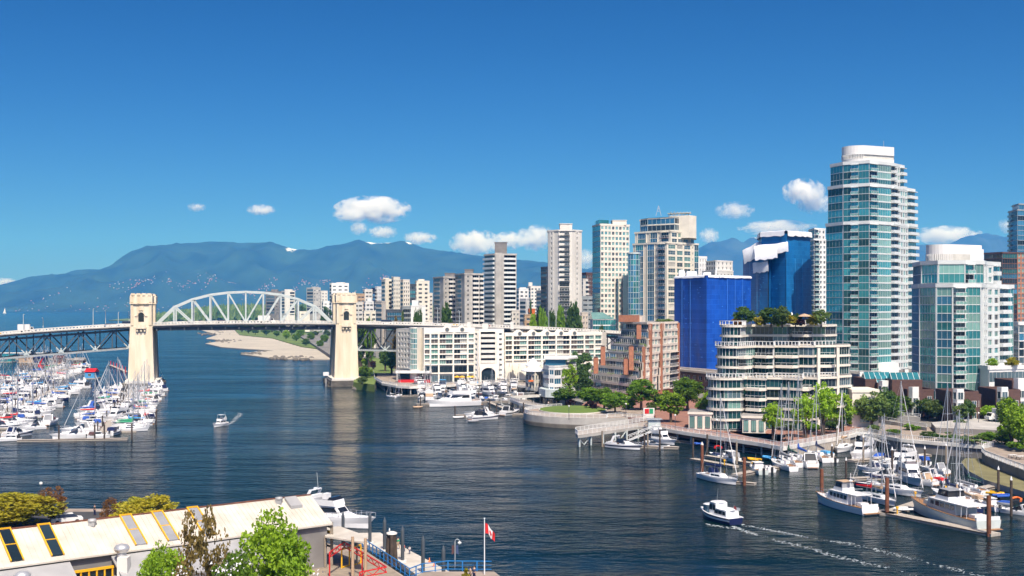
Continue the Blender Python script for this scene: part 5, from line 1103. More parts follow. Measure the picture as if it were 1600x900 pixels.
def gangway(a, b, za, zb, label, w=1.6):
    o = a; t = thing('gangway', label, 'gangway', (o[0], o[1], 0)); d = Vector((b[0]-a[0], b[1]-a[1])); n = Vector((-d.y, d.x)).normalized()*w/2; k = MB(); A_ = lambda s, f, h: (d.x*f+n.x*s, d.y*f+n.y*s, za+(zb-za)*f+h)
    k.add([A_(-1, 0, 0), A_(1, 0, 0), A_(1, 1, 0), A_(-1, 1, 0)], [(0, 1, 2, 3)]); k.build('walkway', M['alu'], t)
    for s in (-1, 1):
        k = MB(); k.bar(A_(s, 0, 1.2), A_(s, 1, 1.2), .12); k.bar(A_(s, 0, 0), A_(s, 1, 0), .15)
        m_ = max(4, int(d.length/1.5))
        for i in range(m_+1): k.bar(A_(s, i/m_, 0), A_(s, i/m_, 1.2), .08)
        for i in range(m_): k.bar(A_(s, i/m_, 0 if i % 2 else 1.2), A_(s, (i+1)/m_, 1.2 if i % 2 else 0), .07)
        k.build('side_truss', M['rail'], t)
g0 = P(1024, 672, D); g1 = P(982, 688, .5); gangway(g0, g1, D, .5, 'sloping truss gangway from the promenade down to the speedboat float')
gangway(P(1332, 676, D), P(1418, 701, .5), D, .5, 'long truss gangway down to the crowded right marina')
t = thing('pier_gatehouse', 'small grey and white gatehouse where the access pier meets the promenade', 'gatehouse', (P(1022, 670, D)[0], P(1022, 670, D)[1], D)); k = MB(); k.box(-1.5, 0, 0, 1.7, 2, 2.4); k.build('wall', M['steelw'], t); k = MB(); k.prism([(-1.9, -.5), (2.1, -.5), (2.1, 2.5), (-1.9, 2.5)], 2.4, 2.6); k.build('roof', M['alu'], t)
t = thing('notice_kiosk', 'small white kiosk with a red and green panel beside the lawn', 'kiosk', (P(1014, 654, D)[0], P(1014, 654, D)[1], D)); k = MB(); k.box(-1.6, 0, 0, 1.6, .6, 3.0); k.build('stand', M['white'], t); k = MB(); k.box(-1.2, -.06, 1.4, .0, 0, 2.8); k.build('panel', M['red'], t); k = MB(); k.box(.1, -.06, 1.4, 1.2, 0, 2.8); k.build('panel', M['green'], t)
# right hand sea wall, ledge and curved terrace
sw = ph([(1327, 680), (1338, 677), (1349, 675), (1408, 686), (1460, 690.5), (1516, 695), (1552, 698)])
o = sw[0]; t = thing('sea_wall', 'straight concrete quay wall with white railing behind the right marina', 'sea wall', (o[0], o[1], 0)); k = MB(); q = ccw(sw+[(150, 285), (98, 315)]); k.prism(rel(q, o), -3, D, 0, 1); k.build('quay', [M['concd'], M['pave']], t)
k = MB()
for a, b in zip(sw, sw[1:]): d = Vector(b)-Vector(a); k.box(0, -.35, D-.7, d.length, 0, D+.1, 0, atan2(d.y, d.x), (a[0]-o[0], a[1]-o[1], 0))
k.build('coping', M['concl'], t); railing(sw, D, 'white railing on the straight quay wall behind the right marina', step=2.4)
ct = ph([(1552, 698), (1537, 701), (1534, 706), (1540, 712), (1560, 720), (1600, 735), (1660, 756)]); o = ct[2]
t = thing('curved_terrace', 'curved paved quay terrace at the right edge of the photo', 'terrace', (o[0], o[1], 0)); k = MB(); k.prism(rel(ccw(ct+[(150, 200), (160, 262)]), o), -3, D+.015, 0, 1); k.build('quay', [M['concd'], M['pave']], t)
railing(ct, D, 'white railing along the curved terrace at the right edge', step=2.2)
lg = Pl([(1530, 716), (1508, 716), (1502, 722), (1512, 735), (1540, 750), (1600, 768), (1660, 784)], 1.1); o = lg[1]
t = thing('planted_ledge', 'low curved algae green ledge below the curved terrace', 'ledge', (o[0], o[1], 0)); k = MB(); k.prism(rel(ccw(lg+[(130, 200), (112, 240)]), o), -3, 1.1, 0, 1); k.build('ledge_wall', [M['conc'], M['algae']], t)
# terrace road with truck, ramps and steps behind the quay
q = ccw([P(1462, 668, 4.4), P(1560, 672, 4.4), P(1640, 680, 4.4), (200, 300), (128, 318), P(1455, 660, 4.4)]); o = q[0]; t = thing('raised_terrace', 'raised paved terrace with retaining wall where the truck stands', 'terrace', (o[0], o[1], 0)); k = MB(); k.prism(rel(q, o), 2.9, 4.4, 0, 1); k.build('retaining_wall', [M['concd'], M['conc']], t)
for i, (a, b, z) in enumerate((((1375, 655), (1448, 668), 3.9), ((1388, 648), (1438, 652), 4.2))):
    pa, pb = P(*a, z), P(*b, z); o = pa; t = thing('ramp', 'sloping concrete ramp with rails behind the quay wall, '+('lower' if i == 0 else 'upper')+' one', 'ramp', (o[0], o[1], 0)); d = (pb[0]-pa[0], pb[1]-pa[1]); k = MB(); k.prism([(0, 0), d, (d[0], d[1]+3), (0, 3)], 2.8, z, 0); k.build('ramp_slab', M['conc'], t); k = MB(); k.bar((0, 0, z+.9), (d[0], d[1], z+.9), .12); k.bar((0, 0, z+.5), (d[0], d[1], z+.5), .08)
    for j in range(7): k.bar((d[0]*j/6, d[1]*j/6, z), (d[0]*j/6, d[1]*j/6, z+.9), .09)
    k.build('handrail', M['rail'], t)
for i, (px, py) in enumerate(((1582, 716), (1594, 718))):
    x, y = P(px, py, D); t = thing('picnic_table', ('left' if i == 0 else 'right')+' one of two picnic tables on the curved terrace', 'table', (x, y, D), .3, 'picnic tables'); k = MB(); k.box(-.9, -.4, .7, .9, .4, .76); k.build('tabletop', M['white'], t)
    for s in (-.7, .7): k = MB(); k.box(-.9, s-.14, .42, .9, s+.14, .46); k.build('seat', M['dock'], t)
    k = MB()
    for x_ in (-.6, .6): k.box(x_-.05, -.75, .38, x_+.05, .75, .43); k.bar((x_, -.6, 0), (x_, -.2, .7), .08); k.bar((x_, .6, 0), (x_, .2, .7), .08)
    k.build('trestle', M['steeld'], t)
def globe_lamp(px, py, z, label, h=3.6):
    x, y = P(px, py, z); t = thing('globe_lamp', label, 'street lamp', (x, y, z), 0, 'globe lamps along the promenade'); k = MB(); k.tube((0, 0, 0), (0, 0, h), .09, .06, 6); k.build('pole', M['steeld'], t); k = MB(); k.lathe([(.02, 0), (.2, .08), (.27, .27), (.2, .46), (.02, .54)], 8, 0, (0, 0, h)); k.build('lamp_globe', M['white'], t)
for i, (px, py, lab) in enumerate(((889, 656, 'globe lamp on the near edge of the round lawn terrace'), (978, 652, 'globe lamp where the lawn terrace meets the square'), (979, 641, 'globe lamp among the trees behind the lawn'), (898, 634, 'globe lamp at the back of the lawn by purple shrubs'),
    (1055, 672, 'globe lamp on the promenade left of the condominium'), (1120, 681, 'globe lamp before the curved condominium corner'), (1529, 668, 'globe lamp on the raised terrace beside the truck'), (1440, 655, 'globe lamp between the shrubs and town houses'), (1478, 650, 'globe lamp in front of the olive shrub'), (1581, 700, 'globe lamp under the bright tree on the curved terrace'), (844, 636, 'globe lamp on the boardwalk left of the lawn'), (660, 601, 'globe lamp on the apartments promenade near the red terrace'))): globe_lamp(px, py, D, lab)
# ---------------- plants ----------------
def crown_mesh(name, m, rx, rz, nclump, nleaf, ls, rnd, shape='round'):
    b = MB(); rd = random.Random(rnd)
    for c in range(nclump):
        while 1:
            u = Vector((rd.uniform(-1, 1), rd.uniform(-1, 1), rd.uniform(-1, 1)))
            if shape == 'cone':
                h = (u.z+1)/2; lim = (1-h)**.75*.96+.04; ok = hypot(u.x, u.y) < lim and hypot(u.x, u.y) > lim*.25
            elif shape == 'column': ok = hypot(u.x, u.y) < sqrt(max(0, 1-abs(u.z)**3)) and hypot(u.x, u.y) > .2
            else: ok = .35 < u.length < 1
            if ok: break
        cr = rx*rd.uniform(.16, .34) if shape != 'column' else rx*rd.uniform(.3, .5); cx = (u.x*(rx-cr*.5), u.y*(rx-cr*.5), rz+u.z*(rz-cr*.4))
        leaf_blob(b, cx, cr, nleaf, rd, ls, .75)
    return b.mesh(name, m)
def trunk_mesh(h, r, m='bark', limbs=4, seed=1, spread=1.0):
    b = MB(); rd = random.Random(seed); b.tube((0, 0, -.2), (0, 0, h*.55), r, r*.75, 7); b.tube((0, 0, h*.55), (rd.uniform(-.1, .1), 0, h), r*.75, r*.35, 6)
    for i in range(limbs): a = 2*pi*i/limbs+rd.random(); z = h*rd.uniform(.5, .8); b.tube((0, 0, z), (spread*cos(a)*h*.25, spread*sin(a)*h*.25, z+h*.3), r*.45, r*.15, 5)
    return b.mesh('trunk', M[m])
KINDS_T = {}
def kindmesh(key):
    if key in KINDS_T: return KINDS_T[key]
    kind, m, v = key; s = hash((kind, v)) % 1000 if False else len(KINDS_T)*17+v
    if kind == 'round': c = crown_mesh('crown', M[m], 1, .95, 72, 46, .085, s)
    elif kind == 'fine': c = crown_mesh('crown', M[m], 1, .95, 110, 110, .046, s)
    elif kind == 'loose': c = crown_mesh('crown', M[m], 1, 1.0, 56, 34, .09, s)
    elif kind == 'sparse': c = crown_mesh('crown', M[m], 1, 1.0, 46, 60, .05, s)
    elif kind == 'cone': c = crown_mesh('crown', M[m], 1, 1.0, 80, 30, .13, s, 'cone')
    elif kind == 'column': c = crown_mesh('crown', M[m], 1, 1.0, 56, 34, .16, s, 'column')
    else: c = crown_mesh('crown', M[m], 1, .8, 22, 34, .16, s)
    KINDS_T[key] = (c, trunk_mesh(1.0, .055, seed=s)); return KINDS_T[key]
def tree(name, label, x, y, z, w, h, kind='round', m='leaf', v=0, tf=.22, cat='tree', group=None, rz=None):
    """w, h: crown width and whole height in metres; tf: share of the height that is bare trunk"""
    cm, tm = kindmesh((kind, m, v)); t = thing(name, label, cat, (x, y, z), (x*7.3+y*3.1) % 6.28 if rz is None else rz, group)
    ch = h*(1-tf); rzv = .95 if kind in ('round', 'fine') else (1.0 if kind in ('cone', 'column', 'loose') else .8)
    inst('crown', cm, t, (0, 0, h*tf), 0, (w/2, w/2, ch/(2*rzv)))
    if kind != 'bush': inst('trunk', tm, t, (0, 0, 0), 0, (h*.9, h*.9, h*(tf+.45)))
    return t
def ptree(name, label, px, pb, pt, pw, z=D, **k):
    x, y = P(px, pb, z); s = y/F; return tree(name, label, x, y, z, pw*s*1.14, (pb-pt)*s*1.02, **k)
for a in [('broadleaf_tree', 'spreading olive green tree at the back left of the lawn', 884, 633, 606, 36, dict(m='leaf', v=1)), ('maple_tree', 'tall thin bright green tree left of the brick apartments', 890, 626, 569, 24, dict(kind='loose', m='leafl', tf=.3)),
    ('ivy_tree', 'dark leafy tree against the shaded side of the brick apartments', 911, 622, 578, 30, dict(m='leafd', v=1, tf=.1)), ('broadleaf_tree', 'medium green tree between the lawn and brick apartments', 922, 636, 605, 38, dict(m='leaf', v=6)), ('broadleaf_tree', 'mid green tree right behind the larger purple shrub', 944, 640, 606, 34, dict(v=3)),
    ('broadleaf_tree', 'dark spreading tree at the right end of the lawn', 961, 646, 612, 42, dict(m='leaf', v=2)), ('maple_tree', 'tall rounded tree before the lit face of the brick apartments', 1002, 641, 592, 42, dict(v=4)), ('broadleaf_tree', 'low dark tree beside the corner of the brick apartments', 1034, 640, 614, 30, dict(m='leafd', v=3)),
    ('maple_tree', 'bright yellow green tree on the square left of the condominium', 1048, 660, 610, 42, dict(m='leafl', v=1)), ('broadleaf_tree', 'large mid green tree behind the bright one left of the condominium', 1074, 642, 590, 44, dict(v=5)),
    ('street_tree', 'slender bright green tree on the promenade, first from the curved glass corner', 1208, 686, 628, 30, dict(kind='loose', m='leafl', v=3, tf=.25)), ('street_tree', 'bright green promenade tree second from the curved glass corner', 1258, 684, 613, 36, dict(kind='loose', m='leafl', v=4, tf=.22)),
    ('street_tree', 'tallest bright green promenade tree before the condominium', 1286, 681, 598, 36, dict(kind='loose', m='leafl', v=5, tf=.22)), ('street_tree', 'bright green promenade tree nearest the condominium side wing', 1316, 679, 616, 40, dict(kind='loose', m='leafl', v=6, tf=.2)),
    ('pine_tree', 'big dark olive pine right of the condominium side wing', 1362, 668, 611, 46, dict(m='leafo', v=6, tf=.15)), ('pine_tree', 'small dark pine behind the ramps', 1388, 660, 622, 34, dict(m='leafd', v=7, tf=.1)), ('broadleaf_tree', 'spreading mid green tree before the dark brick town house', 1420, 652, 619, 46, dict(m='leafo', v=8)),
    ('broadleaf_tree', 'dark rounded tree below the lower glass tower', 1449, 655, 622, 28, dict(m='leafd', v=8)), ('broadleaf_tree', 'grey green shrubby tree in front of the lower glass tower door', 1481, 656, 634, 32, dict(m='leafo', v=9, tf=.1)), ('conifer', 'pointed dark conifer between the white bay town houses', 1543, 640, 588, 28, dict(kind='cone', m='leafd', tf=.08)),
    ('broadleaf_tree', 'green tree in front of the pointed conifer', 1528, 652, 618, 42, dict(v=10)), ('red_tree', 'reddish leafed tree behind the parked truck', 1560, 648, 622, 30, dict(m='leafr', v=1)), ('maple_tree', 'tall bright green tree standing behind the curved terrace', 1580, 700, 622, 48, dict(m='leafl', v=7, kind='loose', tf=.15)),
    ('broadleaf_tree', 'wide green tree before the white bay left of the lower glass tower', 1398, 654, 616, 40, dict(v=15)), ('broadleaf_tree', 'green tree at the left base of the lower glass tower', 1464, 658, 624, 36, dict(m='leafo', v=16)), ('broadleaf_tree', 'bright tree hiding the narrow brick town house', 1505, 660, 622, 40, dict(m='leaf', v=17)), ('broadleaf_tree', 'tall dark tree behind the ramps beside the big pine', 1380, 655, 606, 34, dict(m='leafd', v=18)),
    ('maple_tree', 'bright green tree cut by the right photo edge on the terrace', 1603, 704, 640, 40, dict(m='leafl', v=8)), ('pine_tree', 'large grey green pine at the right edge behind the truck', 1590, 650, 592, 44, dict(m='leafo', v=11, tf=.12)), ('broadleaf_tree', 'dark rounded tree in front of the white apartments right wing', 908, 600, 548, 36, dict(m='leafd', v=9, tf=.12)),
    ('dark_tree', 'very dark round tree on the bank right of the stone tower', 602, 580, 545, 19, dict(m='leafp', v=2, tf=.2)), ('shrub', 'round bright green shrub beside the right stone tower', 571, 590, 572, 20, dict(v=11, tf=.05)), ('shrub', 'pale green pointed shrub below the dark tree', 571, 573, 559, 12, dict(m='leafl', v=9, tf=.05)), ('shrub', 'narrow shrub touching the right stone tower', 556, 580, 563, 9, dict(v=12, tf=.05)),
    ('shrub', 'low shrub at the foot of the right stone tower', 566, 600, 588, 16, dict(m='leafo', v=12, tf=.02)), ('purple_shrub', 'small purple shrub on the bank by the dark tree', 583, 577, 563, 9, dict(m='leafp', v=3, tf=.05)), ('street_tree', 'rounded tree at the left end of the white apartments', 612, 585, 548, 16, dict(v=13))]:
    if a[0] == 'dark_tree': a[6]['m'] = 'leafd'
    ptree(a[0], a[1], a[2], a[3], a[4], a[5], **a[6])
for lab, px, pb, pt, pw in (('small round purple shrub on the left of the lawn', 892, 636, 624, 15), ('larger purple shrub on the right of the lawn', 923, 642, 626, 18)): ptree('purple_shrub', lab, px, pb, pt, pw, kind='bush', m='leafp', tf=0, cat='shrub')
for i, (px, pb, pt, pw, m, lab) in enumerate(((1345, 623, 596, 26, 'leafy', 'yellow green bush on the side wing of the condominium'), (1500, 668, 655, 22, 'leafo', 'low shrub on the terrace edge left of the truck'), (1425, 672, 662, 24, 'leaf', 'low hedge bush between the two ramps'), (1480, 690, 676, 40, 'leafd', 'dark ground shrub beneath the retaining wall'), (1520, 694, 680, 36, 'leafo', 'olive ground shrub beneath the retaining wall'), (1590, 705, 682, 34, 'leaf', 'green bush beside the picnic tables'))): ptree('bush', lab, px, pb, pt, pw, kind='bush', m=m, tf=0, cat='bush', v=i)
# roof garden of the condominium
for i, (px, pb, pt, pw, kind, m, lab) in enumerate(((1162, 507, 480, 32, 'round', 'leafd', 'leftmost dark rounded tree in the condominium roof garden'), (1205, 510, 483, 36, 'round', 'leafd', 'broad dark tree in the middle of the condominium roof garden'), (1222, 508, 480, 26, 'round', 'leafo', 'tallest olive tree in the condominium roof garden'), (1243, 505, 487, 18, 'round', 'leafd', 'small dark tree beside the white fountain on the roof'), (1283, 510, 486, 26, 'loose', 'leafo', 'rightmost grey green tree in the condominium roof garden'),
    (1186, 511, 501, 14, 'bush', 'leafy', 'yellow bush left of the broad roof garden tree'), (1193, 513, 503, 14, 'bush', 'leafy', 'orange yellow bush at the foot of the broad roof tree'), (1219, 514, 500, 18, 'bush', 'leafl', 'clipped bright green bush in the roof garden'), (1232, 513, 501, 16, 'bush', 'leafy', 'lime bush before the roof fountain'), (1270, 512, 497, 16, 'bush', 'leafy', 'lime bush right of the roof parasol'), (1152, 512, 504, 14, 'bush', 'leafr', 'rusty bush at the left end of the roof garden'), (1250, 511, 503, 12, 'bush', 'leafp', 'purple bush beneath the roof parasol'))):
    Y = 311-(i % 3); zb = CONDO_TOP-.5; tree('roof_tree' if i < 5 else 'roof_shrub', lab, X(px, Y), Y, zb, pw*Y/F*(1.15 if i < 5 else 1.5), (pb-pt)*Y/F*(1.1 if i < 5 else 1.45), kind, m, 20+i, .06 if i < 5 else 0, 'tree' if i < 5 else 'bush', 'roof garden plants')
# trees behind the bridge and in the city
for i, (px, Y, pt, pw, kind, m, lab) in enumerate(((697, 585, 461, 30, 'cone', 'leafd', 'large pointed conifer rising above the bridge before the slab towers'), (650, 590, 483, 9, 'column', 'leafd', 'left one of two slim cypresses before a white wall'), (656, 590, 481, 9, 'column', 'leafd', 'right one of two slim cypresses before a white wall'), (618, 600, 487, 13, 'cone', 'leafb', 'brownish conifer above the bridge deck, left one'), (629, 600, 485, 14, 'cone', 'leafo', 'olive conifer above the bridge deck, right one'),
    (848, 590, 481, 15, 'column', 'leaf', 'first poplar from the left above the white apartments'), (862, 590, 484, 15, 'column', 'leafd', 'second poplar from the left above the white apartments'), (876, 590, 477, 15, 'column', 'leaf', 'third poplar from the left above the white apartments'), (897, 588, 473, 24, 'column', 'leafd', 'broadest tall poplar in front of the octagonal tower'), (833, 600, 490, 16, 'round', 'leafl', 'light green rounded tree left of the poplars'), (829, 680, 470, 9, 'cone', 'leafd', 'small far conifer beside the white flats'), (845, 650, 472, 14, 'round', 'leafd', 'dark tree behind the poplars beside the dark tower'),
    (563, 620, 496, 22, 'round', 'leafd', 'dark low trees just right of the stone tower'), (578, 615, 494, 20, 'round', 'leaf', 'green tree above the bridge right of the stone tower'), (510, 1300, 478, 20, 'round', 'leafd', 'dark tree left of the stone tower behind the truss'), (425, 1750, 474, 24, 'round', 'leafd', 'dark tree behind the truss near the pale flats'), (470, 1750, 474, 18, 'round', 'leafd', 'dark tree seen between the truss braces'), (940, 560, 508, 18, 'round', 'leafd', 'dark tree between the gabled apartments and brick block'))):
    if kind == 'round' and i in (12, 13, 14, 15, 16): pass
    tree('poplar' if kind == 'column' else 'conifer' if kind == 'cone' else 'broadleaf_tree', lab, X(px, Y), Y, D, pw*Y/F, Z(pt, Y)-D, kind, m, 30+i, .10)
# park trees behind the beach
rr = random.Random(11); ordn = ('first', 'second', 'third', 'fourth', 'fifth', 'sixth', 'seventh', 'eighth', 'ninth', 'tenth', 'eleventh', 'twelfth', 'thirteenth', 'fourteenth', 'fifteenth', 'sixteenth', 'seventeenth', 'eighteenth', 'nineteenth', 'twentieth')
pk = sorted([(378, 519), (388, 521), (399, 523), (392, 516), (408, 518), (416, 524), (425, 519), (432, 526), (440, 520), (447, 530), (456, 524), (463, 533), (470, 527), (478, 540), (486, 533), (493, 526), (500, 544), (507, 537), (511, 528), (420, 515)])
for i, (px, py) in enumerate(pk):
    m = ('leaf', 'leafd', 'leafl', 'leafo')[rr.randrange(4)]; x, y = P(px, py, 1.3); s = y/F; w = rr.uniform(11, 17)
    tree('park_tree', '%s tree from the left in the beach park under the bridge arch' % ordn[i], x, y, 1.3, w*s, w*s*rr.uniform(.8, 1.1), 'round', m, 60+i % 4, .12, 'tree', 'beach park trees')
for i, (px, py) in enumerate(((566, 540), (580, 546), (592, 538), (604, 545), (613, 536), (574, 532), (598, 555))):
    x, y = P(px, py, 1.3); s = y/F; tree('park_tree', '%s tree from the left seen under the bridge right of the stone tower' % ordn[i], x, y, 1.3, 18*s, 17*s, 'round', ('leaf', 'leafd', 'leafl')[i % 3], 60+i % 4, .12, 'tree', 'trees under the bridge')
fo = MB(); rr = random.Random(9)                         # far forest on the peninsula
for i in range(2600):
    t = rr.random(); y = 2450+900*rr.random()**1.5; x = rr.uniform(X(240, y), X(880, y)); h = rr.uniform(26, 44)*(1-.0*t)*(min(1, .45+(x-X(240, y))/300)); r = rr.uniform(5, 10); z = 2
    n = 6; a0 = rr.random()*6; fo.add([(x+r*cos(a0+i*pi/3), y+r*sin(a0+i*pi/3), z+h*rr.uniform(.1, .35)) for i in range(n)]+[(x+r*.75*cos(a0+.5+i*pi/3), y+r*.75*sin(a0+.5+i*pi/3), z+h*rr.uniform(.5, .75)) for i in range(n)]+[(x, y, z+h)], [(i, (i+1) % n, n+(i+1) % n, n+i) for i in range(n)]+[(n+i, n+(i+1) % n, 2*n) for i in range(n)], rr.choice((0, 0, 1)))
props(fo.build('forest', [M['leafd'], M['leafo']]), 'dark conifer forest on the peninsula behind the bridge arch', 'forest', kind='stuff')

# planting round the tower bases and along the quay
rr = random.Random(31)
for i, (px, pb, w, h, m, lab) in enumerate(((1098, 648, 22, 26, 'leaf', 'behind the left pavilion of the condominium'), (1106, 640, 18, 30, 'leafl', 'against the curved condominium corner'), (1062, 634, 20, 24, 'leafd', 'below the blue wrapped block'), (1018, 644, 18, 16, 'leafo', 'at the foot of the tall rounded tree'), (982, 640, 22, 18, 'leaf', 'between the lawn end and the brick block'), (933, 630, 20, 18, 'leafd', 'behind the lawn under the brick terraces'), (1344, 660, 26, 30, 'leaf', 'at the corner of the condominium side wing'), (1402, 655, 24, 26, 'leafl', 'in front of the glass roofed town house'), (1432, 652, 22, 26, 'leaf', 'by the white bay left of the lower glass tower'), (1464, 655, 24, 20, 'leafd', 'before the lower glass tower base'),
    (1500, 655, 24, 26, 'leafo', 'beside the white bay before the lower glass tower'), (1512, 655, 22, 30, 'leafd', 'before the narrow brick town house'), (1546, 655, 24, 22, 'leafl', 'right of the truck front'), (1574, 660, 30, 40, 'leafo', 'behind the truck box'), (1550, 612, 20, 12, 'leafl', 'on the white podium terrace'), (1580, 610, 24, 13, 'leafy', 'at the right end of the white podium terrace'), (1365, 676, 20, 12, 'leafo', 'at the foot of the big dark pine'), (1396, 679, 22, 9, 'leaf', 'along the quay behind the lower ramp'), (1450, 684, 24, 10, 'leafd', 'along the quay beneath the terrace corner'), (1545, 690, 30, 16, 'leaf', 'left of the tall bright maple'), (1570, 694, 30, 22, 'leafd', 'at the root of the tall bright maple'), (1150, 664, 14, 10, 'leaf', 'in the planter left of the near pavilion'), (1232, 672, 30, 14, 'leafo', 'in the planter behind the slender tree'), (1270, 674, 26, 12, 'leaf', 'in the planter behind the tallest promenade tree'), (1302, 672, 26, 14, 'leafd', 'in the planter near the side wing'))):
    z = 16.8 if 'podium' in lab else 4.4 if px in (1546, 1574, 1500, 1512) else D
    if 'podium' in lab: Y = 349; tree('terrace_shrub', ('bright' if m == 'leafl' else 'yellow')+' shrub '+lab, X(px, Y), Y, z, w*Y/F, h*Y/F*1.2, 'round', m, 60+i % 4, .02, 'shrub')
    else: ptree('garden_shrub', {'leaf': 'green', 'leafl': 'bright green', 'leafd': 'dark green', 'leafo': 'olive'}[m]+' leafy shrub '+lab, px, pb, pb-h, w, z=z, m=m, v=60+i % 4, tf=.03, cat='shrub')
# ---------------- boat kit (bow towards +x, waterline at z = 0) ----------------
def hull_mb(L, bm, fb, stern=.82, rake=.07, sheer=.35, deckdrop=.10, full=.42):
    b = MB(); n = 14; rows = []
    for i in range(n+1):
        t = i/n; hb = bm/2*(stern+(1-stern)*sin(min(1, t/full)*pi/2)) if t < full else bm/2*max(0.012, 1-((t-full)/(1-full))**2.1)
        zs = fb*(1+sheer*t*t); x = -L/2+L*t
        prof = [(.70, -.35, -.06), (.88, .10, -.03), (.94, .45*zs, 0), (.985, .74*zs, .5), (1, zs, 1)]
        rows.append([(x+rake*L*max(0, t-.6)/.4*r*.9, hb*f, z) for f, z, r in prof])
    for sgn in (1, -1):
        v = [(p[0], p[1]*sgn, p[2]) for r in rows for p in r]; fs = []; ms = []
        for i in range(n):
            for j in range(4):
                q = (i*5+j, (i+1)*5+j, (i+1)*5+j+1, i*5+j+1); b.add([v[k] for k in (q if sgn < 0 else q[::-1])], [(0, 1, 2, 3)], (1, 0, 3, 0)[j], False)
        tr = [v[j] for j in range(5)]
    b.add([(p[0], p[1], p[2]) for p in rows[0]]+[(p[0], -p[1], p[2]) for p in rows[0][::-1]], [tuple(range(10))], 0)
    dk = [(r[4][0], r[4][1]*.95, r[4][2]-deckdrop) for r in rows]
    for a, c in zip(dk, dk[1:]): b.quad((a[0], a[1], a[2]), (a[0], -a[1], a[2]), (c[0], -c[1], c[2]), (c[0], c[1], c[2]), 2)
    return b, rows
def tri_cab(x0, x1, w0, w1, z0, z1, fs=.5, bs=.1, inset=.12, m=0):    # cabin block with raked front (towards +x) and back
    b = MB(); v = [(x0, -w0, z0), (x1, -w1, z0), (x1, w1, z0), (x0, w0, z0), (x0+bs, -w0+inset, z1), (x1-fs, -w1+inset, z1), (x1-fs, w1-inset, z1), (x0+bs, w0-inset, z1)]
    b.add(v, [(4, 5, 6, 7), (0, 1, 5, 4), (1, 2, 6, 5), (2, 3, 7, 6), (3, 0, 4, 7)], m); return b, v
def win_strip(v, f0, f1, g0=.06, g1=.94, front=True, out=.02):         # dark glazing set just proud of a cabin's sides and front
    b = MB(); P3 = [Vector(p) for p in v]
    def q(a, c, d, e):
        at = lambda s, t: (a+(c-a)*s)+((e+(d-e)*s)-(a+(c-a)*s))*t
        n = ((c-a).cross(e-a)).normalized()*out; b.quad(at(g0, f0)+n, at(g1, f0)+n, at(g1, f1)+n, at(g0, f1)+n)
    q(P3[0], P3[1], P3[5], P3[4]); q(P3[2], P3[3], P3[7], P3[6])
    if front: q(P3[1], P3[2], P3[6], P3[5])
    return b
def rail_mb(rows, t0, t1, h, step=1, r=.035):
    b = MB(); sel = [r_[4] for i, r_ in enumerate(rows) if t0 <= i/14 <= t1]
    for s in (1, -1):
        pts = [(p[0]-.05, p[1]*.93*s, p[2]+h) for p in sel]; b.path(pts, r, 4)
        for p in sel[::step]: b.tube((p[0]-.05, p[1]*.93*s, p[2]-.05), (p[0]-.05, p[1]*.93*s, p[2]+h), r, r, 4, 0, False)
    if t1 >= .99: b.tube((sel[-1][0], sel[-1][1]*.93, sel[-1][2]+h), (sel[-1][0], -sel[-1][1]*.93, sel[-1][2]+h), r, r, 4)
    return b
def boat_root(name, label): return thing(name, label, 'boat')
def hull_part(t, L, bm, fb, hull='gel', boot='navy', deck='gel', stripe=None, **k):
    b, rows = hull_mb(L, bm, fb, **k); b.build('hull', [M[hull], M[boot], M[deck], M[stripe or hull]], t); return rows
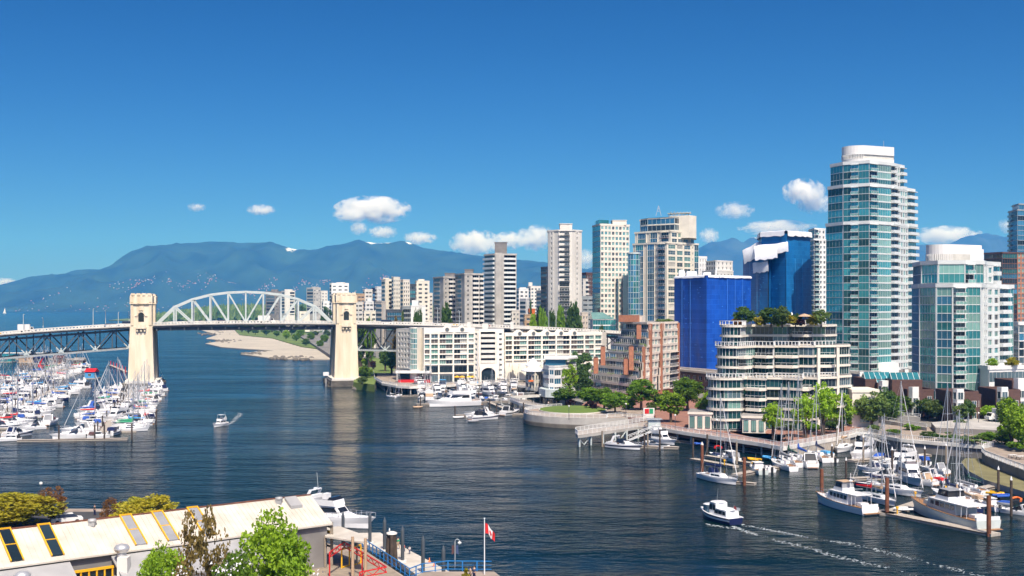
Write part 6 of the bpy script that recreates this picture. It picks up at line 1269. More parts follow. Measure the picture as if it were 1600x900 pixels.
def make_sail(L=9.5, hull='gel', cover='bluec', boot='navy', stripe=None, dodger=None, mast=1.25, gear=True):
    t = boat_root('sailing_boat', 'x'); bm = L*.31; fb = L*.095; rows = hull_part(t, L, bm, fb, hull, boot, 'gel', stripe, stern=.62, full=.46, rake=.06, sheer=.22)
    c, v = tri_cab(-L*.12, L*.24, bm*.30, bm*.20, fb*.9, fb*1.0+.52, L*.10, .05, .08); cb = c.build('cabin', M['gel'], t); win_strip(v, .3, .75, .1, .8, False).build('window', M['winb'], cb)
    k = MB(); k.box(-L*.42, -bm*.24, fb*.92, -L*.13, bm*.24, fb*.97, 1); k.box(-L*.43, -bm*.29, fb*.95, -L*.12, -bm*.24, fb*1.02+.16, 0); k.box(-L*.43, bm*.24, fb*.95, -L*.12, bm*.29, fb*1.02+.16, 0); k.build('cockpit', [M['gel'], M['teak']], t)
    mx, mz = L*.08, fb+L*mast; k = MB(); k.tube((mx, 0, fb+.3), (mx, 0, mz), .10, .075, 6)
    for h in (.45, .72): z = fb+L*mast*h; k.bar((mx, -bm*.30, z), (mx, bm*.30, z), .07, .05)
    k.build('mast', M['alu'], t)
    bx = -L*.34; zb = fb+1.45; k = MB(); k.tube((mx, 0, zb), (bx, 0, zb-.05), .07, .07, 6); bo = k.build('boom', M['alu'], t)
    k = MB(); n = 7
    for i in range(n):
        f0, f1 = i/n, (i+1)/n; r0, r1 = .30-.17*f0, .30-.17*f1; k.tube((mx-.12+(bx-mx)*f0, 0, zb+.16+.12*(1-f0)), (mx-.12+(bx-mx)*f1, 0, zb+.16+.12*(1-f1)), r0, r1, 7, 0, i in (0, n-1))
    k.tube((mx-.1, 0, zb+.2), (mx-.08, 0, zb+1.1), .26, .12, 6); k.build('sail_cover', M[cover], t)
    k = MB(); bow = rows[-1][4]
    for a in ((bow[0]-.1, 0, bow[2]), (-L*.49, 0, fb), (mx, bm*.46, fb), (mx, -bm*.46, fb)): k.tube(a, (mx, 0, mz-.1), .022, .022, 3, 0, False)
    k.tube((bow[0]-.2, 0, bow[2]+.5), (mx+.1, 0, mz-.8), .075, .04, 5, 1); k.build('rigging', [M['alu'], M['tshirt']], t)
    if gear: rail_mb(rows, .8, 1, .55, 1, .03).build('bow_rail', M['chrome'], t)
    if dodger: d, v = tri_cab(-L*.17, -L*.06, bm*.27, bm*.25, fb+.45, fb+1.3, .5, .1, .1); d.build('spray_hood', M[dodger], t)
    return t
def make_express(L=9, hull='gel', boot='gel', stripe=None, cover='black', arch=True):
    t = boat_root('express_cruiser', 'x'); bm = L*.33; fb = L*.12; rows = hull_part(t, L, bm, fb, hull, boot, 'gel', stripe, stern=.86, full=.35, rake=.10, sheer=.18)
    c, v = tri_cab(-L*.05, L*.40, bm*.37, bm*.12, fb*.95, fb+L*.085, L*.30, .0, .14); cb = c.build('foredeck_cabin', M['gel'], t); h = MB(); h.box(L*.06, -.35, fb+L*.085, L*.11, .35, fb+L*.085+.04); h.build('deck_hatch', M['winb'], cb)
    c, v = tri_cab(-L*.14, L*.10, bm*.40, bm*.33, fb+L*.03, fb+L*.135, L*.13, .05, .14); c.build('windscreen', M['winb'], t)
    k = MB(); k.box(-L*.44, -bm*.34, fb*.93, -L*.14, bm*.34, fb*.96, 1); k.box(-L*.45, -bm*.42, fb*.94, -L*.12, -bm*.35, fb+.32); k.box(-L*.45, bm*.35, fb*.94, -L*.12, bm*.42, fb+.32); k.box(-L*.42, -bm*.3, fb*.95, -L*.34, bm*.3, fb+.42); k.build('cockpit', [M['gel'], M['teak']], t)
    if arch:
        k = MB(); z = fb+L*.19
        for s in (-1, 1): k.bar((-L*.30, s*bm*.41, fb+.2), (-L*.22, s*bm*.34, z), .14, .5)
        k.bar((-L*.22, -bm*.34, z), (-L*.22, bm*.34, z), .45, .14); k.build('radar_arch', M['gel'], t)
    if cover: c, v = tri_cab(-L*.30, -L*.08, bm*.38, bm*.36, fb+.35, fb+L*.17, .35, .4, .2); c.build('canvas_cover', M[cover], t)
    k = MB(); k.box(-L*.545, -bm*.36, .18, -L*.495, bm*.36, .30); k.build('swim_platform', M['teak'], t)
    rail_mb(rows, .55, 1, .5, 1, .028).build('bow_rail', M['chrome'], t); return t
def make_fly(L=12, hull='gel', boot='navy', stripe=None, cover='grey', top=None):
    t = boat_root('motor_yacht', 'x'); bm = L*.30; fb = L*.105; rows = hull_part(t, L, bm, fb, hull, boot, 'gel', stripe, stern=.88, full=.40, rake=.09, sheer=.35)
    z1 = fb+L*.125; c, v = tri_cab(-L*.30, L*.20, bm*.42, bm*.30, fb*.96, z1, L*.12, .1, .12); cb = c.build('cabin', M['gel'], t); win_strip(v, .42, .86, .06, .92).build('window', M['winb'], cb)
    c, v = tri_cab(L*.08, L*.38, bm*.30, bm*.10, fb*1.0, fb+L*.06, L*.15, 0, .1); c.build('foredeck_cabin', M['gel'], t)
    z2 = z1+L*.065; c, v = tri_cab(-L*.34, L*.08, bm*.40, bm*.33, z1, z2, .25, -.1, -.03); fl = c.build('flybridge', M['gel'], t); k = MB(); k.box(-L*.32, -bm*.33, z2+.005, L*.03, bm*.33, z2+.03); k.build('flybridge_floor', M['grey'], fl)
    c, v = tri_cab(-L*.02, L*.055, bm*.34, bm*.28, z2, z2+.42, .3, .2, .08); c.build('flybridge_windscreen', M['winb'], fl)
    k = MB(); k.box(-L*.14, -.5, z2, -L*.08, .5, z2+.75); k.box(-L*.28, -bm*.3, z2, -L*.24, bm*.3, z2+.5); k.build('helm_seat', M['tshirt'], fl)
    k = MB(); z3 = z2+1.15
    for s in (-1, 1): k.bar((-L*.33, s*bm*.36, z2-.2), (-L*.27, s*bm*.32, z3), .12, .4)
    k.bar((-L*.27, -bm*.32, z3), (-L*.27, bm*.32, z3), .4, .12); k.tube((-L*.27, 0, z3), (-L*.27, 0, z3+.25), .3, .3, 10); k.tube((-L*.28, bm*.2, z3), (-L*.3, bm*.2, z3+2.2), .025, .02, 4); k.build('radar_arch', M['gel'], t)
    if top: k = MB(); k.box(-L*.26, -bm*.36, z2+1.75, L*.02, bm*.36, z2+1.83); [k.bar((x, s*bm*.34, z2), (x, s*bm*.34, z2+1.75), .05) for x in (-L*.25, L*.01) for s in (-1, 1)]; k.build('bimini_top', M[top], t)
    k = MB(); k.box(-L*.47, -bm*.36, fb*.93, -L*.31, bm*.36, fb*.96, 1); k.box(-L*.49, -bm*.42, fb*.9, -L*.475, bm*.42, fb+.3); k.build('cockpit', [M['gel'], M['teak']], t)
    if cover: c, v = tri_cab(-L*.46, -L*.31, bm*.40, bm*.42, fb+.3, z1, .05, .35, .1); c.build('canvas_cover', M[cover], t)
    k = MB(); k.box(-L*.54, -bm*.38, .2, -L*.495, bm*.38, .32); k.build('swim_platform', M['teak'], t)
    rail_mb(rows, .5, 1, .62, 1, .03).build('bow_rail', M['chrome'], t); return t
def make_runabout(L=6, hull='gel', stripe=None, cover=None, boot='gel'):
    t = boat_root('motorboat', 'x'); bm = L*.37; fb = L*.12; rows = hull_part(t, L, bm, fb, hull, boot, 'gel', stripe, stern=.9, full=.4, rake=.10, sheer=.15)
    if cover: c, v = tri_cab(-L*.46, L*.22, bm*.44, bm*.34, fb*.93, fb+.42, L*.22, .3, .2); c.build('canvas_cover', M[cover], t)
    else:
        k = MB(); k.box(-L*.44, -bm*.36, fb*.92, L*.08, bm*.36, fb*.95, 1); k.box(-L*.42, -bm*.3, fb*.94, -L*.3, bm*.3, fb+.28, 0); k.box(-L*.12, -bm*.3, fb*.94, -L*.02, -bm*.08, fb+.38, 0); k.box(-L*.12, bm*.08, fb*.94, -L*.02, bm*.3, fb+.38, 0); k.build('cockpit', [M['tshirt'], M['grey']], t)
        c, v = tri_cab(L*.02, L*.14, bm*.38, bm*.3, fb*.98, fb+.45, .4, .3, .08); c.build('windscreen', M['winb'], t)
    k = MB(); k.box(-L*.56, -.22, .0, -L*.49, .22, fb+.45); k.build('outboard_motor', M['black'], t); return t
def make_cabin(L=7.5, hull='gel', boot='bluep', top='white', stripe=None, canvas=None):          # small cabin cruiser with upright wheelhouse
    t = boat_root('cabin_boat', 'x'); bm = L*.36; fb = L*.13; rows = hull_part(t, L, bm, fb, hull, boot, 'gel', stripe, stern=.85, full=.4, rake=.07, sheer=.35)
    c, v = tri_cab(-L*.14, L*.16, bm*.36, bm*.28, fb*.95, fb+1.25, .28, .0, .06); cb = c.build('cabin', M['gel'], t); win_strip(v, .45, .88, .08, .9).build('window', M['winb'], cb)
    k = MB(); k.box(-L*.17, -bm*.38, fb+1.25, L*.13, bm*.38, fb+1.33); k.build('cabin_roof', M[top], t)
    c, v = tri_cab(L*.10, L*.36, bm*.28, bm*.08, fb*1.0, fb+.42, .9, 0, .08); c.build('foredeck_cabin', M['gel'], t)
    k = MB(); k.box(-L*.46, -bm*.36, fb*.92, -L*.15, bm*.36, fb*.95, 1); k.box(-L*.44, -bm*.3, fb*.95, -L*.36, bm*.3, fb+.3); k.build('cockpit', [M['gel'], M['teak']], t)
    if canvas: c, v = tri_cab(-L*.44, -L*.15, bm*.38, bm*.38, fb+.3, fb+1.2, .05, .3, .1); c.build('canvas_cover', M[canvas], t)
    k = MB(); k.tube((-L*.05, bm*.2, fb+1.3), (-L*.08, bm*.2, fb+3.2), .03, .02, 4); k.build('antenna', M['alu'], t); k = MB(); k.box(-L*.55, -.22, .0, -L*.49, .22, fb+.45); k.build('outboard_motor', M['black'], t)
    rail_mb(rows, .6, 1, .5, 1, .028).build('bow_rail', M['chrome'], t); return t
def make_dinghy(L=3, col='grey', m2='black'):
    t = boat_root('dinghy', 'x'); k = MB(); w = L*.26; r = L*.07
    pts = [(-L/2, -w, .25), (L*.2, -w, .28), (L*.42, -w*.55, .34), (L*.5, 0, .38), (L*.42, w*.55, .34), (L*.2, w, .28), (-L/2, w, .25)]; k.path(pts, r, 8); k.build('tube', M[col], t); k = MB(); k.box(-L*.46, -w, .1, L*.3, w, .16); k.box(-L*.1, -w, .16, 0, w, .34); k.build('floor', M[m2], t); return t
PROTO = {}
def get_boat(kind, kw, label, group, x, y, rz, sc=1.0):
    key = (kind, tuple(sorted(kw.items())))
    if key not in PROTO: PROTO[key] = freeze(dict(sail=make_sail, express=make_express, fly=make_fly, runabout=make_runabout, cabin=make_cabin, dinghy=make_dinghy, trawler=None)[kind](**kw)); o = PROTO[key]
    else: o = copy_tree(PROTO[key])
    o.location = (x, y, 0); o.rotation_euler = (0, 0, rz); o.scale = (sc, sc, sc); o['label'] = label
    if group: o['group'] = group
    return o
LMAX = dict(sail=11.5, express=9.8, fly=12.5, runabout=6, cabin=7.4, dinghy=3)
LEN = dict(sail=9.5, express=9, fly=12, runabout=6, cabin=7.5, dinghy=3)
def bpx(kind, bow, stern, label, group=None, z=0, **kw):
    a, b = P(*bow), P(*stern); L_ = min(hypot(a[0]-b[0], a[1]-b[1]), kw.pop('mx', 0) or LMAX[kind]); base = kw.get('L', LEN[kind]); return get_boat(kind, kw, label, group, (a[0]+b[0])/2, (a[1]+b[1])/2, atan2(a[1]-b[1], a[0]-b[0]), L_/base)
def dock(a, b, w, label, fingers=(), name='floating_dock', z=.45):
    o = a; t = thing(name, label, 'dock', (o[0], o[1], 0)); d = Vector((b[0]-a[0], b[1]-a[1])); th = atan2(d.y, d.x); k = MB(); k.box(0, -w/2, -.25, d.length, w/2, z, 0, th); k.box(0, -w/2-.06, z-.16, d.length, -w/2, z-.02, 1, th); k.box(0, w/2, z-.16, d.length, w/2+.06, z-.02, 1, th)
    k.build('deck', [M['dock'], M['pile']], t)
    for s, side, fl in fingers: k = MB(); k.box(s-.4, side*w/2 if side > 0 else -w/2-fl, -.2, s+.4, w/2+fl if side > 0 else -w/2, z-.03, 0, th); k.build('finger_pier', M['dock'], t)
    return t
def cover_word(c): return dict(bluec='blue', sky_c='light blue', green='green', navy='navy', black='black', red='red', tan='tan', grey='grey', tshirt='white', dgreen='dark green', maroon='maroon')[c]
NTH = ['first', 'second', 'third', 'fourth', 'fifth', 'sixth', 'seventh', 'eighth', 'ninth', 'tenth', 'eleventh', 'twelfth', 'thirteenth', 'fourteenth', 'fifteenth', 'sixteenth', 'seventeenth', 'eighteenth', 'nineteenth', 'twentieth'] + ['%d%s' % (n, 'st' if n % 10 == 1 else 'nd' if n % 10 == 2 else 'rd' if n % 10 == 3 else 'th') for n in range(21, 70)]
# ---------------- left marina: four long docks ----------------
rb = random.Random(21)
LM = [((-113.5, 320), (-171, 530), 'pierside dock', 5.5), ((-149, 318), (-203, 525), 'second dock', 5.4), ((-186, 360), (-240, 570), 'third dock', 5.6), ((-212, 500), (-262, 690), 'back dock', 6.0)]
for di, (a, b, nm, sp) in enumerate(LM):
    d = Vector((b[0]-a[0], b[1]-a[1])); L_ = d.length; dn = d.normalized(); nn = Vector((-dn.y, dn.x)); n = int(L_/sp); fing = []
    cnt = {1: 0, -1: 0}
    for side in (1, -1):
        for i in range(n):
            s = 3+i*sp+rb.uniform(-.3, .3)
            if i % 2 == 0: fing.append((s-sp*.5, side, 7.5))
            p = Vector(a)+dn*s
            px = 800+p.x/p.y*F
            if px < -30 or px > 275 or rb.random() < (.10 if di else .06): continue
            if di == 0 and side == 1 and s > 165: continue
            if abs((p-BO).dot(BN)-10) < 12 and abs((p-BO).dot(BD)) < 16: continue
            r = rb.random(); Lb = rb.uniform(8, 11.2)
            if r < .52: kind, kw = 'sail', dict(cover=rb.choice(('bluec', 'bluec', 'sky_c', 'green', 'navy', 'tan', 'tshirt', 'red', 'grey')), hull=rb.choice(('gel', 'gel', 'gel', 'gel', 'navy')), mast=rb.choice((1.15, 1.3))); w = ('white' if kw['hull'] == 'gel' else 'navy')+' sailboat with %s sail cover' % cover_word(kw['cover'])
            elif r < .68: kind, kw = 'express', dict(stripe=rb.choice(('gel', 'navy', 'bluep')), cover=rb.choice(('black', 'bluec', 'navy', 'grey'))); w = 'white cruiser with %s canvas' % cover_word(kw['cover'])
            elif r < .80: kind, kw = 'fly', dict(cover=rb.choice(('grey', 'navy', 'black'))); w = 'white flybridge yacht with %s canvas' % cover_word(kw['cover']); Lb = rb.uniform(9.5, 12.5)
            elif r < .92: kind, kw = 'cabin', dict(canvas=rb.choice(('bluec', 'tan', 'navy')), boot=rb.choice(('bluep', 'red'))); w = 'small white cabin boat with %s canvas' % cover_word(kw['canvas']); Lb = rb.uniform(6.5, 8)
            else: kind, kw = 'runabout', dict(cover=rb.choice(('bluec', 'black', 'green'))); w = 'small motorboat under a %s cover' % cover_word(kw['cover']); Lb = rb.uniform(5, 6.5)
            cnt[side] += 1; c = p+nn*side*(1.6+Lb/2); h = nn*side*(-1 if rb.random() < .65 else 1); base = LEN[kind]
            get_boat(kind, kw, '%s, %s along %s side of %s' % (w, NTH[cnt[side]-1], 'left' if side > 0 else 'right', nm), 'boats in the left marina', c.x, c.y, atan2(h.y, h.x)+rb.uniform(-.03, .03), Lb/base)
    dock(a, b, 2.4, 'long plank dock between moored boats, the %s of the left marina' % nm, fing)
    m_ = int(L_/16)
    for i in range(m_+1): p = Vector(a)+dn*(L_*i/m_)+nn*1.5; pile(p.x, p.y, -3, 3.4, .2, 'pile', 'timber pile on the %s of the left marina, %s from the near end' % (nm, NTH[i]), 'left marina piles')
# front row of the left marina
bpx('express', (82, 686), (143, 683), 'large white cruiser moored front-most in the left marina, bow left', stripe='gel', cover=None)
bpx('cabin', (172, 684), (136, 685), 'cream cabin boat with brown canvas beside the large front white cruiser', canvas='maroon', boot='navy')
bpx('cabin', (196, 674), (163, 683), 'white boat with dark blue hull stripe at the near end of the pierside dock', canvas='navy', boot='navy', stripe='navy')
bpx('sail', (210, 673), (243, 657), 'white sailboat with red sail cover at the near end of the pierside dock', cover='red', mast=1.2)
bpx('fly', (155, 661), (206, 652), 'white flybridge yacht between the second and pierside docks', cover='navy'); bpx('fly', (176, 654), (216, 640), 'tall white flybridge yacht behind the one with navy canvas', cover=None)
bpx('express', (30, 672), (72, 670), 'white cruiser with black canvas at the left front of the left marina', cover='black'); bpx('express', (98, 658), (62, 668), 'white cruiser bow right behind the large front cruiser', cover='grey'); bpx('fly', (-8, 690), (34, 688), 'white yacht cut by the left photo edge in the front row', cover='black'); bpx('express', (50, 679), (6, 684), 'white cruiser with navy canvas in the left front row', cover='navy', stripe='navy')
dock(P(28, 690), P(200, 687), 1.8, 'plank cross dock along the front row of the left marina')
for i, px in enumerate((92, 148, 163, 206, 244)): x, y = P(px, (689, 688, 688, 686, 664)[i]); pile(x, y, -3, 4.2, .22, 'pile', 'dark timber pile in the front row of the left marina, %s from the left' % NTH[i], 'left marina piles')
# far float sheds beyond the bridge
x0, y0 = P(0, 562); x1, y1 = P(140, 560); t = thing('floating_walkway', 'long pale covered walkway at the back of the left marina beyond the bridge', 'walkway', (x0, y0, 0)); k = MB(); k.box(-60, 0, 4.2, x1-x0, 3, 4.7, 0); k.box(-60, .2, 0, x1-x0, 2.8, .8, 1); k.build('roof', [M['concl'], M['dock']], t)
k = MB()
for i in range(14): k.box(-50+i*(x1-x0+48)/13, .2, .8, -49.5+i*(x1-x0+48)/13, .6, 4.2)
k.build('posts', M['pile'], t)
for i, (px, py, w_, c, lab) in enumerate(((10, 566, 16, 'gt', 'pale teal roofed float shed at the back of the left marina'), (40, 567, 22, 'tan', 'tan roofed float shed at the back of the left marina'), (62, 568, 18, 'navy', 'dark blue float shed at the back of the left marina'), (90, 568, 14, 'maroon', 'maroon float shed at the back of the left marina'), (122, 572, 16, 'brickd', 'brown wooden float house at the end of the back walkway'), (140, 592, 15, 'sky_c', 'blue float house with a red roof in the left marina'))):
    x, y = P(px, py); h = hypot(x, y)/F; t = thing('float_house', lab, 'float house', (x, y, 0)); w2 = w_*y/F/2; k = MB(); k.box(-w2, 0, .4, w2, 6, 3.4); k.build('wall', M[c], t); k = MB(); k.add([(-w2-.3, -.4, 3.4), (w2+.3, -.4, 3.4), (w2+.3, 6.4, 3.4), (-w2-.3, 6.4, 3.4), (-w2-.3, 3, 5), (w2+.3, 3, 5)], [(0, 1, 5, 4), (2, 3, 4, 5), (1, 2, 5), (3, 0, 4)]); k.build('roof', M['red' if 'red roof' in lab else c if i < 4 else 'roofd'], t); k = MB(); k.box(-w2-.6, -1, -.3, w2+.6, 7, .4); k.build('float', M['dock'], t); panel_mb(1.4, 1.2, 2, 1).build('window', [M['gd'], M['white']], t, (-.7, -.05, 1.4))
x, y = P(59, 588); t = thing('red_pennant', 'bent red pennant standing on a pole in the left marina', 'flag', (x, y, 0)); k = MB(); k.tube((0, 0, 0), (0, 0, 6), .08); k.build('pole', M['alu'], t); k = MB(); k.add([(0, 0, 5), (1.2, 0, 7.6), (2.8, 0, 9.4), (1.4, 0, 6.2), (3.0, .1, 4.0), (1.6, 0, 4.2)], [(0, 3, 2, 1), (0, 5, 4, 3)]); k.build('cloth', M['red'], t)
dock(P(172, 571), P(196, 581), 2.0, 'short float with red posts beside the left stone tower')
for i in range(6): x, y = P(173+i*4.6, 571.5+i*2); pile(x, y, -2, 3.0, .22, 'red', 'red post on the short float by the stone tower, %s from the left' % NTH[i], 'red float posts')
# ---------------- boats in the middle of the channel ----------------
def wake(pts, label, w0, w1, seed, dens=1.0):            # broken foam lying on the water
    b = MB(); rd = random.Random(seed); R_ = resample(pts, .45); n = len(R_)
    for i, p in enumerate(R_):
        f = i/n; w = w0+(w1-w0)*f; g = noise.noise(Vector((i*.07, seed, 0)))+.15
        for j in range(max(0, int((3.4 if g > .1 else 1.6 if g > -.12 else .4)*dens*(1.2-f*.7)+rd.random()))):
            c = Vector((p.x, p.y))+Vector((rd.gauss(0, w), rd.gauss(0, w))); s = rd.uniform(.04, .15); a0 = rd.random()*6; m = 5
            b.add([(c.x+s*rd.uniform(.6, 1.5)*cos(a0+k*2*pi/m)*1.5, c.y+s*rd.uniform(.6, 1.3)*sin(a0+k*2*pi/m), .012+.001*((i*7+j*3) % 17)) for k in range(m)]+[(c.x, c.y, .05+.1*s)], [(k, (k+1) % m, m) for k in range(m)], 0)
    return props(b.build('wake_foam', M['foam']), label, 'foam', kind='stuff')
def ferry():
    t = thing('harbour_ferry', 'small navy and white harbour ferry motoring left with foam wake', 'boat'); a, b = P(1098, 806), P(1150, 820); x, y = (a[0]+b[0])/2, (a[1]+b[1])/2; t.location = (x, y, 0); t.rotation_euler = (0, 0, atan2(a[1]-b[1], a[0]-b[0])); L = hypot(a[0]-b[0], a[1]-b[1])*1.0; bm = L*.40; fb = 1.05
    rows = hull_part(t, L, bm, fb, 'navy', 'navy', 'gel', 'gel', stern=.78, full=.45, rake=.05, sheer=.35); k = MB()
    for s in (1, -1): k.path([(r[4][0], r[4][1]*s, r[4][2]) for r in rows], .11, 6)
    k.build('rubbing_rail', M['gel'], t)
    def cabin(x0, x1, z0, z1, w, nm, nwin):
        c, v = tri_cab(x0, x1, w, w*.9, z0, z1, .08, .05, .03); cb = c.build(nm, M['gel'], t); g = (z1-z0)
        for i in range(nwin):
            for s in (-1, 1):
                q = MB(); xa = x0+.12+(x1-x0-.24)*i/nwin; xb = xa+(x1-x0-.24)/nwin-.1; yy = s*(w*.985+.0); q.quad((xa, yy, z0+g*.40), (xb, yy, z0+g*.40), (xb, yy-s*.02, z0+g*.86), (xa, yy-s*.02, z0+g*.86)); q.build('window', M['winb'], cb)
        r = MB(); r.lathe([(.02, .14), (.5, .12), (.92, .05), (1, 0), (.95, -.06)][::-1], 16, 0); rf = r.build('rounded_roof', M['gel'], cb, ((x0+x1)/2, 0, z1+.05)); rf.scale = ((x1-x0)/2+.22, w+.18, 1.1); return cb
    cabin(-L*.40, -L*.02, .85, 2.15, bm*.36, 'aft_cabin', 3); cabin(-L*.08, L*.14, .95, 3.0, bm*.33, 'wheelhouse', 2)
    k = MB(); k.lathe([(.02, .12), (.6, .1), (1, 0), (.95, -.08)][::-1], 14); fr = k.build('bow_canopy', M['gel'], t, (L*.27, 0, 2.35)); fr.scale = (L*.14, bm*.34, 1)
    k = MB()
    for xx in (L*.17, L*.27, L*.36): 
        for s in (-1, 1): k.bar((xx, s*bm*.30*(1-(xx/L-.17)*2.2), 1.1), (xx, s*bm*.30*(1-(xx/L-.17)*2.2), 2.35), .06)
    k.build('canopy_post', M['steelw'], t); k = MB(); c, v = tri_cab(L*.16, L*.40, bm*.31, bm*.16, 1.15, 2.25, .05, .0, .02); c.build('bow_windscreen', M['gb'], t)
    k = MB(); k.tube((L*.06, 0, 3.0), (L*.03, 0, 5.2), .03, .02, 4); k.build('antenna', M['alu'], t)
    k = MB(); k.tube((-L*.40, 0, 2.2), (-L*.45, 0, 3.1), .03); k.build('flagstaff', M['alu'], t); k = MB(); k.add([(-L*.44, 0, 3.05), (-L*.44, 0, 2.5), (-L*.53, .1, 2.35), (-L*.62, 0, 2.4), (-L*.62, 0, 2.85), (-L*.53, .1, 2.85)], [(0, 1, 2, 5), (5, 2, 3, 4)]); k.m[0] = 0; k.m[1] = 1; k.build('ensign', [M['red'], M['tshirt']], t)
ferry()
wake([P(1150, 818), P(1200, 828), P(1260, 839), P(1330, 850), P(1400, 867), P(1470, 884), P(1530, 900)], 'upper foam trail of the harbour ferry wake', .22, .55, 2, 1.35); wake([P(1146, 823), P(1170, 832), P(1215, 845), P(1262, 856), P(1300, 868), P(1345, 878), P(1400, 892), P(1440, 905)], 'lower foam trail of the harbour ferry wake', .24, .6, 3, 1.35); wake([P(1104, 819), P(1120, 822), P(1146, 826)], 'bow foam along the harbour ferry hull', .2, .3, 4, 1.6)
bpx('fly', (334, 668), (353, 664), 'small white motor yacht cruising in mid channel toward the viewer', cover=None, top='gel'); wake([P(353, 665), P(362, 660), P(371, 652), P(376, 645)], 'curved foam wake of the cruising motor yacht', .35, .6, 5, 1.2)
x, y = P(5, 489.4); t = thing('sailing_boat', 'tiny white sail far out on the bay at the left edge', 'boat', (x, y, 0)); k = MB(); k.add([(0, 0, 2), (14, 0, 2), (9, 0, 32), (0, 2, 2), (14, 2, 2), (9, 2, 32)], [(0, 1, 2), (5, 4, 3), (0, 2, 5, 3), (1, 4, 5, 2)]); k.build('sail', M['tshirt'], t); k = MB(); k.prism([(-2, -1), (16, -1), (20, 1), (16, 3), (-2, 3)], 0, 2); k.build('hull', M['gel'], t)
# ---------------- middle marina below the white apartments ----------------
G2 = 'boats in the marina by the white apartments'
for a in [('fly', (671, 636), (748, 633), 'largest white motor yacht broadside in the middle marina, bow left', dict(cover=None, boot='grey', mx=19)), ('express', (784, 654), (728, 657), 'white speedboat with navy hull stripe front-most in the middle marina', dict(stripe='navy', cover='black', arch=False)), ('express', (728, 652), (770, 650), 'white speedboat moored right behind the navy striped one', dict(cover=None, stripe='gel')),
    ('express', (817, 645), (777, 651), 'black and white speedboat near the round terrace, bow right', dict(stripe='black', cover='black')), ('sail', (604, 620), (618, 621), 'leftmost small sailboat off the end of the middle marina', dict(cover='tshirt', mast=1.4)), ('sail', (628, 619), (617, 621), 'second small sailboat off the end of the middle marina', dict(cover='navy', mast=1.55)),
    ('fly', (648, 618), (668, 612), 'white flybridge yacht at the left end of the back row', dict(cover='black', top='gel')), ('cabin', (661, 622), (670, 611), 'grey canvas cabin boat second in the back row', dict(canvas='bluec')), ('fly', (689, 623), (694, 608), 'yacht with blue striped canvas in the back row', dict(cover='navy', top='sky_c')), ('express', (651, 628), (667, 622), 'white cruiser at the left of the largest yacht', dict(cover=None)), ('cabin', (672, 626), (684, 620), 'small white cabin boat just behind the largest yacht', dict(canvas='tan')),
    ('fly', (702, 612), (728, 609), 'white yacht broadside under the promenade', dict(cover='grey')), ('express', (712, 617), (724, 611), 'maroon canvas cruiser in the back row', dict(cover='maroon')), ('express', (728, 619), (740, 611), 'white cruiser right of the maroon canvas one', dict(cover='grey')), ('sail', (742, 615), (750, 605), 'sailboat with light blue cover and tall mast in the middle marina', dict(cover='sky_c', mast=1.5)), ('cabin', (752, 618), (760, 609), 'navy canvas cabin boat in the middle of the back row', dict(canvas='navy')),
    ('fly', (742, 631), (736, 618), 'white yacht stern on behind the largest yacht', dict(cover=None)), ('runabout', (752, 631), (764, 620), 'small motorboat under blue cover right of the largest yacht', dict(cover='bluec')), ('cabin', (772, 633), (778, 622), 'cream cabin boat beside the middle float', dict(canvas='tan', boot='red')), ('express', (758, 607), (778, 609), 'white cruiser with grey cover under the promenade edge', dict(cover='grey')), ('fly', (781, 619), (792, 606), 'white flybridge yacht with tall wheelhouse in the right of the back row', dict(cover='grey', top='gel')), ('fly', (800, 620), (806, 607), 'slim white yacht stern on at the right end of the back row', dict(cover=None, top='gel')),
    ('cabin', (787, 629), (801, 622), 'tan canvas cabin boat near the boardwalk', dict(canvas='tan')), ('runabout', (772, 640), (788, 632), 'small grey motorboat along the middle float', dict(cover=None)), ('runabout', (786, 642), (800, 634), 'black inflatable style motorboat along the middle float', dict(cover='black')), ('runabout', (800, 648), (815, 640), 'small covered motorboat nearest the round terrace', dict(cover='navy'))]: bpx(a[0], a[1], a[2], a[3], G2, **a[4])
rm = random.Random(77); mw = dict(sail='sailboat', express='cruiser', fly='flybridge yacht', cabin='cabin boat')
for i in range(24):
    row = i % 3; px = 655+(i//3)*20.5+row*6+rm.uniform(-3, 3); py = (611, 618, 626)[row]+rm.uniform(-1.5, 1.5); kind = rm.choice(('express', 'fly', 'cabin', 'fly', 'sail', 'express')); c = rm.choice(('navy', 'black', 'grey', 'bluec', 'tan', 'maroon'))
    if row == 2 and 672 < px < 750: continue
    x, y = P(px, py); kw = dict(cover=c) if kind != 'cabin' else dict(canvas=c)
    get_boat(kind, kw, '%s %s in %s row of middle marina, %s from left' % ('white, %s canvas' % cover_word(c), mw[kind], ('rear', 'middle', 'front')[row], NTH[i//3]), G2, x, y, rm.choice((-1.2, 1.9, -1.35, 1.8))+rm.uniform(-.15, .15), rm.uniform(.95, 1.15))
dock(P(650, 633), P(830, 627), 2, 'main float of the middle marina behind the largest yacht'); dock(P(625, 620), P(668, 618), 1.6, 'short left float of the middle marina'); dock(P(712, 650), P(818, 648), 1.6, 'front float of the middle marina beside the speedboats'); dock(P(765, 630), P(800, 645), 1.6, 'cross float of the middle marina'); dock(P(660, 617), P(820, 612), 1.6, 'back float of the middle marina under the promenade')
for i, (px, py) in enumerate(((657, 635), (711, 652), (720, 630), (765, 640), (776, 649), (818, 646), (698, 632), (748, 628), (775, 624), (800, 638))): x, y = P(px, py); pile(x, y, -3, 3.6, .2, 'pile', 'timber pile of the middle marina, %s in depth order from the left' % NTH[i], 'middle marina piles')
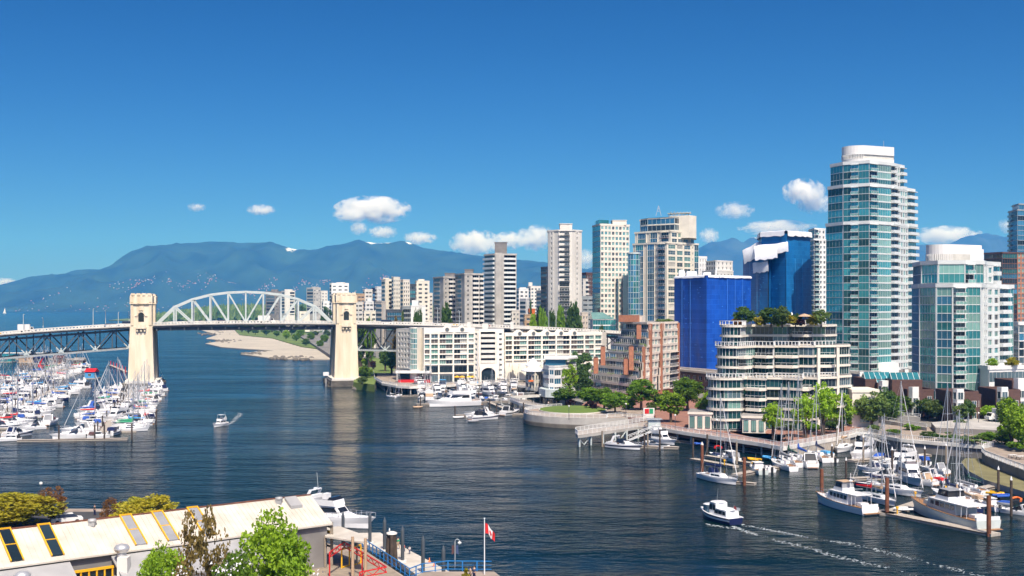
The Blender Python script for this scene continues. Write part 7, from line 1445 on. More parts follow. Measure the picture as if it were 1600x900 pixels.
for i, (px, py, c, lab) in enumerate(((653, 637, 'tan', 'tan dinghy on the float left of the largest yacht'), (716, 653, 'tshirt', 'white dinghy on the front float by a pile'), (740, 659, 'grey', 'grey dinghy behind the navy striped speedboat'))): x, y = P(px, py); get_boat('dinghy', dict(L=3.2, col=c), lab, None, x, y, .2)
# ---------------- right marina ----------------
G3 = 'boats in the right marina'
for a in [('express', (1005, 704), (945, 698), 'white speedboat with navy hull at the access pier, bow right', dict(stripe='navy', boot='navy', cover=None)), ('runabout', (1040, 700), (998, 692), 'open white motorboat behind the navy hulled speedboat', dict(cover=None, stripe='gel')), ('fly', (1054, 696), (1017, 689), 'white yacht with dark lower hull at the inner end of the pier float', dict(cover=None, boot='navy', stripe='gel')), ('runabout', (1046, 699), (1031, 701), 'small boat with grey outboard on the pier float', dict(cover='grey')),
    ('sail', (1157, 760), (1088, 745), 'white sailboat nearest the camera left of the rusty piles, navy cover', dict(cover='navy', mast=1.45, dodger='navy')), ('cabin', (1160, 729), (1208, 748), 'pale blue cabin boat with outboards beside the front sailboat', dict(boot='bluep', hull='steelw', canvas=None)), ('runabout', (1184, 728), (1216, 743), 'open boat with red seat covers beside the blue cabin boat', dict(cover=None)), ('cabin', (1130, 716), (1152, 723), 'white cabin boat with tower behind the front sailboat', dict(canvas='grey')), ('runabout', (1110, 711), (1126, 715), 'small navy runabout among the left floats', dict(cover='navy')),
    ('sail', (1202, 724), (1246, 739), 'grey white sailboat with bare deck in the promenade row, first', dict(cover='grey', mast=1.5)), ('sail', (1214, 718), (1256, 733), 'sailboat with green cover in the promenade row', dict(cover='dgreen', mast=1.5)), ('sail', (1232, 716), (1268, 729), 'sailboat with blue cover in the promenade row', dict(cover='bluec', mast=1.6)), ('express', (1248, 720), (1276, 736), 'white cruiser with black canvas in the promenade row', dict(cover='black')), ('sail', (1262, 712), (1294, 724), 'white sailboat with navy cover at the right of the promenade row', dict(cover='navy', mast=1.4)), ('runabout', (1272, 708), (1302, 714), 'motorboat under bright blue cover in the promenade row', dict(cover='sky_c')), ('runabout', (1282, 717), (1306, 723), 'white open motorboat at the end of the promenade row', dict(cover=None)), ('sail', (1306, 709), (1328, 699), 'small cream sailboat by the sheet pile wall', dict(cover='tan', mast=1.2)),
    ('fly', (1322, 722), (1368, 708), 'large white flybridge yacht at the foot of the long gangway', dict(cover='black', top='gel')), ('runabout', (1356, 722), (1386, 712), 'motorboat under vivid blue cover beside the large flybridge yacht', dict(cover='bluec')), ('express', (1372, 730), (1412, 722), 'white cruiser with black canvas in the middle of the right marina', dict(cover='black')), ('fly', (1386, 738), (1430, 728), 'white yacht with grey canvas behind the maroon canvas boat', dict(cover='grey')), ('express', (1352, 745), (1404, 750), 'boat with maroon sides and black canvas in the right marina', dict(cover='black', stripe='maroon')), ('sail', (1334, 759), (1396, 764), 'navy hulled sailboat with grey dinghy in the right marina', dict(hull='navy', cover='navy', mast=1.5)),
    ('sail', (1440, 778), (1366, 764), 'long white sailboat in the centre of the right marina', dict(cover='grey', mast=1.75, L=11)), ('express', (1410, 752), (1462, 760), 'white cruiser with cream hardtop in the right marina', dict(cover='tan')), ('express', (1420, 745), (1470, 752), 'white cruiser with pale blue windows behind the cream hardtop one', dict(cover=None)), ('sail', (1386, 786), (1330, 775), 'white sailboat with bright red sail cover behind the front trawler', dict(cover='red', mast=1.4)), ('sail', (1452, 772), (1520, 792), 'sailboat with slate blue cover and tallest mast in the right marina', dict(cover='navy', mast=1.75, L=11)), ('sail', (1476, 768), (1532, 780), 'sailboat with grey cover near the planted ledge', dict(cover='grey', mast=1.6)), ('sail', (1494, 762), (1540, 774), 'sailboat with green cover by the planted ledge', dict(cover='dgreen', mast=1.5)),
    ('express', (1340, 733), (1380, 738), 'white cruiser with navy canvas left of the black canvas one', dict(cover='navy')), ('sail', (1362, 726), (1410, 733), 'white sailboat with navy cover between the gangway float cruisers', dict(cover='navy', mast=1.3)), ('cabin', (1420, 722), (1450, 728), 'small white cabin boat with blue canvas near the back float end', dict(canvas='bluec')), ('express', (1440, 735), (1480, 742), 'white cruiser with grey canvas nearest the planted ledge tip', dict(cover='grey')), ('fly', (1446, 765), (1402, 742), 'white flybridge yacht amid the sailboats of the right marina', dict(cover='grey')), ('sail', (1398, 792), (1352, 778), 'white sailboat with tan cover beside the red covered one', dict(cover='tan', mast=1.5)), ('cabin', (1500, 782), (1536, 790), 'tan canvas cabin boat beside the high hardtop boat', dict(canvas='tan')), ('runabout', (1450, 750), (1478, 756), 'red canvas free motorboat by the yellow power posts', dict(cover='red')),
    ('cabin', (1530, 790), (1562, 800), 'white high cabin boat with hardtop at the right marina end', dict(canvas=None)), ('runabout', (1548, 786), (1582, 790), 'boat under blue and white covers at the right edge', dict(cover='bluec')), ('express', (1560, 800), (1612, 806), 'white cruiser cut by the right photo edge', dict(cover='black')), ('sail', (1470, 786), (1530, 806), 'dark low sailing boat behind the front wooden yacht', dict(hull='navy', cover='tan', mast=1.3))]: bpx(a[0], a[1], a[2], a[3], G3, **a[4])
def trawler(bow, stern, label, hull, flycan, canvas, boot, cabcol, trim):
    a, b = P(*bow), P(*stern); L = hypot(a[0]-b[0], a[1]-b[1]); t = thing('trawler_yacht', label, 'boat', ((a[0]+b[0])/2, (a[1]+b[1])/2, 0), atan2(a[1]-b[1], a[0]-b[0]), G3); bm = L*.29; fb = L*.088
    rows = hull_part(t, L, bm, fb, hull, boot, trim, hull, stern=.84, full=.40, rake=.05, sheer=.42); k = MB()
    for s in (1, -1): k.path([(r[4][0], r[4][1]*s, r[4][2]) for r in rows], .06, 5)
    k.build('cap_rail', M['teak'], t)
    z1 = fb+1.75; c, v = tri_cab(-L*.22, L*.20, bm*.38, bm*.30, fb*.95, z1, .35, .05, .08); cb = c.build('cabin', M[cabcol], t)
    for i in range(5):
        for s in (-1, 1): q = MB(); xa = -L*.20+L*.36*i/5; xb = xa+L*.055; w_ = bm*(.385-.08*(i+.5)/5); q.quad((xa, s*w_, fb+.75), (xb, s*(w_-.01*L*.05), fb+.75), (xb, s*(w_-.05), fb+1.45), (xa, s*(w_-.04), fb+1.45)); q.build('window', M['winb'], cb)
    win_strip(v, .45, .85, .1, .9).v and None
    k = MB(); k.prism([(-L*.38, -bm*.40), (L*.15, -bm*.36), (L*.17, 0), (L*.15, bm*.36), (-L*.38, bm*.40)], z1, z1+.10); k.build('cabin_roof', M['gel'], t)
    c, v = tri_cab(L*.12, L*.32, bm*.27, bm*.14, fb*1.05, fb+.95, .5, 0, .06); c.build('foredeck_cabin', M[cabcol], t)
    c, v = tri_cab(-L*.10, L*.10, bm*.30, bm*.26, z1+.1, z1+.75, .3, .05, .03); fl = c.build('flybridge', M['gel'], t); c, v = tri_cab(-L*.09, L*.07, bm*.29, bm*.25, z1+.75, z1+1.75, .35, .1, .05); cv = c.build('flybridge_enclosure', M[flycan], fl); win_strip(v, .1, .85, .08, .92).build('clear_panel', M['winb'], cv)
    k = MB(); k.prism([(-L*.10, -bm*.30), (L*.05, -bm*.27), (L*.05, bm*.27), (-L*.10, bm*.30)], z1+1.75, z1+1.85); k.build('bimini_top', M[canvas], fl)
    k = MB(); k.tube((-L*.14, 0, z1), (-L*.14, 0, z1+3.4), .07, .05, 6); k.tube((-L*.14, 0, z1+.6), (-L*.36, 0, z1+1.1), .05, .04, 5); k.lathe([(.3, 0), (.3, .18), (.02, .22)], 8, 0, (-L*.14, 0, z1+2.0)); k.build('signal_mast', M['gel'], t)
    k = MB(); k.box(-L*.47, -bm*.38, fb*.93, -L*.22, bm*.38, fb*.96, 1); k.box(-L*.495, -bm*.40, fb*.9, -L*.475, bm*.40, fb+.5, 0); k.box(-L*.40, -bm*.2, fb, -L*.32, bm*.2, fb+.5, 0); k.build('cockpit', [M['gel'], M['teak']], t)
    k = MB(); k.box(-L*.545, -bm*.36, .25, -L*.495, bm*.36, .36); k.build('swim_platform', M['teak'], t)
    for s in (-1, 1): k = MB(); [k.bar((x, s*bm*.40, fb), (x, s*bm*.39, z1), .06) for x in (-L*.37, -L*.30)]; k.build('roof_post', M['gel'], t)
    rail_mb(rows, .45, 1, .75, 1, .03).build('bow_rail', M['chrome'], t)
    k = MB(); k.tube((-L*.25, -bm*.42, fb*.6), (-L*.25, -bm*.42, fb*1.1), .16, .16, 8); k.tube((L*.05, -bm*.47, fb*.6), (L*.05, -bm*.47, fb*1.1), .16, .16, 8); k.build('fender', M['tshirt'], t); return t
trawler((1278, 784), (1360, 805), 'cream trawler yacht with tan enclosed flybridge at the front dock, bow left', 'gel', 'grey', 'tan', 'bluep', 'gel', 'gel'); trawler((1428, 798), (1545, 830), 'long grey white wooden yacht moored along the front float', 'steelw', 'black', 'grey', 'navy', 'steelw', 'teak')
dock(P(1366, 800), P(1556, 838), 2.2, 'front float of the right marina where the two trawlers lie', [(14, 1, 11)]); dock(P(1384, 806), P(1452, 783), 2.6, 'wide cross float between the two trawlers'); dock(P(1440, 785), P(1560, 760), 2.0, 'float under the sailboats of the right marina'); dock(P(1330, 750), P(1450, 745), 2.0, 'middle float of the right marina'); dock(P(1330, 722), P(1450, 712), 2.4, 'back float of the right marina at the foot of the gangway')
dock(P(1056, 690), P(1250, 716), 2.0, 'long float running in front of the condominium promenade'); dock(P(1082, 719), P(1150, 731), 1.8, 'outer short float left of the front sailboat'); dock(P(1103, 714), P(1180, 727), 1.6, 'second short float left of the front sailboat'); dock(P(1150, 744), P(1300, 716), 2.2, 'float behind the promenade row sailboats'); dock(P(944, 697), P(1060, 701), 2.0, 'float at the access pier beside the speedboats'); dock(P(1112, 752), P(1180, 758), 1.4, 'short float at the stern of the front sailboat')
RP_ = [(1097, 736, 5.6, 'rusty pile at the left bow of the front sailboat'), (1163, 758, 5.4, 'rusty pile at the right end of the front sailboat'), (1284, 781, 5.6, 'rusty pile behind the bow of the cream trawler'), (1386, 804, 6.2, 'rusty pile at the stern of the cream trawler'), (1545, 838, 6.2, 'rusty pile at the far end of the front float')]
for px, py, h, lab in RP_: x, y = P(px, py); pile(x, y, -3, h, .34, 'rust', lab, 'rusty piles of the right marina', 'concl' if px == 1097 else None)
for i, (px, py, h) in enumerate(((941, 698, 4), (1007, 706, 4.4), (1031, 704, 5), (1012, 700, 3.6), (1083, 719, 5), (1105, 712, 5), (1151, 725, 5), (1207, 725, 4), (1238, 712, 5), (1268, 708, 5), (1300, 722, 3.6), (1322, 752, 4.2), (1349, 722, 5.6), (1394, 740, 5), (1445, 735, 4.6), (1478, 724, 4), (1580, 806, 6), (1560, 776, 5), (1308, 703, 5.4))): x, y = P(px, py); pile(x, y, -3, h, .22, 'pile' if i % 3 else 'wood', 'thin mooring pile of the right marina, %s counted from the access pier' % NTH[i], 'thin piles of the right marina', 'tshirt' if i > 9 else None)
for i, (px, py, c, lab) in enumerate(((1092, 694, 'bluec', 'upturned blue dinghy on the long float'), (1122, 700, 'red', 'red kayak cradle boat on the long float'), (1178, 719, 'yellow', 'yellow kayak on the float behind the cabin boat'), (1410, 797, 'tshirt', 'white inflatable dinghy inside the front float corner'), (1362, 752, 'grey', 'grey dinghy on the navy sailboat side'), (1556, 772, 'yellow', 'yellow kayak stacked by the planted ledge'), (1566, 776, 'bluec', 'blue kayak stacked by the planted ledge'), (1588, 782, 'orange', 'orange kayak stacked by the right edge'), (1200, 716, 'sky_c', 'light blue tarp covered dinghy in the promenade row'))): x, y = P(px, py, .5); o = get_boat('dinghy', dict(L=3.0, col=c), lab, None, x, y, .4+i); o.location.z = .45
for i, (px, py) in enumerate(((1402, 803), (1430, 779), (1424, 731), (1432, 727), (1456, 756), (1480, 751), (1478, 770), (1460, 786), (1132, 727), (1176, 731))): x, y = P(px, py, .45); t = thing('power_pedestal', 'small yellow power post on a right marina float, %s counted roughly from the front trawler' % NTH[i], 'power post', (x, y, .45), 0, 'yellow power posts'); k = MB(); k.tube((0, 0, 0), (0, 0, .9), .12, .12, 6); k.build('post', M['yellow'], t); k = MB(); k.box(-.2, -.2, .9, .2, .2, 1.25); k.build('socket_box', M['yellow'], t)
# ---------------- near shore: market sheds, quay, float, flag ----------------
near = [(-130, 184), P(170, 795, 3), (-47, 168), (-28, 158), P(567, 858, 3), P(640, 906, 3), P(662, 893, 3), P(772, 893, 3), (4, 120), (4, 55), (-130, 55)]
poly_land('quay', ccw(near), 3.0, M['pave'], 'near quay on which the cream roofed sheds stand', 'quay')
ap = ccw([P(60, 800, 3.02), P(170, 799, 3.02), (-52, 150), (-75, 150)]); b = MB(); b.prism(ap, 2.9, 3.012, 0, 0, False); props(b.build('car_park', M['asph']), 'asphalt strip behind the cream shed by the water', 'road', kind='structure')
pk_ = ccw([P(500, 880, 3.02), P(566, 860, 3.02), P(640, 908, 3.02), (-18, 110), (-30, 120)]); b = MB(); b.prism(pk_, 2.9, 3.014, 0, 0, False); props(b.build('plank_deck', M['wood']), 'plank deck at the end of the cream shed', 'deck', kind='structure')
SA = Vector((-26, 146)); SU = Vector((-.78, -.626)).normalized(); SV = Vector((.626, -.78)).normalized()
shed = thing('market_shed', 'long cream metal roofed shed with yellow framed skylights at lower left', 'shed', (SA.x, SA.y, 0)); SP = lambda s, v, z: (SU.x*s+SV.x*v, SU.y*s+SV.y*v, z)
def slab(mb, s0, s1, v0, z0, v1, z1, th=.18, m=0):
    a = [SP(s0, v0, z0), SP(s1, v0, z0), SP(s1, v1, z1), SP(s0, v1, z1)]; c = [(p[0], p[1], p[2]-th) for p in a]; mb.add(a+c, [(0, 1, 2, 3), (7, 6, 5, 4), (0, 4, 5, 1), (1, 5, 6, 2), (2, 6, 7, 3), (3, 7, 4, 0)], m)
RL, EZ = 11.2, 8.35
k = MB(); slab(k, -.5, 62, -.02, RL, 5.6, EZ); slab(k, -.5, 62, .02, RL, -6, 8.2); k.bar(SP(-.5, 0, RL+.02), SP(62, 0, RL+.02), .35, .1, 1)
for i in range(105): s = i*.6; k.bar(SP(s, .1, RL-.02), SP(s, 5.58, EZ+.02), .05, .05)       # standing seams
roof_ = k.build('roof', [M['roofc'], M['rust']], shed)
k = MB(); z = lambda v: RL-(RL-EZ)*v/5.6
k.prism([SP(0, 5.1, 0)[:2], SP(62, 5.1, 0)[:2], SP(62, -5.5, 0)[:2], SP(0, -5.5, 0)[:2]], 2.8, 8.1, 0); k.add([SP(.2, 5.2, 8.1), SP(.2, -5.6, 8.1), SP(.2, 0, RL-.3)], [(0, 1, 2)], 0); k.build('wall', M['concd'], shed)
for s in (15.3, 19.6, 23.3, 32.3, 36.4, 46):            # skylights running from ridge to eave
    k = MB(); slab(k, s-.55, s+.55, .25, z(.25)+.18, 5.0, z(5.0)+.18, .2); sk = k.build('skylight', M['gd'] if s > 30 else M['grey'], roof_); k = MB()
    for e in (-.62, .62): k.bar(SP(s+e, .1, z(.1)+.2), SP(s+e, 5.1, z(5.1)+.2), .13, .18)
    k.bar(SP(s-.7, .1, z(.1)+.2), SP(s+.7, .1, z(.1)+.2), .13, .18); k.bar(SP(s-.6, 2.6, z(2.6)+.2), SP(s+.6, 2.6, z(2.6)+.2), .1, .1); k.build('skylight_frame', M['yellow'], sk)
for s, v in ((27.3, .9), (4.3, .8)): k = MB(); p = SP(s, v, z(v)); k.box(p[0]-.35, p[1]-.35, p[2]-.1, p[0]+.35, p[1]+.35, p[2]+.35); k.lathe([(.42, .35), (.5, .5), (.42, .68), (.02, .75)], 10, 0, p); k.build('roof_vent', M['roofg'], roof_)
k = MB(); slab(k, 1.8, 3.4, .5, z(.5)+.4, 2.2, z(2.2)+.4, .4); k.build('roof_hatch', M['roofg'], roof_)
for (s0, s1) in ((6.0, 26.8), (31.2, 62)):               # grey lean-to roofs in front
    k = MB(); slab(k, s0, s1, 5.5, 8.0, 9.6, 5.9, .2); le = k.build('lean_to_roof', M['roofg'], shed); k = MB(); k.prism([SP(s0+.3, 9.2, 0)[:2], SP(s0+.3, 5.3, 0)[:2], SP(s1, 5.3, 0)[:2], SP(s1, 9.2, 0)[:2]], 2.8, 5.8); k.build('wall', M['concl'], le)
k = MB()
for i in range(6): s = 26.9+i*.84; k.bar(SP(s, 6.2, 3), SP(s, 6.2, 7.0), .16)
k.bar(SP(26.8, 6.2, 7.0), SP(31.2, 6.2, 7.0), .25); k.bar(SP(26.8, 6.2, 5.4), SP(31.2, 6.2, 5.4), .14); k.build('yellow_window_frame', M['yellow'], shed)
k = MB(); k.quad(SP(26.8, 6.1, 3), SP(31.2, 6.1, 3), SP(31.2, 6.1, 7), SP(26.8, 6.1, 7)); k.build('window', M['gd'], shed)
for s, v, h in ((26.2, 7.0, 8.6), (36.8, 8.2, 7.4), (45.5, 8.4, 7.2)):
    p = SP(s, v, 0); t = MB(); t.tube((p[0], p[1], 5), (p[0], p[1], h), .5, .5, 10); t.lathe([(.55, h), (.8, h+.25), (.85, h+.5), (.6, h+.8), (.02, h+.95)], 12, 0, (p[0], p[1], 0)); t.build('turbine_vent', M['alu'], shed)
p = SP(26.2, 7.6, 0); k = MB(); k.box(p[0]-.55, p[1]-.55, 3, p[0]+.55, p[1]+.55, 8.2); k.build('duct', M['concl'], shed)
k = MB()                                                 # open timber end bay
for v in (5.2, 1.5, -2.5): k.bar(SP(-.6, v, 3), SP(-.6, v, 8.4), .32)
for zz in (4.2, 5.4, 6.6, 7.8): k.bar(SP(-.6, -3, zz), SP(-.6, 5.3, zz), .16, .22)
k.build('timber_frame', M['wood'], shed); k = MB(); k.quad(SP(-.9, -3.5, 5.7), SP(-.9, 5.4, 5.7), SP(-2.2, 5.4, 5.3), SP(-2.2, -3.5, 5.3)); k.build('white_canopy', M['tarpw'], shed)
for v in (4.4, .6): k = MB(); k.bar(SP(-.8, v, 7.1), SP(-.8, v-2.2, 7.1), .25); k.build('yellow_beam', M['yellow'], shed)
cv = [P(506, 821, 7.2), P(531, 819, 7.2), P(561, 835, 6.8), P(575, 851, 6.6), P(560, 850, 6.6), P(508, 837, 7.0)]; o = cv[0]; t = thing('canvas_canopy', 'cream wedge shaped canopy reaching from the shed to the float', 'canopy', (o[0], o[1], 0)); k = MB(); q = ccw(rel(cv, o)); k.prism(q, 6.75, 6.95); k.build('roof', M['roofc'], t)
for (x, y) in (q[0], q[2], q[3], q[5]): k = MB(); k.tube((x*.94, y*.94, 3), (x*.94, y*.94, 6.8), .12); k.build('post', M['wood'], t)
# red lattice frame, yellow frames, timber posts
def lattice(pts, label, m='red'):
    o = pts[0]; t = thing('lattice_frame', label, 'frame', (o[0], o[1], 0)); R3 = lambda p, dz=0: (p[0]-o[0], p[1]-o[1], p[2]+dz)
    for a, b in zip(pts, pts[1:]):
        k = MB(); k.bar(R3(a), R3(b), .12); k.bar(R3(a, -.6), R3(b, -.6), .1); n = max(3, int(hypot(a[0]-b[0], a[1]-b[1])/.8)); L3 = lambda f, dz: tuple(R3(a, dz)[i]+(R3(b, dz)[i]-R3(a, dz)[i])*f for i in range(3))
        for i in range(n): k.bar(L3(i/n, 0 if i % 2 else -.6), L3((i+1)/n, -.6 if i % 2 else 0), .07)
        k.build('truss', M[m], t)
    for p in pts[::2]: k = MB(); k.bar(R3((p[0], p[1], 3)), R3(p), .14); k.build('post', M[m], t)
lattice([(*P(515, 863, 6), 6), (*P(538, 847, 6.2), 6.2), (*P(566, 863, 6), 6), (*P(604, 886, 5.6), 5.6), (*P(562, 894, 5.4), 5.4)], 'red space frame over the plank deck at the shed end')
for lab, px0, px1, pt, pb in (('yellow door frame under the red space frame, left one', 534, 546, 862, 888), ('yellow door frame under the red space frame, right one', 552, 564, 856, 884)):
    a, b = P(px0, pb, 3), P(px1, pb-4, 3); t = thing('door_frame', lab, 'frame', (a[0], a[1], 3)); d = (b[0]-a[0], b[1]-a[1]); k = MB(); k.bar((0, 0, 0), (0, 0, 2.3), .16); k.bar((d[0], d[1], 0), (d[0], d[1], 2.3), .16); k.bar((0, 0, 2.3), (d[0], d[1], 2.3), .16); k.bar((0, 0, .1), (d[0], d[1], .1), .16); k.build('frame', M['yellow'], t)
for i, (px, py, h) in enumerate(((551, 905, 5), (571, 908, 5))): x, y = P(px, py, 3); props(thing('timber_post', ('left' if i == 0 else 'right')+' round timber post standing under the red space frame', 'post', (x, y, 3)), None); k = MB(); k.tube((0, 0, 0), (0, 0, h), .2, .17, 8); k.build('shaft', M['tan'], bpy.data.objects['timber_post' if i == 0 else 'timber_post.001'])
railing([P(566, 853.5, 3), P(600, 876, 3), P(640, 903, 3), P(660, 895, 3), P(700, 890.5, 3), P(768, 891, 3)], 3.0, 'bright blue railing along the near quay edge', 1.1, 'bluep', 1.6, False)
fl = ccw([P(545, 833, .6), P(594, 832, .6), P(640, 860, .6), P(712, 898, .6), P(730, 912, .6), P(676, 916, .6), P(600, 862, .6), P(562, 848, .6)]); o = fl[0]; t = thing('floating_dock', 'pale concrete float running toward the flagpole with dark piles', 'dock', (o[0], o[1], 0)); k = MB(); k.prism(rel(fl, o), -.3, .6, 0, 0); k.build('deck', M['roofc'], t)
for i, (px, py, h) in enumerate(((536, 838, 3.6), (578, 849, 4.6), (601, 861, 4.8), (629, 878, 4.9), (661, 897, 5.0), (693, 915, 5.0))):
    x, y = P(px, py, .6); pile(x, y, -3, .6+h*.86, .24, 'steeld', 'dark steel pile with pointed cap beside the near float, %s from the left' % NTH[i], 'near float piles', 'steeld'); cx = thing('pile_collar', 'pale collar round the near float pile, %s from the left' % NTH[i], 'collar', (x, y, .6), 0, 'near float pile collars'); k = MB(); k.box(-.55, -.4, 0, .55, .4, .25); k.build('bracket', M['concl'], cx)
x, y = P(612, 884, 0); t = thing('pile_cluster', 'cluster of thick weathered timber piles beside the near float', 'piles', (x, y, 0))
for (dx, dy, h, lean) in ((-.5, 0, 4.3, .1), (0, .35, 4.5, .02), (.45, -.1, 4.4, -.12), (.05, -.45, 4.2, 0)): k = MB(); k.tube((dx*1.5, dy*1.5, -2), (dx+lean, dy, h), .36, .28, 9); k.build('timber_pile', M['pile'], t)
k = MB(); k.lathe([(.75, 0), (.75, .2), (.3, .35), (.02, .4)], 9, 0, (0, 0, 4.3)); k.build('cap', M['concl'], t)
x, y = P(608, 831, 0); t = thing('gull', 'white gull perched on the timber pile cluster', 'gull', (P(612, 884, 0)[0]-.3, P(612, 884, 0)[1], 4.66)); k = MB(); k.lathe([(.02, 0), (.09, .04), (.12, .16), (.08, .28), (.06, .32), (.07, .38), (.02, .44)], 8); k.build('body', M['tshirt'], t); k = MB(); k.add([(.06, -.03, .38), (.06, .03, .38), (.16, 0, .36)], [(0, 1, 2)]); k.build('beak', M['yellow'], t)
bpx('fly', (581, 827), (466, 814), 'large white motor yacht with lifebuoy moored beyond the cream shed, bow right', None, cover=None, boot='grey', stripe='tshirt', mx=14); yx = bpy.data.objects.get('motor_yacht')
a, b = P(581, 827), P(466, 814); th = atan2(a[1]-b[1], a[0]-b[0]); c_ = Vector(((a[0]+b[0])/2, (a[1]+b[1])/2))+Vector((cos(th), sin(th)))*-1.2+Vector((sin(th), -cos(th)))*2.12; t = MB(); n = 16
for i in range(n): u, v_ = 2*pi*i/n, 2*pi*(i+1)/n; t.tube((.33*cos(u), 0, .33*sin(u)), (.33*cos(v_), 0, .33*sin(v_)), .09, .09, 6, (i//2) % 2)
lb = t.build('lifebuoy', [M['red'], M['tshirt']], None, (c_.x, c_.y, 1.95)); lb.rotation_euler.z = th; props(lb, 'red and white lifebuoy hung on the large yacht by the shed', 'lifebuoy')
# flagpole with the maple leaf flag
fx, fy = X(757, 138), 138.0; t = thing('flagpole', 'tall white flagpole on the near quay flying a maple leaf flag', 'flagpole', (fx, fy, 3)); k = MB(); k.tube((0, 0, 0), (0, 0, 6.6), .075, .05, 8); k.lathe([(.02, 0), (.1, .06), (.1, .14), (.02, .2)], 8, 0, (0, 0, 6.6)); k.build('pole', M['gel'], t)
t = thing('flag', 'red and white maple leaf flag drooping from the white pole', 'flag', (fx+.06, fy, 3)); nu, nv_ = 24, 12
def fp(u, v): return (.04+1.15*u**.9+.10*sin(6*u)*v, .16*sin(7*u+2*v)*u, 6.15-1.25*v*(1-.25*u)-1.35*u**1.15+.08*sin(9*u))
for nm, u0, u1, m in (('red_band', 0, .25, 'red'), ('white_band', .25, .75, 'tshirt'), ('red_band', .75, 1, 'red')):
    k = MB(); n = 10; V_ = [fp(u0+(u1-u0)*i/n, j/nv_) for j in range(nv_+1) for i in range(n+1)]; k.add(V_, [(j*(n+1)+i, j*(n+1)+i+1, (j+1)*(n+1)+i+1, (j+1)*(n+1)+i) for j in range(nv_) for i in range(n)], 0, True); k.build(nm, M[m], t)
half = [(0, .42), (.08, .24), (.2, .30), (.16, .05), (.3, .18), (.34, .10), (.46, .12), (.40, -.02), (.46, -.06), (.2, -.24), (.24, -.32), (.03, -.28), (.03, -.45)]
lf = half+[(-x, y) for x, y in half[::-1][:-1]]; k = MB()
for sgn in (-1, 1): k.add([(p_[0], p_[1]+sgn*.025, p_[2]) for p_ in (fp(.5+x*.42, .5-y*.82) for x, y in lf)]+[(fp(.5, .5)[0], fp(.5, .5)[1]+sgn*.025, fp(.5, .5)[2])], [(i, (i+1) % len(lf), len(lf)) for i in range(len(lf))])
k.build('maple_leaf', M['red'], t)
x, y = X(711, 141), 141.0; t = thing('street_lamp', 'curved lamp post with banners and flower baskets on the near quay', 'street lamp', (x, y, 3)); k = MB(); k.tube((0, 0, 0), (0, 0, 3.3), .06); pts = [(.28-.28*cos(a), 0, 3.3+.32*sin(a)) for a in [pi*i/10 for i in range(11)]]; k.path(pts, .035, 6); k.build('pole', M['alu'], t); k = MB(); k.lathe([(.02, -.28), (.2, -.18), (.24, -.05), (.12, .06), (.02, .08)], 10, 0, (.56, 0, 3.25)); k.build('lamp_globe', M['white'], t)
for s, m in ((-.25, 'maroon'), (.25, 'denim')): k = MB(); k.add([(s*.4, 0, 2.9), (s*1.6, 0, 2.85), (s*1.7, .05, 1.7), (s*.5, 0, 1.9)], [(0, 1, 2, 3)]); k.build('banner', M[m], t)
# people
def person(label, x, y, z, rz, h, top, legs, pose='stand', hair='hair'):
    t = thing('person', label, 'person', (x, y, z), rz); s = h/1.75
    def skin(name, vs_, es, rs, m):
        me = bpy.data.meshes.new(name); me.from_pydata([tuple(c*s for c in v) for v in vs_], es, []); me.materials.append(M[m]); o = bpy.data.objects.new(name, me); link(o, t); sm_ = o.modifiers.new('skin', 'SKIN'); sm_.use_smooth_shade = True
        for i, r in enumerate(rs): me.skin_vertices[0].data[i].radius = (r*s, r*s)
        me.skin_vertices[0].data[0].use_root = True; q = o.modifiers.new('sub', 'SUBSURF'); q.levels = 1; q.render_levels = 1; return o
    st = .22 if pose == 'walk' else .03; ar = .16 if pose == 'walk' else .04
    V_ = [(0, 0, .95), (0, 0, 1.2), (0, 0, 1.42), (0, 0, 1.52), (.01, 0, 1.64), (.01, 0, 1.73), (0, .18, 1.38), (ar*.4, .24, 1.12), (ar, .25, .86), (ar+.03, .25, .76), (0, -.18, 1.38), (-ar*.4, -.24, 1.12), (-ar, -.25, .86), (-ar+.03, -.25, .76), (0, .09, .88), (-st*.3, .1, .48), (-st, .1, .08), (-st+.16, .1, .03), (0, -.09, .88), (st*.6, -.1, .48), (st, -.1, .08), (st+.16, -.1, .03)]
    E_ = [(0, 1), (1, 2), (2, 3), (3, 4), (4, 5), (2, 6), (6, 7), (7, 8), (8, 9), (2, 10), (10, 11), (11, 12), (12, 13), (0, 14), (14, 15), (15, 16), (16, 17), (0, 18), (18, 19), (19, 20), (20, 21)]
    R_ = [.13, .12, .12, .055, .09, .07, .06, .045, .035, .035, .06, .045, .035, .035, .085, .06, .04, .035, .085, .06, .04, .035]; skin('body', V_, E_, R_, 'skin')
    skin('shirt', [V_[i] for i in (0, 1, 2, 6, 7, 10, 11)], [(0, 1), (1, 2), (2, 3), (3, 4), (2, 5), (5, 6)], [.15, .14, .14, .08, .065, .08, .065], top); skin('trousers', [V_[0], V_[14], V_[15], V_[16], V_[18], V_[19], V_[20]], [(0, 1), (1, 2), (2, 3), (0, 4), (4, 5), (5, 6)], [.15, .105, .08, .06, .105, .08, .06], legs)
    k = MB(); k.lathe([(.075*s, 0), (.115*s, .05*s), (.11*s, .12*s), (.06*s, .17*s), (.01*s, .18*s)], 10, 0, (-.015*s, 0, 1.62*s)); k.build('hair', M[hair], t); return t
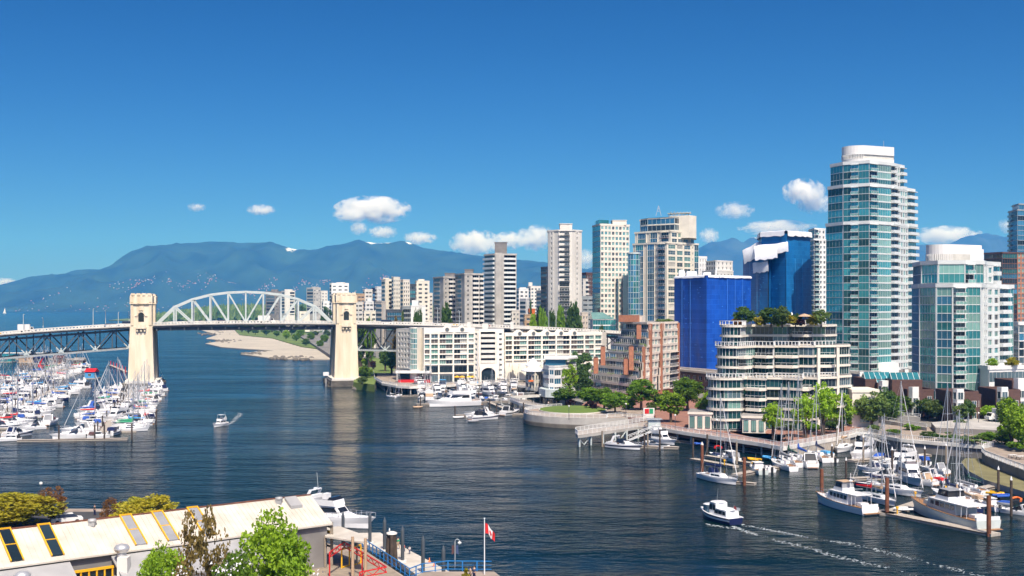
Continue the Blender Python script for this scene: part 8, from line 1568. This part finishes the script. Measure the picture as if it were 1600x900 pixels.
for lab, px, py, z_, h, top, legs, ps, rz in (('person in a green shirt and pale trousers walking on the near float', 622, 858, .6, 1.7, 'kgreen', 'tan', 'walk', 1.0), ('small child in a pink top on the near float', 632, 862, .6, 1.0, 'red', 'denim', 'stand', .4), ('person in a white top crouched low near the child on the float', 640, 866, .6, 1.15, 'tshirt', 'denim', 'stand', 2), ('person in a blue jacket standing by the blue railing near the flagpole', 741, 908, 3, 1.8, 'denim', 'navy', 'stand', 4), ('person in a tan top left of the blue jacketed person', 735, 908, 3, 1.65, 'tan', 'navy', 'stand', 3.6), ('dark dressed person on the quay behind the cream shed', 148, 806, 3, 1.75, 'black', 'navy', 'stand', 1),
    ('person walking on the boardwalk left of the lawn terrace', 857, 635, 3, 1.75, 'tshirt', 'navy', 'walk', 2.6), ('person in red on the square by the kiosk', 1023, 657, 3, 1.7, 'red', 'navy', 'stand', 1), ('person in blue near the white kiosk', 1003, 654, 3, 1.7, 'denim', 'black', 'walk', .5), ('person strolling on the promenade below the condominium pavilion', 1140, 681, 3, 1.75, 'tshirt', 'denim', 'walk', 0), ('person in grey on the promenade beyond the slender tree', 1228, 690, 3, 1.75, 'grey', 'black', 'walk', 3), ('person on the apartments promenade near the arch', 770, 596, 3, 1.75, 'red', 'navy', 'walk', 0), ('person in white on the apartments promenade', 724, 599, 3, 1.75, 'tshirt', 'navy', 'walk', 3)): x, y = P(px, py, z_); person(lab, x, y, z_+.015, rz, h, top, legs, ps)
for i, (px, py) in enumerate(((671, 878), (678, 885))): x, y = P(px, py, .6); t = thing('orange_buoy', ('far' if i == 0 else 'near')+' one of two small orange cones on the float edge', 'cone', (x, y, .6)); k = MB(); k.lathe([(.22, 0), (.22, .05), (.1, .08), (.03, .6), (.01, .62)], 8); k.build('cone', M['orange'], t)
x, y = P(104, 818, 3); vehicle('car', 'white car with dark roof parked behind the cream shed under the orange tree', 'car', (x, y, 3.01), .5, 'white')
x, y = P(72, 797, 3); globe_lamp(64, 800, 3, 'lamp globe rising from the orange green tree behind the shed', 4.2)
for i, (px, pt, w, Y, kind, m, lab, v) in enumerate(((426, 800, 128, 108, 'fine', 'leafl', 'large bright green tree in front of the cream shed', 1), (312, 826, 92, 104, 'sparse', 'leafb', 'sparse brown olive tree left of the large green tree', 2), (256, 850, 86, 112, 'fine', 'leafl', 'low bright green tree in front of the grey lean-to', 3), (365, 862, 90, 100, 'fine', 'leaf', 'green bush between the brown tree and the large green tree', 5), (22, 770, 150, 166, 'fine', 'leafy', 'large yellow green tree at the left edge behind the shed', 4), (80, 768, 46, 170, 'sparse', 'leafr', 'rusty red tipped tree right of the yellow green tree', 6), (226, 772, 110, 160, 'fine', 'leafy', 'yellow orange tree behind the shed roof', 7), (176, 786, 40, 164, 'sparse', 'leafr', 'small rusty tree left of the yellow orange tree', 8))):
    z0 = 3.0; tree('near_tree', lab, X(px, Y), Y, z0, w*Y/F, Z(pt, Y)-z0, kind, m, 80+v, .12 if Y > 130 else .05)
x, y = P(728, 912, 3); tree('palm_shrub', 'small spiky yellowish shrub beside the railing people', x, y, 3, 1.3, 1.7, 'bush', 'leafy', 90, 0, 'shrub')
rr = random.Random(4); fb = MB()
for i in range(110):
    c = rr.choice(((352, 890), (372, 880), (280, 896), (345, 896), (495, 898))); px, py = c[0]+rr.gauss(0, 9), c[1]+rr.gauss(0, 6); Y = 96+rr.uniform(-2, 2); x, z = X(px, Y), Z(py, Y); s = rr.uniform(.05, .12); a0 = rr.random()*6
    fb.add([(x+s*cos(a0), Y, z+s*sin(a0)), (x+s*cos(a0+2.1), Y+.1, z+s*sin(a0+2.1)), (x+s*cos(a0+4.2), Y-.05, z+s*sin(a0+4.2))], [(0, 1, 2)])
tb = tree('flowering_shrub', 'white blossomed shrub at the foot of the large green tree', X(352, 96), 96, 3, 6.2, Z(884, 96)-3, 'bush', 'leaf', 91, 0, 'shrub'); fbo = MB(); o = tb.location; fbo.v = [(v[0]-o.x, v[1]-o.y, v[2]-o.z) for v in fb.v]; fbo.f, fbo.m, fbo.sm = fb.f, fb.m, fb.sm; ob = fbo.build('blossom', M['tshirt'], tb); ob.rotation_euler.z = -tb.rotation_euler.z
# ---------------- blocks of flats beyond the bridge ----------------
def flats(label, pl, pc, pr, top, Y, wall, style=1, gl=('gd', 'gm'), extra=None, sidegl=('gd', 'gm'), zf=20, fh=2.9, name='block_of_flats'):
    q = blockpts(pl, pc, pr, Y+ (8 if pc-pl > 3 else 4), Y, Y+5); o = q[0]; B = Bld(name, label, 'building', o, 'blocks of flats beyond the bridge', [wall, 'roofd']); zt = Z(top, Y); r = rel(q, o); n = max(1, int((zt-zf-.8)/fh)); zf = zt-.8-n*fh
    B.prism(r, 3, zt, 0, 1); a, b, c = r[0], r[1], r[2]; w = hypot(c[0]-b[0], c[1]-b[1]); wl = hypot(b[0]-a[0], b[1]-a[1])
    S = {1: [(.07, 'X', {}), W_(.86, bw=w*.9/2, ww=w*.34, wh=1.3, gl=gl, nv=3), (.07, 'X', {})], 2: [(.1, 'X', {}), W_(.35, bw=w*.36, ww=w*.26, wh=1.4, gl=gl, nv=3), (.12, 'X', {}), W_(.33, bw=w*.34, ww=w*.22, wh=1.4, gl=gl, nv=2), (.1, 'X', {})], 3: [W_(1, bw=w/3, ww=w/3*.55, wh=1.5, gl=gl)], 4: [(.04, 'X', {}), (.92, 'G', dict(gl=gl, mu=1.6, sp=.9, fr='concl')), (.04, 'X', {})], 5: [(.5, 'X', {}), B_(.45, d=1.1, rail='solid', bm=wall, gl=('gd',)), (.05, 'X', {})], 0: [(1, 'X', {})]}[style]
    B.edge(b, c, zf, n, fh, S)
    if wl > 2 and facing(a, b, o): B.edge(a, b, zf, n, fh, [(.08, 'X', {}), (.84, 'G', dict(gl=sidegl, mu=1.8, sp=1.1, fr='concd')), (.08, 'X', {})])
    B.cap(r, zt, .7, .1)
    if extra: px0, px1, pt = extra; k = MB(); k.box(X(px0, Y)-o[0], Y-o[1]+3, zt, X(px1, Y)-o[0], Y-o[1]+9, Z(pt, Y)); B.part('penthouse', k, M[wall])
    return B.done(40)
for a in [('dark flats with a red brick penthouse behind the truss', 415, 430, 440, 456, 1560, 'concd', 2, ('gd',), (423, 433, 452)), ('white and red flats with a cream front behind the truss', 440, 445, 461, 455, 1540, 'concl', 5, ('gd',), (444, 456, 452)), ('low cream flats between the truss braces', 466, 468, 484, 487, 1500, 'cream', 2), ('grey brown tower flats with white specks behind the truss', 479, 490, 501, 450, 1520, 'conc', 3, ('curt', 'gd'), (486, 497, 448)), ('pale flats beside the grey brown tower flats', 500, 502, 512, 455, 1560, 'concl', 2), ('white low flats under the pale ones left of the stone tower', 503, 505, 519, 471, 1480, 'white', 2),
    ('broad white tower flats directly behind the right stone tower', 515, 518, 545, 443, 1350, 'white', 3, ('gd', 'gm'), (525, 538, 441)), ('tan roofed flats right of the stone tower', 555, 558, 570, 460, 860, 'tan', 1), ('white flats with green roof edge', 567, 570, 582, 453, 900, 'concl', 1), ('navy glass flats between white ones', 580, 581, 588, 451, 920, 'navy', 4, ('gb', 'gd')), ('pink and white slim flats', 586, 589, 596, 449, 900, 'white', 3, ('gd', 'gm')), ('pale curved low flats beside the stone tower', 551, 553, 567, 473, 760, 'concl', 1, ('gd',)), ('stepped white flats with small penthouse', 569, 571, 584, 472, 780, 'white', 1, ('gm', 'gd'), (573, 580, 466)), ('cream low flats beneath the stepped white flats', 567, 569, 589, 487, 750, 'cream', 2),
    ('teal and cream tower flats with green roof', 596, 602, 613, 437, 800, 'cream', 5, ('gd',), (598, 606, 434)), ('tallest cream tower flats of the central cluster', 612, 615, 625, 434, 790, 'cream', 3, ('gd', 'gm'), None), ('beige tower flats right of the tallest cream ones', 624, 630, 640, 438, 800, 'beige', 3, ('gd',)), ('dark teal glass flats behind the white wall', 638, 640, 651, 445, 830, 'steeld', 4, ('gt', 'gd')), ('cream tower flats with paired slot windows', 649, 651, 671, 440, 780, 'cream', 2, ('gd',), (653, 662, 436)), ('dark navy flats with beige end wall', 587, 597, 603, 472, 720, 'pink', 0), ('low teal glass offices behind the brownish conifers', 603, 604, 628, 485, 700, 'steeld', 4, ('gt', 'gb'), None), ('grey glass offices beside the white windowless wall', 627, 629, 643, 480, 710, 'steel', 4, ('gm', 'gd')), ('white windowless wall behind the two cypresses', 641, 642, 665, 479, 690, 'white', 0, ('gd',), (643, 653, 469)), ('small cream flats between slab tower and cypresses', 664, 666, 676, 459, 840, 'cream', 1),
    ('white terraced flats right of the striped tower', 806, 811, 826, 452, 840, 'white', 2, ('gd',), (812, 822, 449)), ('bright white slab in front of the terraced flats', 812, 822, 827, 468, 760, 'white', 0), ('white flats far behind the poplars', 824, 829, 845, 448, 980, 'concl', 3, ('gd', 'gm'), (826, 832, 441)), ('small dark glass flats left of the slate tower', 838, 848, 856, 455, 800, 'conc', 0), ('slate tower with white balcony edge left of the octagonal tower', 845, 855, 859, 418, 760, 'steeld', 0, ('gd',), None), ('dark brown tower between octagonal and green towers', 909, 916, 927, 427, 780, 'brickd', 3, ('gd',)), ('white flats with balconies right of the octagonal tower', 907, 911, 919, 437, 740, 'concl', 5), ('grey low flats right of the octagonal tower', 906, 909, 928, 464, 700, 'steel', 1), ('pink low house above the gabled apartments', 907, 909, 919, 490, 600, 'pink', 2), ('low white flats above the bridge right of the striped tower', 797, 800, 812, 486, 700, 'concl', 2), ('brown low flats behind the poplars', 818, 820, 842, 493, 660, 'tan', 1), ('red roofed house between the trees', 825, 827, 836, 484, 700, 'orange', 0), ('pale low flats behind the slab towers', 752, 754, 760, 470, 800, 'concl', 1)]:
    flats(*a, zf=24 if a[5] > 700 else 18, fh=2.9 if a[5] < 1300 else 4.2)
# white hall with a sloping glass roof above the gabled apartments
o = (X(924, 575), 575.0); B = Bld('glass_roofed_hall', 'white hall with slanting grey glass roof above the gabled apartments', 'hall', o, None, ['white', 'roofd']); L = lambda px, Y: (X(px, Y)-o[0], Y-o[1]); q = [L(922, 580), L(926, 575), L(962, 578), L(962, 592), L(922, 594)]; zt = Z(499, 576); B.prism(q, 3, zt, 0, 1); B.edge(q[1], q[2], zt-9, 3, 3, [(1, 'G', dict(gl=('gm', 'gt'), mu=1.4, sp=.5))])
k = MB(); a, b = L(926, 574.6), L(961, 577.6); ap = ((a[0]+b[0])/2-3, a[1]+9); k.add([(a[0], a[1], zt+.1), (b[0], b[1], zt+.1), (ap[0]+3, ap[1], Z(488, 583)), (ap[0]-3, ap[1], Z(488, 583)), (b[0], b[1]+14, zt+.1), (a[0]-1, a[1]+14, zt+.1)], [(0, 1, 2, 3), (1, 4, 2), (5, 0, 3), (4, 5, 3, 2)]); B.part('glass_roof', k, M['gl']); B.done()
# ---------------- clouds, far beyond the mountains ----------------
def cloud_mat(i, dens):
    m = bpy.data.materials.new('cloud_vapour'); m.use_nodes = True; t = m.node_tree; N = t.nodes; L = t.links; N.remove(N['Principled BSDF']); v = N.new('ShaderNodeVolumePrincipled'); v.inputs['Color'].default_value = (.995, .995, .995, 1); v.inputs['Anisotropy'].default_value = 0.0
    tc = N.new('ShaderNodeTexCoord'); ln = N.new('ShaderNodeVectorMath'); ln.operation = 'LENGTH'; L.new(tc.outputs['Object'], ln.inputs[0]); mp = N.new('ShaderNodeMapping'); mp.inputs['Location'].default_value = (i*3.7, i*1.3, 0); mp.inputs['Scale'].default_value = (2.6, 1.4, 1.3); L.new(tc.outputs['Object'], mp.inputs[0])
    nz = N.new('ShaderNodeTexNoise'); nz.inputs['Scale'].default_value = 1.25; nz.inputs['Detail'].default_value = 8; nz.inputs['Roughness'].default_value = .68; L.new(mp.outputs[0], nz.inputs['Vector'])
    a = N.new('ShaderNodeMath'); a.operation = 'MULTIPLY_ADD'; L.new(ln.outputs['Value'], a.inputs[0]); a.inputs[1].default_value = -.66; k_ = N.new('ShaderNodeMath'); k_.operation = 'MULTIPLY_ADD'; L.new(nz.outputs[0], k_.inputs[0]); k_.inputs[1].default_value = 1.9; k_.inputs[2].default_value = -.42; L.new(k_.outputs[0], a.inputs[2]); r = N.new('ShaderNodeMapRange'); r.inputs[1].default_value = -.05; r.inputs[2].default_value = .68; r.inputs[4].default_value = dens; L.new(a.outputs[0], r.inputs[0]); L.new(r.outputs[0], v.inputs['Density']); L.new(v.outputs[0], N['Material Output'].inputs['Volume'])
    try: m.cycles.volume_step_rate = .5
    except Exception: pass
    return m
ball = MB(); n = 16; ball.lathe([(max(.001, sin(pi*j/10)), -cos(pi*j/10)) for j in range(11)], n)
for i, (px, py, w, h, d, lab) in enumerate(((307, 324, 32, 15, .010, 'tiny wisp of cloud at the far left of the row'), (408, 328, 50, 19, .014, 'small flat cloud second from the left'), (582, 328, 128, 46, .016, 'largest white cumulus above the mountain ridge'), (548, 336, 60, 26, .014, 'lower left shoulder of the largest cumulus'), (560, 356, 32, 24, .014, 'small round puff below the largest cumulus'), (598, 363, 52, 22, .012, 'flat puff just above the snowy summit'), (656, 372, 58, 22, .014, 'white cloud right of the snowy summit'), (742, 380, 84, 46, .015, 'puffy cloud above the ridge left of the striped tower'), (796, 376, 60, 30, .014, 'cloud directly over the striped tower'), (838, 372, 70, 44, .012, 'tall cloud left of the octagonal tower'), (915, 405, 40, 36, .011, 'cloud peeping between the octagonal and green towers'), (1108, 369, 34, 28, .014, 'round cloud over the jagged peaks'), (1148, 329, 66, 30, .006, 'faint wispy cloud above the jagged peaks'), (1256, 300, 72, 44, .015, 'bright cloud beside the tallest tower, upper part'), (1272, 318, 60, 36, .010, 'trailing lower part of the cloud beside the tallest tower'), (1215, 356, 130, 26, .007, 'long low cloud behind the wrapped tower'), (1478, 368, 120, 32, .009, 'long cloud between the two glass towers'), (1576, 353, 40, 26, .007, 'faint cloud near the right edge tower'), (6, 440, 44, 13, .012, 'low white cloud at the left edge over the ridge end'))):
    Y = 16500 if i in (3, 4, 5) else 17000+i*140; s = Y/F; o = ball.build('cloud', cloud_mat(i, d*2.0), None, (X(px, Y), Y, Z(py, Y))); o.scale = (w*s/2, w*s/3.2, h*s/2); props(o, lab, 'cloud', 'clouds over the ridge')
